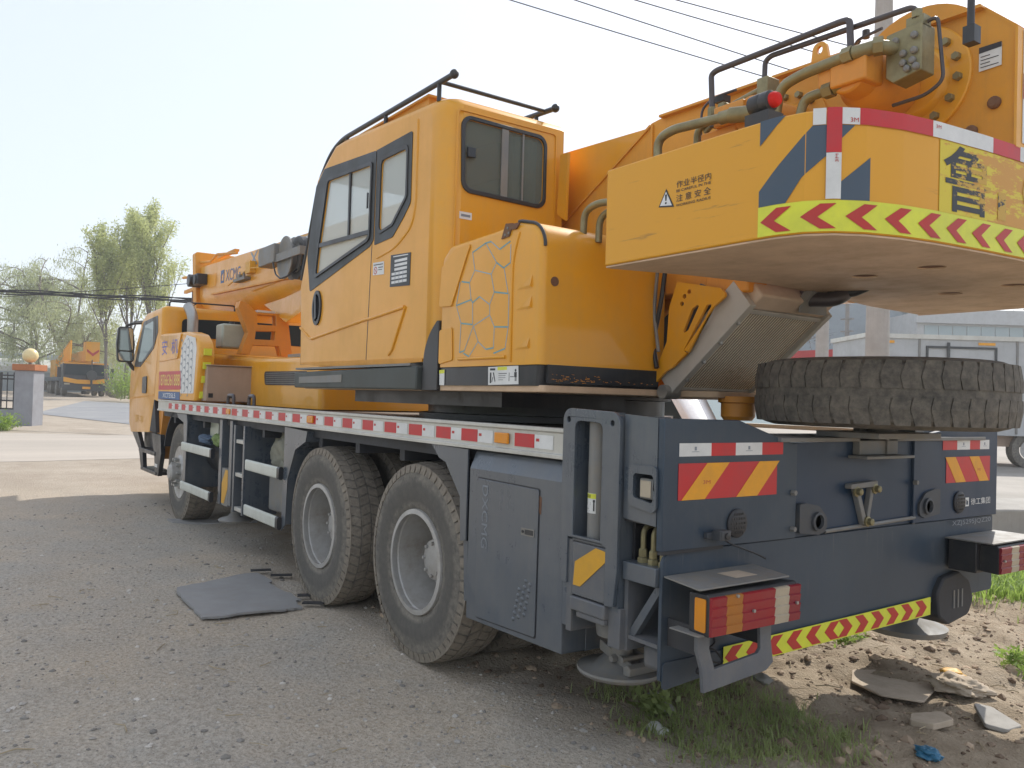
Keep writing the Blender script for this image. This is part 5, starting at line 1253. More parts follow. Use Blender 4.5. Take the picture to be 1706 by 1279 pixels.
for j in range(4):
    m = MB(); h = .05*j; r0 = sect(10.32, bt(10.3)-.04-h*.5, .33-h*.5, .38-h, .24-h*.4); r1 = [(p[0]+.14*(j+1), p[1], p[2]) for p in r0]; n1 = len(r0)
    m.add(r0+r1, [(k, (k+1) % n1, n1+(k+1) % n1, n1+k) for k in range(n1)]+[tuple(range(n1)), tuple(range(n1, 2*n1))]); m.build('boom_section', YEL2, boom)
m = MB()
for y in (-.12, 0, .12): m.lathe((11.05, y, 3.0), 'y', [(.16, -.03), (.17, -.03), (.15, 0), (.17, .03), (0, .03)], 24)
m.box(10.85, 11.3, .16, .19, 2.8, 3.2); m.box(10.85, 11.3, -.19, -.16, 2.8, 3.2); m.build('boom_head_sheave', RUST, boom)
m = MB(); m.box(10.3, 11.6, .20, .24, 2.98, 3.03); m.cyl((10.35, .3, 3.12), (10.9, .42, 3.14), .02); m.build('rope_guide', YEL2, boom)
# underside hinge block for the luffing cylinder
m = MB()
m.add([(8.6, .30, 2.74), (8.6, -.30, 2.74), (7.70, .36, 2.66), (7.70, -.36, 2.66), (7.75, .22, 2.52), (7.75, -.22, 2.52), (6.7, .30, 2.22), (6.7, -.30, 2.22), (5.2, .36, 2.45), (5.2, -.36, 2.45), (5.2, .36, 2.7), (5.2, -.36, 2.7)],
      [(0, 2, 4), (1, 5, 3), (0, 4, 5, 1), (4, 6, 7, 5), (2, 10, 8, 6, 4), (3, 5, 7, 9, 11), (6, 8, 9, 7), (8, 10, 11, 9)])
m.build('luffing_hinge_block', YEL, boom, smooth=0)
m = MB(); m.cyl((3.4, 0, 1.75), (5.3, 0, 2.18), .14, 28); m.cyl((5.3, 0, 2.18), (6.6, 0, 2.42), .10, 28); m.build('luffing_cylinder', YEL2, crane)
m = MB(); m.prism('y', [(1.2, 1.55), (4.0, 1.52), (4.0, 1.75), (3.2, 2.0), (1.2, 2.3)], .33, .36); m.prism('y', [(1.2, 1.55), (4.0, 1.52), (4.0, 1.75), (3.2, 2.0), (1.2, 2.3)], -.36, -.33); m.build('front_frame_plate', YEL2, crane)
# rib along the lower edge, lettering, fittings
m = MB(); m.prism('y', [(9.4, bt(9.4)-.42), (5.6, bt(5.6)-.42), (5.6, bt(5.6)-.44), (9.4, bt(9.4)-.44)], .361, .40); m.build('boom_rib', YEL2, boom)
def bl(x0, x1, zo, h): return lambda u, v: (x0+(x1-x0)*u, .3625, bt(x0+(x1-x0)*u)-zo+h*v)
m = MB(); text_on(m, 'XCMG', bl(8.85, 8.22, .29, .15), .03); m.prism('y', [(9.08, bt(9)-.30), (8.93, bt(9)-.30), (8.93, bt(9)-.13), (9.08, bt(9)-.13)], .361, .363, holes=[[(9.05, bt(9)-.27), (8.96, bt(9)-.27), (8.96, bt(9)-.16), (9.04, bt(9)-.2)]]); m.build('blue_lettering', BLUED, boom)
m = MB(); text_on(m, 'XCT25', bl(7.85, 6.65, .18, .17), .03); m.build('grey_lettering', GREYD, boom)
m = MB(); m.prism('y', [(6.05, bt(6)-.03), (5.93, bt(6)-.03), (5.93, bt(6)-.13), (6.05, bt(6)-.13)], .361, .363); o = m.build('white_sticker', WSH, boom)
m = MB(); text_on(m, '起重臂下', lambda u, v: (6.09-.09*v, .3625, bt(6)-.16-.13*u), .02); text_on(m, '禁止站人', lambda u, v: (5.96-.09*v, .3625, bt(6)-.16-.13*u), .02); m.build('black_lettering', INK, boom)
m = MB(); m.box(9.75, 10.12, .361, .50, 2.93, 3.08); m.cyl((10.05, .38, 3.0), (10.05, .55, 3.0), .09, 20); m.cyl((9.85, .38, 3.0), (9.85, .52, 3.0), .07, 16); m.build('camera_housing', BLK, boom, bevel=.01)
m = MB(); m.box(9.32, 9.62, .361, .364, 2.87, 3.05); m.build('yellow_bracket', YST, boom)
m = MB(); m.box(7.80, 8.25, .361, .44, 2.80, 2.835); m.box(8.0, 8.1, .40, .44, 2.835, 2.88); m.cyl((7.9, .41, 2.83), (7.9, .41, 2.90), .015); m.build('rope_clamp', GRYM, boom)
m = MB(); m.box(7.62, 7.80, .361, .43, 2.86, 3.0); m.tube(rpath([(8.6, .40, 2.80), (7.7, .42, 2.92), (7.0, .42, 2.85)], .1), .008, 6); m.build('hose_bracket', MSTR, boom)
# hose reel with box
m = MB(); m.lathe((6.10, .50, 2.83), 'y', [(.19, -.05), (.22, -.05), (.22, -.035), (.15, -.03), (.15, .03), (.22, .035), (.22, .05), (.17, .05), (.15, .04), (.0, .04)], 40); reel = m.build('cable_reel', GRYM, boom, smooth=40)
m = MB(); m.lathe((5.95, .44, 2.82), 'y', [(.19, -.03), (.22, -.03), (.22, .03), (.15, .03), (.15, -.03)], 40, close=True); m.build('reel_rubber_ring', BLK, reel)
m = MB(); m.box(5.62, 6.28, .56, .58, 2.80, 2.88); m.box(5.58, 5.62, .36, .58, 2.80, 2.88); m.build('reel_arm', GRYM, reel)
m = MB(); m.box(6.28, 6.78, .44, .60, 2.80, 3.0); m.build('junction_box', GRYM, reel, bevel=.01)
pipe([(6.3, .60, 2.80), (6.2, .6, 2.66), (6.05, .6, 2.60), (5.95, .55, 2.63), (5.95, .42, 2.74)], .008, BLK, 'reel_cable', .03)
m = MB(); m.tube(rpath([(10.25, .36, 3.30), (9.6, .36, bt(9.6)+.04), (9.3, .36, bt(9.3)+.11), (8.4, .36, bt(8.4)+.04)], .02), .018, 8); m.box(8.5, 9.3, .30, .36, bt(9)+.06, bt(9)+.09); m.build('rope_guard', YEL2, boom)

# ---- boom rest on the deck, faces the rear
m = MB()
bo = [(.70, 2.46), (.66, 2.43), (.54, 2.35), (.30, 2.34), (.21, 2.33), (.19, 2.28), (.115, 1.86), (.22, 1.86), (.245, 1.965), (.60, 1.965), (.63, 1.86), (.72, 1.86), (.66, 1.99), (.70, 2.16), (.735, 2.38)]
bo = [(.72, 2.44), (.675, 2.44), (.53, 2.33), (.47, 2.33), (.31, 2.335), (.18, 2.33), (.11, 1.86), (.24, 1.86), (.27, 1.97), (.56, 1.965), (.60, 1.86), (.70, 1.86), (.62, 2.10), (.735, 2.37)]
hw_ = [(.535, 2.125), (.315, 2.135), (.325, 2.035), (.545, 2.03)]; hw2 = [(.53, 2.31), (.315, 2.31), (.305, 2.20), (.52, 2.195)]
m.prism('x', bo, 6.98, 7.02, holes=[hw_, hw2]); br = m.build('boom_rest', ORG, crane, bevel=.004)
m = MB(); m.prism('x', bo, 7.09, 7.12, holes=[hw_, hw2]); m.prism('x', [(.72, 2.44), (.735, 2.37), (.62, 2.10), (.70, 1.86), (.69, 1.86), (.61, 2.10), (.725, 2.37), (.71, 2.44)], 7.02, 7.09); m.build('rest_back_plate', ORG, br)
m = MB(); m.box(6.99, 7.12, .32, .52, 2.336, 2.36); m.build('rest_pad', TEXW, br)
m = MB(); m.box(7.2, 7.46, .55, .84, 1.93, 2.20); wt = m.build('washer_tank', PLAST_W, crane, bevel=.02)
m = MB(); m.lathe((7.33, .7, 2.2), 'z', [(.03, 0), (.03, .03), (0, .03)], 14); m.build('tank_cap', BLK, wt)
pipe([(7.2, .55, 2.18), (7.1, .50, 2.16), (7.1, .52, 2.02), (7.15, .60, 1.95)], .010, BLK, 'fuel_hose', .04)

# ---- engine cowl and tool box on the deck
m = MB(); m.prism('x', [(.45, 1.31), (.74, 1.31), (.74, 1.74), (.68, 1.80), (.0, 1.84), (-.9, 1.80), (-.95, 1.31)], 4.9, 8.2); 
CH = glassmat('dummy', (1, 1, 1)); bpy.data.materials.remove(CH)
m = MB(); loft(m, rpoly([(8.2, 1.31), (8.2, 1.90), (6.3, 1.80), (4.6, 1.77), (4.6, 1.31)], [0, .05, .05, .05, 0]), rpoly([(8.15, 1.31), (8.15, 1.84), (6.3, 1.74), (4.65, 1.71), (4.65, 1.31)], [0, .05, .05, .05, 0]), -.95, .72, .06); cowl = m.build('engine_cowl', YEL, crane)
m = MB(); m.prism('y', rpoly([(6.08, 1.655), (4.9, 1.645), (4.9, 1.515), (6.04, 1.52)], .04), .7205, .726); gr = m.build('cowl_grille', BLK, cowl)
m = MB()
for k in range(6): m.box(4.95, 6.0, .7262, .732, 1.53+.02*k, 1.537+.02*k)
m.build('grille_bars', GRYM, gr)
m = MB(); m.box(4.75, 5.5, .35, .65, 1.78, 1.84)
m = MB(); m.prism('x', [(.0, 1.80), (-.19, 1.80), (-.19, 2.02), (0, 2.01)], 6.5, 6.8); m.build('coolant_tank', PLAST_W, crane, bevel=.02)
m = MB(); m.prism('z', [(5.9, .55), (5.0, .55), (5.0, .3), (5.9, .3)], 1.80, 1.83); m.build('cowl_step', CHR, cowl)
m = MB(); m.box(6.5, 6.9, .71, 1.17, 1.335, 1.70); tb = m.build('tool_box', BEIGE, crane, bevel=.008)
for y in (1.105, .90): m = MB(); m.box(6.496, 6.4995, y, y+.045, 1.375, 1.42); m.build('box_slot', BLK, tb)
m = MB(); m.box(6.48, 6.92, .695, 1.18, 1.702, 1.712); m.build('box_lid', BEIGE, tb, bevel=.004)

# ---- rounded air-filter cover beside the carrier cab
co = rpoly([(8.37, 1.34), (8.37, 2.115), (7.1, 2.075), (6.78, 2.03), (6.60, 1.93), (6.54, 1.80), (6.60, 1.55), (6.68, 1.34)], [0, .03, .2, .3, .2, .1, .1, 0], 6)
ci = [((p[0]+.04 if p[0] < 7 else p[0]), (p[1]-.03 if p[1] > 1.9 else p[1])) for p in co]
m = MB(); loft(m, co, ci, 1.09, 1.24, .04); fc = m.build('filter_cover', YEL, crane, smooth=50)
m = MB(); m.prism('y', rpoly([(7.09, 2.035), (6.72, 1.99), (6.66, 1.875), (6.73, 1.413), (7.292, 1.407), (7.341, 1.70), (7.27, 1.931)], .02), 1.2405, 1.2412); hd_ = m.build('hexagon_decal', WSH, fc)
m = MB()
for i in range(6):
    for j in range(8):
        cx = 7.28-.14*i; cz = 1.43+.085*j+(.042 if i % 2 else 0)
        if not (6.76 < cx < 7.3 and cz < 1.97-.05*(7.0-cx)): continue
        P = [(cx+.045, cz+.04), (cx+.0, cz+.055), (cx-.05, cz+.02), (cx-.045, cz-.035), (cx, cz-.05)]
        for a, b in zip(P[:-1], P[1:]): line2(m, a, b, .012, 1.2413)
m.build('decal_lines', GREYD, hd_)
m = MB(); text_on(m, '安', lft(1.2408, 8.25, 7.98, 1.85, 2.03), .02); text_on(m, '机', lft(1.2408, 7.78, 7.46, 1.85, 2.02), .02); m.build('violet_lettering', PURP, fc)
m = MB(); m.prism('y', [(8.35, 1.657), (7.30, 1.653), (7.27, 1.45), (8.346, 1.441)], 1.2405, 1.243); pp = m.build('phone_plate', RED, fc)
YTX = flat('yellow_letters', (.78, .62, .12), .5)
m = MB(); text_on(m, '18766361888', lft(1.2433, 8.30, 7.32, 1.49, 1.62), .02); m.build('phone_number', YTX, pp)
m = MB(); m.prism('y', [(8.343, 1.423), (7.308, 1.423), (7.295, 1.333), (8.353, 1.333)], 1.2405, 1.243); pp = m.build('model_plate', BLUED, fc)
m = MB(); text_on(m, 'XCT35L5', lft(1.2433, 8.12, 7.50, 1.352, 1.405), .03); m.build('model_lettering', TEXW, pp)
m = MB()
for x, z in ((6.525, 1.84), (6.545, 1.70), (6.585, 1.56), (6.645, 1.40)):
    m = MB(); m.prism('x', [(1.20, z-.035), (1.125, z-.035), (1.125, z+.035), (1.20, z+.035)], x-.012, x+.02); m.build('lime_reflector', YGR, fc)
m = MB(); m.tube(rpath([(8.36, 1.243, 1.78), (7.42, 1.243, 1.80), (7.38, 1.243, 1.95), (7.30, 1.243, 2.06)], .06), .010, 8); m.build('cover_rib', YEL, fc)
m = MB(); m.tube(rpath([(8.05, .95, 1.95), (8.05, .95, 2.33), (8.20, .97, 2.45)], .12, 6), .062, 20, cap=False); ex = m.build('exhaust_pipe', CHR, crane, smooth=60)
m = MB(); d = (Vector((8.20, .97, 2.45))-Vector((8.05, .95, 2.33))).normalized(); e0 = Vector((8.20, .97, 2.45))
m = MB(); m.cyl(e0-d*.05, e0-d*.002, .057, 20); m.build('exhaust_plug', INK, ex)  # solid black plug filling the pipe just inside its mouth

# ---- carrier cab
C0 = rpoly([(8.36, 1.30), (8.36, 2.46), (9.30, 2.44), (9.62, 2.36), (10.26, 1.74), (10.30, 1.40), (10.24, .98), (10.10, .86), (8.86, .91), (8.66, 1.32)], [0, .06, .1, .08, .05, .05, .05, .03, .02, .02])
C1 = []
for x, z in C0: C1.append((x+(.04 if x < 8.5 else (-.07 if x > 9.4 else 0)), z-(.05 if z > 2.3 else 0)))
m = MB(); loft(m, C0, C1, 0, 1.225, .09, capa=False); loft(m, C0, C1, 0, -1.225, .09, capa=False); cc = m.build('carrier_cab', YEL, crane, smooth=50)
wz = rpoly([(9.40, 2.345), (8.58, 2.36), (8.55, 2.17), (8.74, 1.96), (9.50, 1.745), (9.62, 1.80), (9.98, 1.80)], .02)
wz = rpoly([(9.42, 2.32), (8.60, 2.35), (8.56, 2.15), (8.78, 1.95), (9.55, 1.735), (9.96, 1.74)], [.03, .03, .05, .03, .03, .03])
wi = rpoly([(9.36, 2.27), (8.84, 2.30), (8.82, 1.99), (9.45, 1.80), (9.72, 1.80)], .03)
m = MB(); m.prism('y', wz, 1.226, 1.230, holes=[wi]); cw_ = m.build('door_window_surround', BLK, cc)
m = MB(); m.prism('y', wi, 1.2255, 1.228); m.build('door_glass', GLSB, cw_)
m = MB(); m.box(8.70, 8.72, 1.230, 1.236, 2.0, 2.32); m.build('grab_bar', GRYM, cw_)
m = MB(); seam(m, (8.50, 2.20), (8.66, 1.34), .012, 1.226); seam(m, (10.2, 1.31), (8.70, 1.37), .02, 1.226); seam(m, (9.40, 2.35), (10.1, 1.6), .0, 1.226) if False else None; m.build('door_seam', YEL2, cc)
m = MB(); m.prism('y', rpoly([(9.36, 1.60), (9.10, 1.61), (9.11, 1.39), (9.36, 1.39)], .03), 1.226, 1.235); m.build('door_handle', BLK, cc)
m = MB(); text_on(m, '豪丰', lft(1.227, 9.8, 9.2, 1.0, 1.10), .0)
m.build('faded_lettering', MSTR, cc)
m = MB(); m.prism('x', rpoly([(1.0, 2.31), (.27, 2.33), (-.95, 2.33), (-.95, 2.05), (1.0, 2.10)], .05), 8.35, 8.3595); m.build('rear_window', GLS2, cc)
m = MB(); m.tube(rpath([(8.45, 1.13, 2.44), (8.45, 1.13, 2.52), (8.45, .35, 2.53), (8.45, .35, 2.46)], .03), .010, 8); m.tube([(8.45, .9, 2.46), (8.45, .8, 2.53)], .008, 6); m.build('roof_handle', BLK, cc)
m = MB(); m.prism('y', [(8.87, 1.33), (8.63, 1.33), (8.50, .92), (8.84, .92)], 1.10, 1.224); m.build('door_rear_pillar', UND, cc)
m = MB(); m.prism('y', [(8.55, 1.30), (8.30, 1.30), (8.42, .95), (8.50, .60), (8.66, .62)], .8, 1.18); m.build('wheel_arch_flap', ORG, cc)
# steps below the door
m = MB(); m.prism('y', [(10.12, .87), (9.60, .65), (9.42, .40), (9.28, .40), (9.36, .62), (9.72, .88)], 1.15, 1.20)
m.prism('y', [(8.86, .905), (8.36, .90), (8.30, .68), (8.42, .40), (8.60, .40), (8.66, .62)], 1.15, 1.20)
m.box(8.60, 9.56, 1.0, 1.21, .63, .68); m.box(8.5, 9.40, 1.0, 1.21, .40, .44); m.box(8.9, 9.8, .9, 1.1, .6, .9)
m.build('cab_steps', BLK, crane, bevel=.004)
m = MB(); m.box(8.46, 8.60, 1.201, 1.204, .50, .54); m.build('step_reflector', WSH, crane)
# mirror
m = MB(); fr_ = rpoly([(0, 0), (.20, 0), (.22, .25), (.20, .48), (.02, .48), (-.01, .25)], .04)
mo = Vector((9.95, 1.235, 1.80))
fm = [(mo.y+a-.0, mo.z+b) for a, b in fr_]
m.prism('x', fm, 9.97, 10.06); mi = m.build('side_mirror', BLK, crane, bevel=.01)
m = MB(); m.prism('x', rpoly([(mo.y+.015, mo.z+.16), (mo.y+.20, mo.z+.16), (mo.y+.19, mo.z+.46), (mo.y+.025, mo.z+.46)], .03), 9.962, 9.9695); m.prism('x', rpoly([(mo.y+.015, mo.z+.02), (mo.y+.185, mo.z+.02), (mo.y+.20, mo.z+.14), (mo.y+.01, mo.z+.14)], .03), 9.962, 9.9695); m.build('mirror_glass', MIR, mi)
m = MB(); m.tube(rpath([(9.6, 1.12, 2.33), (9.98, 1.25, 2.33), (10.01, 1.33, 2.30), (10.01, 1.33, 2.25)], .05), .018, 8); m.tube(rpath([(9.95, 1.10, 1.68), (10.01, 1.22, 1.70), (10.01, 1.30, 1.82)], .05), .026, 8); m.prism('z', [(9.3, 1.14), (9.8, 1.12), (10.02, 1.26), (9.8, 1.28)], 2.33, 2.35); m.build('mirror_arm', BLK, mi)

# ================================================================ carried things that rest on the truck
# spare wheel lying on the rear box
sp = thing('spare_tyre', 'dark worn spare tyre lying flat on the rear of the truck crane under its counterweight', 'spare tyre', (-.052, -.058, 1.33))
m = MB(); tyre(m, (0, 0, 0), r=.54, wd=.285)
m.xf(lambda p: Vector((-.052+p.x, -.058+p.z, 1.512+p.y))); st_ = m.build('tyre', TYS, sp, smooth=45)
m = MB()
cnt = 46
for k in range(cnt):
    for sg in (-1, 1):
        t0 = 2*math.pi*(k+(.5 if sg > 0 else 0))/cnt; dt = 2*math.pi/cnt*.88; P = []
        for rr_, sc_ in ((.530, 1), (.5455, 1)):
            for tt, hh in ((t0, .015), (t0+dt, .015), (t0+dt*.92, .055), (t0+dt*1.05, .112), (t0+dt*.15, .112), (t0-.02, .055)):
                P.append((-.052+(rr_-(.012 if hh > .1 else 0))*math.cos(tt), -.058+(rr_-(.012 if hh > .1 else 0))*math.sin(tt), 1.512+sg*hh*1.14))
        m.add(P, [(0, 1, 2, 3, 4, 5), (6, 7, 8, 9, 10, 11)]+[(i, (i+1) % 6, 6+(i+1) % 6, 6+i) for i in range(6)])
m.build('tread', TYS, st_, smooth=0)
m = MB(); m.lathe((-.052, -.058, 1.512), 'z', [(.278, -.115), (.29, -.12), (.29, .12), (.278, .115), (.262, .06), (.262, -.06)], 48, close=True); m.lathe((-.052, -.058, 1.42), 'z', [(0, 0), (.26, 0), (.26, .01), (0, .01)], 40); m.build('rim', SIL, sp)
m = MB(); m.box(-.20, .10, -.30, .20, 1.32, 1.345); m.lathe((-.052, -.058, 0), 'z', [(.06, 1.34), (.06, 1.45), (0, 1.45)], 16); m.prism('z', [(-.02, .6), (.35, .6), (.35, -1.1), (-.02, -1.1)], 1.30, 1.318); m.build('spare_carrier', GRYM, crane, bevel=.003)

# cloths lying behind the guard bar, a sack behind the second bars
def cloth(name, mat, c, sx, sy, sz, seed, lab, cat):
    m = MB(); m.sphere((0, 0, 0), 1, 44, 28)
    def f(p):
        k = 1+.5*noise.noise(p*1.7+Vector((seed, 0, 0)))+.32*abs(noise.noise(p*4+Vector((0, seed, 0))))+.12*noise.noise(p*9)
        return Vector((c[0]+p.x*sx*k, c[1]+p.y*sy*k, c[2]+p.z*sz*k))
    m.xf(f); o = m.build(name, mat, smooth=60); tag(o, lab, cat); return o
cloth('folded_cloth', CLOTHB, (6.50, 1.14, .95), .24, .06, .04, 3, 'crumpled blue cloth tucked behind the upper white guard bar near the front wheel', 'cloth')
cloth('safety_vest', CLOTHG, (6.12, 1.14, .965), .14, .04, .05, 8, 'yellow green safety vest stuffed above the upper white guard bar', 'vest')
cloth('woven_sack', SACK, (4.38, 1.0, .93), .33, .14, .17, 5, 'dirty grey green sack wedged under the deck between the ladder and the rear wheels', 'sack')

# ================================================================ ground details near the camera
def lies(x, y): return gz(x, y)
def blob(name, mat, c, s, seed, lab=None, cat=None, group=None, flatb=True):
    m = MB(); m.sphere((0, 0, 0), 1, 14, 9)
    def f(p):
        k = 1+.45*noise.noise(p*1.3+Vector((seed, 1.7*seed, 0)))
        return Vector((c[0]+p.x*s[0]*k, c[1]+p.y*s[1]*k, c[2]+p.z*s[2]*k))
    m.xf(f); o = m.build(name, mat, smooth=40)
    if lab: tag(o, lab, cat, group)
    return o
# flat worn mat with torn straps
m = MB(); rng2 = random.Random(4); pts = [(4.10, 1.96), (4.17, 1.80), (4.21, 1.70), (4.34, 1.38), (4.33, 1.30), (4.20, 1.29), (3.98, 1.30), (3.95, 1.34), (3.62, 1.33), (3.58, 1.30), (3.36, 1.31), (3.33, 1.36), (3.16, 1.38), (3.15, 1.50), (3.17, 1.66), (3.18, 1.85), (3.22, 2.01), (3.55, 2.0), (3.85, 1.99)]
P2 = []
for i, p in enumerate(pts):
    q2 = pts[(i+1) % len(pts)]
    for k in range(4): P2.append((p[0]+(q2[0]-p[0])*k/4+rng2.uniform(-.008, .008), p[1]+(q2[1]-p[1])*k/4+rng2.uniform(-.008, .008)))
m.prism('z', P2, 0, .014); m.xf(lambda p: Vector((p.x, p.y, p.z+.004+.010*noise.noise(Vector((p.x*3, p.y*3, 0)))+.006)))
mat_o = m.build('rubber_mat', MAT_RUB, smooth=20); tag(mat_o, 'flat grey worn rubber sheet with torn edges lying on the gravel', 'rubber mat')
m = MB()
for a, b in (((4.40, 1.33), (4.36, 1.18)), ((4.16, 1.25), (4.10, 1.10)), ((3.45, 1.30), (3.40, 1.16)), ((3.24, 1.34), (3.16, 1.22))):
    d = (Vector(b)-Vector(a)).normalized(); n_ = Vector((-d.y, d.x))*.03; m.prism('z', [tuple(Vector(a)+n_), tuple(Vector(b)+n_), tuple(Vector(b)-n_), tuple(Vector(a)-n_)], .026, .034)
m.build('torn_strap', INK, mat_o)
m = MB(); m.prism('z', [(7.5, 1.28), (7.25, 1.28), (7.0, .95), (6.85, .5), (7.05, .4), (7.3, .9)], .0, .02); o = m.build('board', MAT_RUB, smooth=20); tag(o, 'thin flat board lying on the ground beside the front wheel', 'board')
# pebbles: scattered gravel nobody could count
def pebbles(name, mat, n_, fx, size, seed):
    r = np.random.default_rng(seed); V = []; F = []
    ico = np.array([(0, 0, 1), (.9, 0, .3), (.28, .85, .3), (-.72, .53, .3), (-.72, -.53, .3), (.28, -.85, .3), (.7, .5, -.5), (-.3, .8, -.5), (-.9, 0, -.5), (-.3, -.8, -.5), (.7, -.5, -.5)])
    fi = [(0, 1, 2), (0, 2, 3), (0, 3, 4), (0, 4, 5), (0, 5, 1), (1, 6, 2), (2, 7, 3), (3, 8, 4), (4, 9, 5), (5, 10, 1), (2, 6, 7), (3, 7, 8), (4, 8, 9), (5, 9, 10), (1, 10, 6)]
    for i in range(n_):
        x, y = fx(r); s = size*(.35+r.exponential(.5)); s = min(s, size*3)
        a = r.uniform(0, 6.28); ca, sa = math.cos(a), math.sin(a)
        v = ico*(1+r.uniform(-.25, .25, ico.shape))*np.array([s, s*r.uniform(.5, 1), s*r.uniform(.35, .7)])
        h = ground_z(x, y)
        o = len(V)
        for p in v: V.append((x+p[0]*ca-p[1]*sa, y+p[0]*sa+p[1]*ca, h+p[2]+s*.12))
        F += [tuple(k+o for k in f) for f in fi]
    me = bpy.data.meshes.new(name); me.from_pydata(V, [], F); me.materials.append(mat)
    o = bpy.data.objects.new(name, me); COL.objects.link(o); o['kind'] = 'stuff'; return o
from mathutils.bvhtree import BVHTree
GM = ground.data
gv = np.empty(len(GM.vertices)*3); GM.vertices.foreach_get('co', gv); gv = gv.reshape(-1, 3)
GX = np.unique(gv[:, 0]); GY = np.unique(gv[:, 1]); GZ = gv[:, 2].reshape(len(GX), len(GY))
def ground_z(x, y):
    i = min(max(np.searchsorted(GX, x)-1, 0), len(GX)-2); j = min(max(np.searchsorted(GY, y)-1, 0), len(GY)-2)
    u = (x-GX[i])/(GX[i+1]-GX[i]); v = (y-GY[j])/(GY[j+1]-GY[j])
    return float(GZ[i, j]*(1-u)*(1-v)+GZ[i+1, j]*u*(1-v)+GZ[i, j+1]*(1-u)*v+GZ[i+1, j+1]*u*v)
def stonemat(name, a, b):
    n = N(name); oi = n.new('ShaderNodeNewGeometry'); r_ = n.ramp(oi.outputs['Random Per Island'], [(0, a), (.7, b), (1, tuple(min(1, x*1.5) for x in b))]); n.base(r_); n.rough(.9); return n.m
SG1 = stonemat('gravel_grey', (.19, .175, .155), (.40, .37, .33)); SG2 = stonemat('gravel_brown', (.13, .085, .055), (.36, .27, .19))
def near_track(r):
    t = r.uniform(0, 1)**1.6; x = -.8+t*10; y = r.uniform(1.0, 4.6) if x < 5 else r.uniform(-.5, 4.6); return x, y
pebbles('gravel', SG1, 11000, near_track, .0075, 1)
def soil(r): return r.uniform(-1.2, 3.0), r.uniform(-3.8, 1.0)
pebbles('soil_clods', SG2, 4200, soil, .016, 2)
# bigger loose stones one can tell apart
for i, (x, y, s, mt_, nm, lab) in enumerate([
    (.76, .50, .045, CONC, 'stone', 'small white lump of broken plaster behind the left foot pad, the one nearest the truck'),
    (.60, .60, .06, CONC, 'stone', 'pale crumbled stone in the shaded grass behind the left foot pad'),
    (.487, .753, .05, WHT, 'stone', 'smooth white stone at the near edge of the shaded grass'),
    (.121, -1.10, .07, MSTR, 'stone', 'mustard coloured broken stone beside the flat pale slab'),
    (.55, -.05, .05, CONC, 'stone', 'flat pale chip of stone in the grass right behind the lamp guard')]):
    o = blob(nm, mt_, (x, y, ground_z(x, y)+s*.25), (s, s*.8, s*.5), i*3.1, lab, 'stone', 'loose stones around the rear of the crane')
def slab(name, mat, pts, t, lab, cat, tilt=.0):
    m = MB(); m.prism('z', rpoly(pts, .02, 2), 0, t); cx = sum(p[0] for p in pts)/len(pts); cy = sum(p[1] for p in pts)/len(pts)
    h = sum(ground_z(*p) for p in pts+[(cx, cy)])/(len(pts)+1)+.004
    m.xf(lambda p: Vector((p.x, p.y, p.z+h+.004+tilt*(p.x-cx)))); o = m.build(name, mat, smooth=20, bevel=.004); tag(o, lab, cat); return o
slab('cardboard_sheet', CARD, [(.53, -.80), (.42, -.98), (.22, -1.02), (.12, -.92), (.05, -.66), (.22, -.56), (.42, -.62)], .012, 'flat pale brown slab lying on the bare soil behind the crane', 'slab')
slab('broken_tile', CONC, [(-.13, -.78), (-.20, -.82), (-.37, -.74), (-.36, -.62), (-.28, -.58)], .02, 'light grey broken tile at the right edge on the sunlit soil', 'tile', .1)
slab('flat_rock', CARD, [(-.05, -.36), (-.12, -.50), (-.22, -.42), (-.2, -.28), (-.1, -.26)], .03, 'flat brown rock half sunk in the shaded soil', 'rock', -.1)
cloth('dirty_rag', CARD, (.02, -.94, .04), .13, .09, .04, 11, 'dirty twisted rag on the bare soil near the right edge', 'rag')
cloth('blue_plastic_bag', flat('blue_plastic', (.03, .16, .28), .4), (-.324, .0, .025), .05, .035, .022, 14, 'crumpled blue plastic scrap on the soil at the bottom edge', 'plastic bag')
# twigs and straw
m = MB(); rr2 = random.Random(9)
for k in range(230):
    if k < 70: x, y = rr2.uniform(-.2, 5), rr2.uniform(1.4, 3.4)
    else: x, y = rr2.uniform(-1.0, 1.6), rr2.uniform(-2.4, .6)
    a = rr2.uniform(0, 6.3); l = rr2.uniform(.03, .13); h = ground_z(x, y)+.008; b = rr2.uniform(-.4, .4)
    m.tube([(x, y, h), (x+l*.5*math.cos(a), y+l*.5*math.sin(a), h+rr2.uniform(0, .012)), (x+l*math.cos(a+b), y+l*math.sin(a+b), h)], rr2.uniform(.0012, .003), 4)
STRAW = flat('straw', (.40, .32, .20), .9); o = m.build('straw', STRAW); o['kind'] = 'stuff'

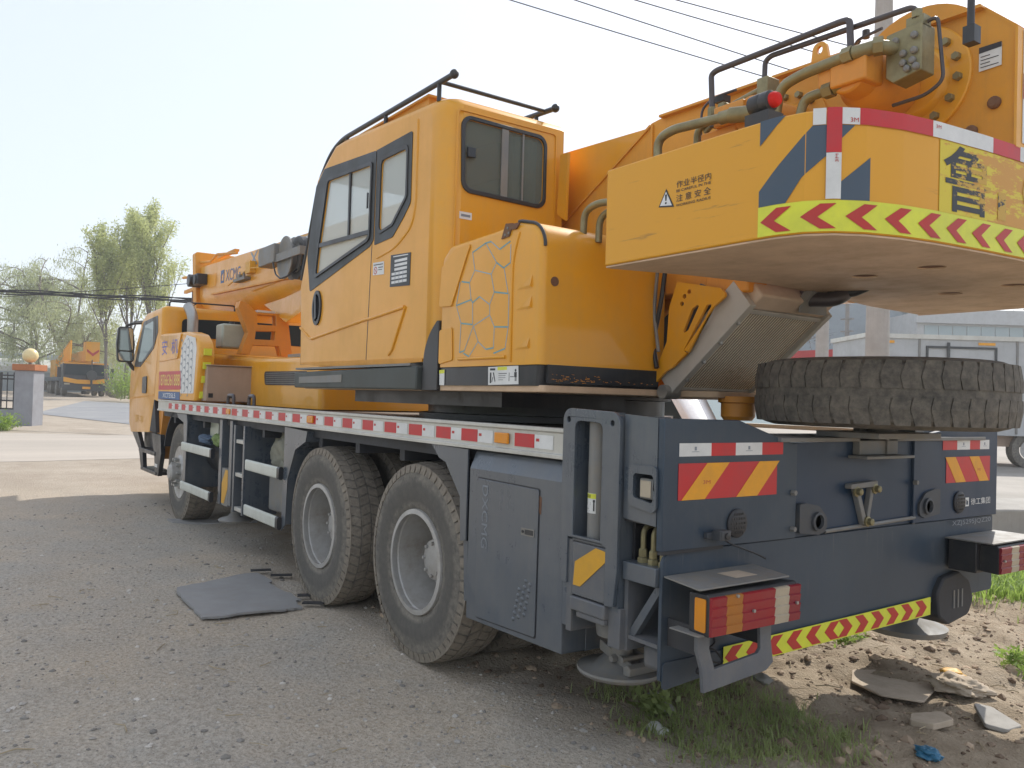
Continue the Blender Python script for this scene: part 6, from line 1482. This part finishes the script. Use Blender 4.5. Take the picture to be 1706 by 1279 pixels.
# ---------------------------------------------------------------- plants
def blades(name, mat, spots, n_, h, seed, wd=.006, bend=.5, lab=None, kind='stuff'):
    r = np.random.default_rng(seed); V = []; F = []
    for i in range(n_):
        x, y = spots(r); z = ground_z(x, y) if -3 < x < 9 else gz(x, y); hh = h*r.uniform(.35, 1.15); a = r.uniform(0, 6.28); w = wd*r.uniform(.6, 1.4)
        dx, dy = math.cos(a), math.sin(a); px, py = -dy*w, dx*w; o = len(V); bb = bend*r.uniform(.2, 1.2)*hh
        for k, (t, ww) in enumerate(((0, 1), (.45, .85), (.8, .5), (1, .05))):
            cx = x+dx*bb*t*t; cy = y+dy*bb*t*t; cz = z+hh*t*(1-.25*t*bend); V += [(cx-px*ww, cy-py*ww, cz), (cx+px*ww, cy+py*ww, cz)]
        F += [(o+2*k, o+2*k+1, o+2*k+3, o+2*k+2) for k in range(3)]
    me = bpy.data.meshes.new(name); me.from_pydata(V, [], F); me.materials.append(mat)
    o = bpy.data.objects.new(name, me); COL.objects.link(o)
    if kind: o['kind'] = kind
    return o
TUFT = [(r_[0], r_[1]) for r_ in [(.75, .35), (.55, .45), (.40, .30), (.30, .55), (.20, .25), (.45, .62), (.12, .42), (.05, .15), (.6, .2), (.28, .05), (.5, .8), (.9, .62), (-.1, .3), (.0, .6), (.2, .75), (.35, .15)]]
def shade_spots(r):
    c = TUFT[r.integers(len(TUFT))]; return c[0]+r.normal(0, .085), c[1]+r.normal(0, .085)
blades('shaded_grass', GRASSM, shade_spots, 2800, .07, 21, .0026, .9)
def lit_spots(r):
    c = [(1.4, -4.4), (1.1, -3.7), (1.9, -4.2), (.7, -3.9), (1.6, -5.2), (2.2, -3.4), (1.9, -2.9), (2.4, -2.4), (.2, -4.2), (.6, -4.8)][r.integers(10)]
    return c[0]+r.normal(0, .28), c[1]+r.normal(0, .28)
blades('sunlit_grass', GRASSB, lit_spots, 9000, .17, 22, .006, .8)
def leafy(name, c, rad, h, n_, mat, seed, lab, group=None, cat='plant', ls=.03):
    """low plant: stems and leaf-sized faces in an uneven dome"""
    root = thing(name, lab, cat, (c[0], c[1], c[2]), group); r = np.random.default_rng(seed); V = []; F = []; st = MB()
    ns = max(5, int(n_/40))
    for s_ in range(ns):
        a = r.uniform(0, 6.28); q_ = rad*math.sqrt(r.uniform(0, 1)); tx, ty, tz = c[0]+q_*math.cos(a), c[1]+q_*math.sin(a), c[2]+h*r.uniform(.45, 1)*(1-.5*(q_/rad)**2)
        bx, by = c[0]+(tx-c[0])*.3, c[1]+(ty-c[1])*.3
        st.tube([(bx, by, c[2]-.02), ((bx+tx)/2, (by+ty)/2, c[2]+(tz-c[2])*.6), (tx, ty, tz)], max(.0015, rad*.012), 4)
        for k in range(int(n_/ns)):
            t = r.uniform(.25, 1.05); p = np.array([bx+(tx-bx)*t, by+(ty-by)*t, c[2]+(tz-c[2])*t])+r.normal(0, rad*.10, 3)
            u = r.normal(0, 1, 3); u /= np.linalg.norm(u); v = np.cross(u, r.normal(0, 1, 3)); v /= np.linalg.norm(v); s = ls*r.uniform(.5, 1.3); o = len(V)
            V += [tuple(p), tuple(p+u*s+v*s*.35), tuple(p+u*s*2), tuple(p+u*s-v*s*.35)]; F.append((o, o+1, o+2, o+3))
    st.build('stems', GRASSM, root)
    me = bpy.data.meshes.new('leaves'); me.from_pydata([tuple(np.array(p)-np.array(c)) for p in V], [], F); me.materials.append(mat)
    o = bpy.data.objects.new('leaves', me); COL.objects.link(o); o.parent = root; return root
leafy('weed', (.02, -1.62, 0), .16, .13, 260, GRASSB, 31, 'bright green leafy weed at the right edge of the bare soil', ls=.022)
leafy('weed', (.80, -1.22, 0), .17, .10, 220, GRASSB, 32, 'low green weed just behind the lime chevron bar', ls=.02)
leafy('weed', (.62, .62, 0), .14, .14, 200, GRASSM, 33, 'broad leaved weed in the shade by the left foot pad', ls=.03)

# ================================================================ left background: gate, fence, yard, trees, parked crane
pier = thing('gate_pier', 'grey plastered gate pier with orange cap and round cream lamp', 'gate pier', (24.05, 1.32, .36))
a_ = R(-35)
def rot2(cx, cy, ang): return lambda p: Vector((cx+(p.x*math.cos(ang)-p.y*math.sin(ang)), cy+(p.x*math.sin(ang)+p.y*math.cos(ang)), p.z))
m = MB(); m.box(-.26, .26, -.26, .26, .3, 1.86); m.xf(rot2(24.05, 1.32, a_)); m.build('column', PLAST, pier, bevel=.01)
m = MB(); m.box(-.31, .31, -.31, .31, 1.86, 2.03); m.xf(rot2(24.05, 1.32, a_)); m.build('cap', BRICK, pier, bevel=.01)
m = MB(); m.lathe((24.05, 1.32, 0), 'z', [(.07, 2.03), (.04, 2.06), (.04, 2.12), (0, 2.12)], 14); m.build('lamp_stem', GRYM, pier)
m = MB(); m.sphere((24.05, 1.32, 2.28), .20, 28, 16); m.build('lamp_globe', CREAM, pier)
fence = thing('iron_fence', 'black iron railing on a low grey wall left of the gate pier', 'fence', (24.5, 2.0, .36))
fd = Vector((24.48-24.15, 2.0-1.62)).normalized(); f0 = Vector((24.2, 1.58))
m = MB(); e1 = f0+fd*6; n_ = Vector((-fd.y, fd.x))*.1
m.prism('z', [tuple(f0+n_), tuple(e1+n_), tuple(e1-n_), tuple(f0-n_)], .25, .78); m.build('low_wall', PLAST, fence)
m = MB()
for z in (.80, 1.02, 1.62, 1.72): m.tube([(f0.x, f0.y, z), (e1.x, e1.y, z)], .02, 4)
m.build('rail', BLK, fence)
for k in range(30):
    p = f0+fd*(.12+k*.19); m = MB(); m.tube([(p.x, p.y, .78), (p.x, p.y, 1.80)], .035 if k % 5 == 2 else .014, 4); m.build('fence_bar', BLK, fence)
leafy('shrub', (21.9, 2.15, .30), .55, .62, 1500, LEAF_G, 41, 'bright green shrub at the foot of the iron fence', cat='shrub', ls=.035)

def tree(name, base, h, spread, lean, kind, n_leaf, seed, lab, mat, group, trunk_r=.12, leaf=.07, stems=1):
    root = thing(name, lab, 'tree', base, group); r = np.random.default_rng(seed); B = np.array(base)
    tr = MB(); br_ = MB(); tips = []
    def branch(p, d, l, rad, depth, mb):
        pts = [p]; q_ = p.copy(); dd = d.copy()
        for k in range(4):
            if kind == 'willow' and depth >= 1: dd = dd+np.array([0, 0, -.12*depth])+r.normal(0, .12, 3)
            elif kind == 'poplar': dd = dd+np.array([0, 0, .12])+r.normal(0, .06, 3)
            else: dd = dd+r.normal(0, .12, 3)
            dd /= np.linalg.norm(dd); q_ = q_+dd*l/4; pts.append(q_.copy())
        mb.tube([tuple(a) for a in pts], [rad*(1-.18*k) for k in range(5)], 5 if depth else 7)
        if depth >= 2 or rad < .012:
            tips.append((pts[1], pts[4])); tips.append((pts[2], pts[4])); return
        nb = (15 if kind == 'poplar' else 8) if depth == 0 else 5
        for k in range(nb):
            t = r.uniform(.25 if depth == 0 else .15, 1); i = min(int(t*4), 3); bp_ = pts[i]+(pts[i+1]-pts[i])*(t*4-i)
            a = r.uniform(0, 6.28); el = r.uniform(1.0, 1.32) if kind == 'poplar' else r.uniform(.15, .8)
            nd = np.array([math.cos(a)*math.cos(el), math.sin(a)*math.cos(el), math.sin(el)]); nd = nd*.8+dd*.25; nd /= np.linalg.norm(nd)
            branch(bp_, nd, l*r.uniform(.42, .62)*(1.25-.55*t if kind == 'poplar' else 1), rad*.45, depth+1, br_)
        if depth == 0: tips.append((pts[3], pts[4]))
    for s_ in range(stems):
        off = np.array([r.uniform(-.5, .5)*(stems > 1), r.uniform(-.5, .5)*(stems > 1), 0]); d = np.array([lean[0]+r.uniform(-.15, .15)*(stems > 1), lean[1]+r.uniform(-.15, .15)*(stems > 1), 1.0]); d /= np.linalg.norm(d)
        branch(B+off, d, h*(.92 if s_ == 0 else r.uniform(.6, .9)), trunk_r, 0, tr)
    tr.build('trunk', BARK, root); br_.build('limbs', BARK, root)
    V = []; F = []; T = len(tips)
    for i in range(n_leaf):
        a, b = tips[r.integers(T)]; t = r.uniform(0, 1.1); p = a+(b-a)*t+r.normal(0, spread, 3)
        if kind == 'willow': p[2] -= r.exponential(.35)
        u = r.normal(0, 1, 3); u /= np.linalg.norm(u); v = np.cross(u, r.normal(0, 1, 3)); v /= np.linalg.norm(v); s = leaf*r.uniform(.5, 1.4); o = len(V)
        if kind == 'willow': u = np.array([u[0]*.4, u[1]*.4, -1]); 
        V += [tuple(p-B), tuple(p-B+u*s+v*s*.4), tuple(p-B+u*s*2), tuple(p-B+u*s-v*s*.4)]; F.append((o, o+1, o+2, o+3))
    me = bpy.data.meshes.new('crown'); me.from_pydata(V, [], F); me.materials.append(mat); o = bpy.data.objects.new('crown', me); COL.objects.link(o); o.parent = root
    return root
TG = 'trees behind the parked crane'
tree('poplar_tree', (52.2, -5.9, 1.0), 9.3, .17, (0, 0), 'poplar', 21000, 51, 'tallest pale green poplar, directly behind the yellow cab roof on the left', LEAF_P, TG, .13, .085)
tree('poplar_tree', (50.2, -4.7, 1.0), 7.4, .16, (.02, .05), 'poplar', 15000, 52, 'slimmer poplar just left of the tallest one', LEAF_P, TG, .11, .075)
tree('poplar_tree', (50.0, -7.0, 1.0), 7.8, .17, (-.02, -.04), 'poplar', 15000, 53, 'poplar at the right end of the row, half behind the crane boom', LEAF_P, TG, .11, .075)
tree('willow_tree', (62.0, -5.2, 1.1), 9.0, .22, (.05, .28), 'willow', 30000, 54, 'leaning willow with thin drooping green twigs above the parked crane', LEAF_W, TG, .16, .07, 2)
tree('willow_tree', (66.0, -2.9, 1.2), 8.8, .25, (0, .10), 'willow', 30000, 55, 'hazy grey green willow at the far left of the row', LEAF_W, TG, .16, .07, 2)
for i, (x, y, z, h, sd, lab) in enumerate([(137, -6.0, 3.0, 6.2, 61, 'faint small tree far away above the low wall, left of the lamp globe'), (134, -12.6, 3.0, 5.4, 62, 'faint round tree far away right of the lamp globe'), (140, -1.5, 3.0, 7.5, 63, 'faint tree at the far left edge')]):
    tree('distant_tree', (x, y, z), h, .6, (0, 0), 'round', 1800, sd, lab, LEAF_W, 'faint far trees', .12, .22)
for i, (x, y, z, r_, h_, sd, lab) in enumerate([(46.5, -4.9, .9, 1.1, 2.4, 71, 'yellow green bush right of the parked crane'), (45.2, -5.6, .9, .8, 1.7, 72, 'low yellow bush beside the tyre pile'), (56.0, -6.6, 1.0, 1.2, 2.2, 73, 'dark green bush between the tree trunks')]):
    leafy('bush', (x, y, z), r_, h_, 1600, LEAF_G, sd, lab, 'bushes behind the yard', 'bush', .06)
# tyre leaning by the trees
m = MB(); tyre(m, (0, 0, 0)); m.xf(lambda p: Vector((48.3+p.x*.5-p.y*.8, -4.75-p.x*.85-p.y*.5, 1.45+p.z))); o = m.build('old_tyre', TYR, smooth=40); tag(o, 'old tyre standing against the trees right of the parked crane', 'tyre')
# low buildings at the back of the yard
m = MB(); m.box(82, 88, -14, 12, 1.2, 4.3); o = m.build('boundary_wall', GREYW); tag(o, 'long pale grey wall along the back of the yard', 'wall')
gh = thing('greenhouse', 'low greenhouse with white sheet roof behind the gate pier', 'greenhouse', (68, 0, 1.1))
m = MB(); m.prism('y', [(66, 1.0), (74, 1.0), (74, 2.6)]+[(70+4.2*math.cos(t), 2.55+.9*math.sin(t)) for t in np.linspace(0, math.pi, 12)][1:-1]+[(66, 2.6)], -6.5, 8); 
m.build('white_roof', WHT, gh); m = MB(); m.box(65.9, 65.98, -6.5, 8, 1.0, 2.45); m.build('front_wall', GREYW, gh)
for y in np.arange(-6, 8, 1.6): m = MB(); m.box(65.8, 65.89, y, y+.08, 1.0, 2.5); m.build('post', GRYM, gh)
lp = thing('street_lamp', 'thin grey lamp post beyond the iron fence', 'street lamp', (68, -1.1, 1.0))
m = MB(); m.tube([(68, -1.1, 1.0), (68, -1.1, 6.2)], .07, 8); m.build('post', GRYM, lp); m = MB(); m.box(67.8, 68.2, -1.5, -.2, 6.15, 6.25); m.build('lamp_arm', GRYM, lp)
# second truck crane, parked facing the gate
pc_ = thing('truck_crane', 'distant yellow truck crane with raised lattice jib parked facing the gate', 'truck crane', (53.6, -4.0, .93))
HX = Vector((-.995, .0)).normalized(); HY = Vector((-HX.y, HX.x))      # forward and left of this crane
def C2(p): v = Vector((53.7, -4.05))+HX*p.x+HY*p.y; return Vector((v.x, v.y, p.z+.93))
# local frame: x forward (front face at 0), y left, z up
def b2(name, mat, fn, parent=pc_, **k):
    m = MB(); fn(m); m.xf(C2); return m.build(name, mat, parent, **k)
cab2 = b2('cab', BLK, lambda m: m.prism('y', [(-2.0, .45), (-2.0, 1.9), (-.25, 1.95), (.0, 1.2), (.02, .45)], -1.25, 1.25), bevel=.03)
b2('windscreen', GLSB, lambda m: m.hexa([(-.17, -1.1, 1.78), (-.17, 1.1, 1.78), (-.12, 1.1, 1.78), (-.12, -1.1, 1.78)], [(.0, -1.15, 1.22), (.0, 1.15, 1.22), (.05, 1.15, 1.22), (.05, -1.15, 1.22)]) , cab2) if False else None
m = MB(); m.add([(-.20, -1.12, 1.84), (-.20, 1.12, 1.84), (.005, 1.18, 1.24), (.005, -1.18, 1.24)], [(0, 1, 2, 3)]); m.xf(lambda p: C2(p+Vector((.025, 0, .02)))); m.build('windscreen', GLS2, cab2)
b2('roof_panel', YEL, lambda m: m.box(-2.0, -.2, -1.2, 1.2, 1.93, 2.02), cab2)
b2('bonnet_band', YEL, lambda m: m.prism('x', [(-1.24, 1.12), (-1.24, .84), (-.6, .74), (0, .72), (.6, .74), (1.24, .84), (1.24, 1.12), (.5, .98), (-.5, .98)], .02, .06), cab2)
b2('bumper', DKG, lambda m: m.box(.0, .1, -1.25, 1.25, .30, .66), cab2)
for s in (-1, 1): b2('headlight', LWHT, lambda m: m.box(.06, .10, s*1.15-.25 if s > 0 else -1.2, s*1.15+.05 if s > 0 else -.9, .66, .76), cab2)
b2('licence_plate', YST, lambda m: m.box(.101, .12, -.22, .22, .42, .56), cab2)
b2('deck', BLU, lambda m: m.box(-11, -2.1, -1.25, 1.25, .9, 1.15))
b2('upper_body', YEL, lambda m: (m.box(-8.5, -5.5, -1.1, 1.1, 1.15, 2.3), m.box(-3.2, -2.05, -1.2, 1.2, 1.15, 1.9)))
b2('boom', YEL, lambda m: (m.box(-9, -.2, .0, .55, 2.15, 2.8), m.box(-1.0, .2, -.1, .65, 2.1, 3.3)))
def jib(m):
    for k in range(3, 13):
        x0 = -8+k*.62; m.tube([(x0, -.9, 2.1), (x0+.62, -.9, 2.15+.095*k)], .05, 4); m.tube([(x0+.62, -.9, 2.1), (x0+.62, -.9, 2.15+.095*k)], .05, 4)
    m.tube([(-6, -.9, 2.1), (0, -.9, 2.1)], .05, 4); m.tube([(-6, -.9, 2.4), (0, -.9, 3.3)], .06, 4)
b2('lattice_jib', YEL, jib)
b2('chevron_mark', RD2, lambda m: m.prism('x', [(-.05, 2.85), (.27, 2.6), (.60, 2.85), (.60, 2.7), (.27, 2.42), (-.05, 2.7)], .201, .215))
b2('hook_block', DKG, lambda m: (m.lathe((.22, .25, 1.25), 'x', [(.28, -.1), (.3, 0), (.28, .1), (0, .12)], 20), m.tube([(.2, .25, 1.4), (.2, .25, 2.2)], .03, 6), m.tube([(.2, .25, 1.1), (.2, .25, .6)], .06, 6)))
for x in (-1.3, -4.2, -7.4, -8.75):
    for s in (1, -1):
        wc = C2(Vector((x, s*1.05, .5))); w2 = MB(); tyre(w2, (0, 0, 0), r=.52, n_=32); w2.xf(lambda p: C2(Vector((x+p.x, s*1.05+p.y, .5+p.z))))
        wv_ = w2.build('wheel', TYR, pc_); w3 = MB(); w3.lathe((0, 0, 0), 'y', [(.27, .1*s), (.2, .0), (.1, .14*s), (0, .14*s)], 20); w3.xf(lambda p: C2(Vector((x+p.x, s*1.05+p.y, .5+p.z)))); w3.build('rim', SIL, wv_)
b2('side_mirror', BLK, lambda m: m.box(-.3, -.2, 1.35, 1.55, 1.1, 1.7)); b2('side_mirror', BLK, lambda m: m.box(-.3, -.2, -1.55, -1.35, 1.1, 1.7))

# ---------------------------------------------------------------- overhead lines
def wire(a, b, t0, t1, sag, r, lab, name='power_line', group='overhead wires', n_=24, num=1):
    a = Vector(a); b = Vector(b); A = a+(b-a)*t0; B = a+(b-a)*t1; m = MB(); rr_ = random.Random(num)
    pts = []
    for k in range(n_+1):
        t = k/n_; p = A.lerp(B, t); p.z -= sag*4*t*(1-t); pts.append(p)
    m.tube(pts, r, 6); o = m.build(name, INK); tag(o, lab, 'cable', group); return o
wire((9.19, -4.61, 8.25), (7.07, -7.66, 7.25), -1.5, 3, .1, .009, 'lowest of the four thin wires crossing the sky at top right')
wire((8.57, -5.49, 8.28), (6.61, -8.33, 7.28), -1.5, 3, .1, .009, 'second lowest thin wire crossing the sky at top right')
wire((7.96, -6.37, 8.31), (6.02, -9.16, 7.44), -1.5, 3, .1, .009, 'third thin wire from below crossing the sky at top right')
wire((7.54, -6.95, 8.33), (5.73, -9.57, 7.60), -1.5, 3, .1, .009, 'topmost thin wire in the sky at top right')
cb = thing('cable_bundle', 'thick sagging black cable bundle crossing in front of the left trees', 'cable', (26.1, 2.0, 4.2), 'overhead wires')
for k in range(5):
    m = MB(); pts = []
    for i in range(41):
        t = -1+3.4*i/40; p = Vector((26.11, 1.99, 4.21)).lerp(Vector((22.99, -2.47, 4.11)), t); p += Vector((0, .0, .035*math.sin(i*.9+k*1.9)+.022*(k-2)-.04*(1-(t-.5)**2))); pts.append(p)
    m.tube(pts, .020, 6); m.build('strand', INK, cb)
wire((26.11, 1.99, 4.10), (22.99, -2.45, 4.67), -.8, 2.5, .12, .010, 'single thin wire just above the thick cable bundle on the left')

# ================================================================ right background
def pole(x, y, z0, r0, r1, h, lab, mat=CONC):
    t = thing('utility_pole', lab, 'utility pole', (x, y, z0), 'concrete utility poles'); m = MB(); m.lathe((x, y, 0), 'z', [(r0, z0), (r1, z0+h), (0, z0+h)], 24); m.build('shaft', mat, t); return t
PG = paint('pole_concrete', (.42, .39, .36), .85, (.26, .23, .20), .5, .08, scale=.8)
p1 = pole(4.93, -8.28, 0, .19, .115, 9.0, 'thick pale concrete pole rising behind the counterweight', PG)
p2 = pole(8.12, -11.55, 0, .135, .12, 6.2, 'thinner pale concrete pole between the radiator and the thick pole', PG)
p3 = pole(21.3, -32.8, 0, .13, .09, 7.6, 'dark thin pole with crossarms in front of the grey gabled building', GRYM)
m = MB(); m.box(20.6, 22.0, -32.9, -32.7, 6.9, 7.0); m.box(21.0, 21.6, -32.9, -32.7, 5.2, 5.26); m.box(21.0, 21.6, -32.9, -32.7, 5.8, 5.86); m.build('crossarm', GRYM, p3)
FARW = paint('far_white', (.44, .45, .45), .6, (.30, .29, .27), .35, .06)
# gabled building
def frame2(o, ux):
    ux = Vector(ux).normalized(); uy = Vector((ux.y, -ux.x)); return lambda p: Vector((o[0]+ux.x*p.x+uy.x*p.y, o[1]+ux.y*p.x+uy.y*p.y, p.z))
bd = thing('gabled_building', 'large pale grey gabled building behind the spare tyre', 'building', (33, -52, 0))
F = frame2((34.8, -48.4), (29.3-34.8, -56.2+48.4)); L_ = math.hypot(5.5, 7.8)
BW = paint('far_cladding', (.24, .28, .31), .7, (.22, .25, .27), .4, .05)
m = MB(); m.prism('y', [(-3, 0), (L_, 0), (L_, 7.4), (3.8, 10.2), (-3, 7.0)], -25, 0) ; m.xf(F); m.build('wall', BW, bd, smooth=0)
m = MB(); m.hexa([(-3.3, -25, 6.9), (3.8, -25, 10.25), (3.8, .3, 10.25), (-3.3, .3, 6.9)], [(-3.3, -25, 7.1), (3.8, -25, 10.45), (3.8, .3, 10.45), (-3.3, .3, 7.1)]); m.hexa([(3.8, -25, 10.25), (L_+.3, -25, 7.3), (L_+.3, .3, 7.3), (3.8, .3, 10.25)], [(3.8, -25, 10.45), (L_+.3, -25, 7.5), (L_+.3, .3, 7.5), (3.8, .3, 10.45)]); m.xf(F); m.build('roof', GREYW, bd, smooth=0)
m = MB(); m.prism('y', [(L_-1.4, 4.5), (L_-.2, 4.5), (L_-.2, 7.0), (L_-1.4, 7.0)], .02, .06); m.xf(F); m.build('window', GLSB, bd)
b3 = thing('office_block', 'low white office block with a strip of windows at the right edge', 'building', (25, -53, 0))
F3 = frame2((27.4, -50.2), (23.27-27.33, -56.0+50.2)); 
m = MB(); m.box(0, 16, -12, 0, 0, 8.1); m.xf(F3); m.build('wall', FARW, b3, smooth=0)
for k in range(14): m = MB(); m.box(.5+k*.95, 1.38+k*.95, .0, .05, 6.3, 7.2); m.xf(F3); m.build('window', GLSB, b3)
m = MB(); m.box(-.2, 16.2, -.0, .35, 7.35, 8.3); m.xf(F3); m.build('fascia', FARW, b3)
# box truck
bt_ = thing('box_truck', 'white box lorry parked behind the crane, only its cargo body in view', 'lorry', (9.2, -18.9, 0))
F4 = frame2((10.4, -17.0), (8.03-10.16, -20.36+17.33))
m = MB(); m.box(-.1, 7.2, -2.3, 0, .85, 3.46); m.xf(F4); cb_ = m.build('cargo_body', FARW, bt_, bevel=.01)
m = MB(); m.box(-.15, 7.25, -2.35, .04, 3.38, 3.50); m.xf(F4); m.build('roof_rail', ALU, cb_)
for x in (.1, 1.3, 3.92): m = MB(); m.box(x, x+.05, 0, .03, .9, 3.42); m.xf(F4); m.build('wall_post', GRYM, cb_)
m = MB(); m.prism('y', [(1.5, 2.0), (3.4, 2.0), (3.4, 3.2), (1.5, 3.2)], .002, .03, holes=[[(1.56, 2.05), (3.34, 2.05), (3.34, 3.14), (1.56, 3.14)]]); m.box(2.05, 2.12, .03, .06, 2.9, 3.3); m.xf(F4); m.build('door_frame', DKG, cb_)
for x in (.2, 2.9): m = MB(); m.box(x, x+.45, .002, .02, 3.25, 3.32); m.xf(F4); m.build('yellow_strip', YST, cb_)
m = MB(); m.box(-.5, 6.3, -1.9, -.3, .55, .849); m.xf(F4); m.build('chassis', BEIGE, bt_)
for x in (.6, 4.4):
    m = MB(); m.xf(lambda p: p); tyre(m, (x, -.25, .48), r=.46, n_=32); m.xf(F4); wv_ = m.build('wheel', TYR, bt_); m = MB(); m.lathe((x, -.25, .48), 'y', [(.25, .1), (.18, .03), (0, .1)], 20); m.xf(F4); m.build('rim', SIL, wv_)
# white car right behind the crane
car = thing('white_car', 'white car parked close behind the crane deck, windscreen and bonnet showing', 'car', (4.0, -3.6, 0))
F5 = lambda p: Vector((4.1+p.x*.94-p.y*-.34, -3.75+p.x*-.34+p.y*.94, p.z*1.06))
m = MB(); prof_ = rpoly([(-2.3, .45), (-2.25, .95), (-1.25, 1.16), (-.55, 1.62), (.9, 1.66), (1.9, 1.2), (2.3, 1.1), (2.3, .45)], [.1, .15, .1, .15, .2, .1, .1, .1])
ins_ = [(x*.985, z if z < 1.1 else z-.04) for x, z in prof_]
loft(m, prof_, ins_, 0, .9, .2); loft(m, prof_, ins_, 0, -.9, .2); m.xf(F5); cbod = m.build('body', WHT2, car, smooth=50)
m = MB(); m.add([(-1.24, -.68, 1.185), (-1.24, .68, 1.185), (-.60, .60, 1.61), (-.60, -.60, 1.61)], [(0, 1, 2, 3)]); m.xf(lambda p: F5(p+Vector((-.02, 0, .012)))); m.build('windscreen', GLSB, cbod)
m = MB(); m.prism('y', [(-1.0, 1.18), (-.5, 1.55), (.9, 1.58), (1.6, 1.2)], -.905, .905); m.xf(F5); m.build('side_window', GLS2, cbod)
m = MB(); m.box(-.75, -.6, .9, 1.08, 1.12, 1.25); m.xf(F5); m.build('side_mirror', WHT2, cbod)
for x in (-1.45, 1.4):
    for s in (1, -1): m = MB(); tyre(m, (x, s*.8, .34), r=.34, wd=.2, n_=32); m.xf(F5); m.build('wheel', TYR, car)
m = MB(); m.box(14, 17.5, -26, -22, .6, 3.5); o = m.build('red_container', REDP); tag(o, 'red painted container edge showing between radiator and spare tyre', 'container')
# kerb wall at the right edge
m = MB(); m.hexa([(2.6, -5.9, -.1), (1.2, -8.6, -.1), (2.2, -9.2, -.1), (3.6, -6.5, -.1)], [(2.6, -5.9, .36), (1.2, -8.6, .36), (2.2, -9.2, .36), (3.6, -6.5, .36)]); o = m.build('concrete_kerb', CONC, bevel=.02); tag(o, 'low rough concrete kerb at the right edge behind the tail lamp', 'kerb')
tree('bare_tree', (22.8, -31.2, 0), 6.6, .4, (0, 0), 'round', 700, 81, 'nearly bare shrubby tree seen between the two pale poles', BARK, None, .08, .05)
tree('bare_tree', (35, -82.7, 0), 13.5, .6, (0, 0), 'round', 1500, 82, 'bare tree at the far right edge above the office block', BARK, None, .15, .1)

# ================================================================ thin haze over the whole yard
m = MB(); m.box(-12, 175, -110, 60, -1.0, 24.0)
hm = bpy.data.materials.new('haze_air'); hm.use_nodes = True; hn = hm.node_tree; hn.nodes.remove(hn.nodes['Principled BSDF'])
pv = hn.nodes.new('ShaderNodeVolumePrincipled'); pv.inputs['Color'].default_value = (.93, .95, .97, 1); pv.inputs['Density'].default_value = .0019; pv.inputs['Anisotropy'].default_value = .3
hn.links.new(pv.outputs[0], hn.nodes['Material Output'].inputs['Volume'])
hz = m.build('haze', hm, smooth=0); hz['kind'] = 'stuff'

# line of shrubs across the yard on the left, out of frame: it shows only as a reflection in the glossy paint
V = []; F = []; r_ = np.random.default_rng(77)
for i in range(9000):
    x = r_.uniform(-14, 26); hgt = 2.6+1.2*noise.noise((x*.4, 0, 3)); p = np.array([x, 24+r_.normal(0, .7), gz(x, 24)+r_.uniform(0, 1)**.7*hgt]); u = r_.normal(0, 1, 3); u /= np.linalg.norm(u); v = np.cross(u, r_.normal(0, 1, 3)); v /= np.linalg.norm(v); q_ = .16; o = len(V)
    V += [tuple(p), tuple(p+u*q_+v*q_*.6), tuple(p+u*q_*2), tuple(p+u*q_-v*q_*.6)]; F.append((o, o+1, o+2, o+3))
me = bpy.data.meshes.new('hedge'); me.from_pydata(V, [], F); me.materials.append(LEAF_G); o = bpy.data.objects.new('hedge', me); COL.objects.link(o); o['kind'] = 'stuff'
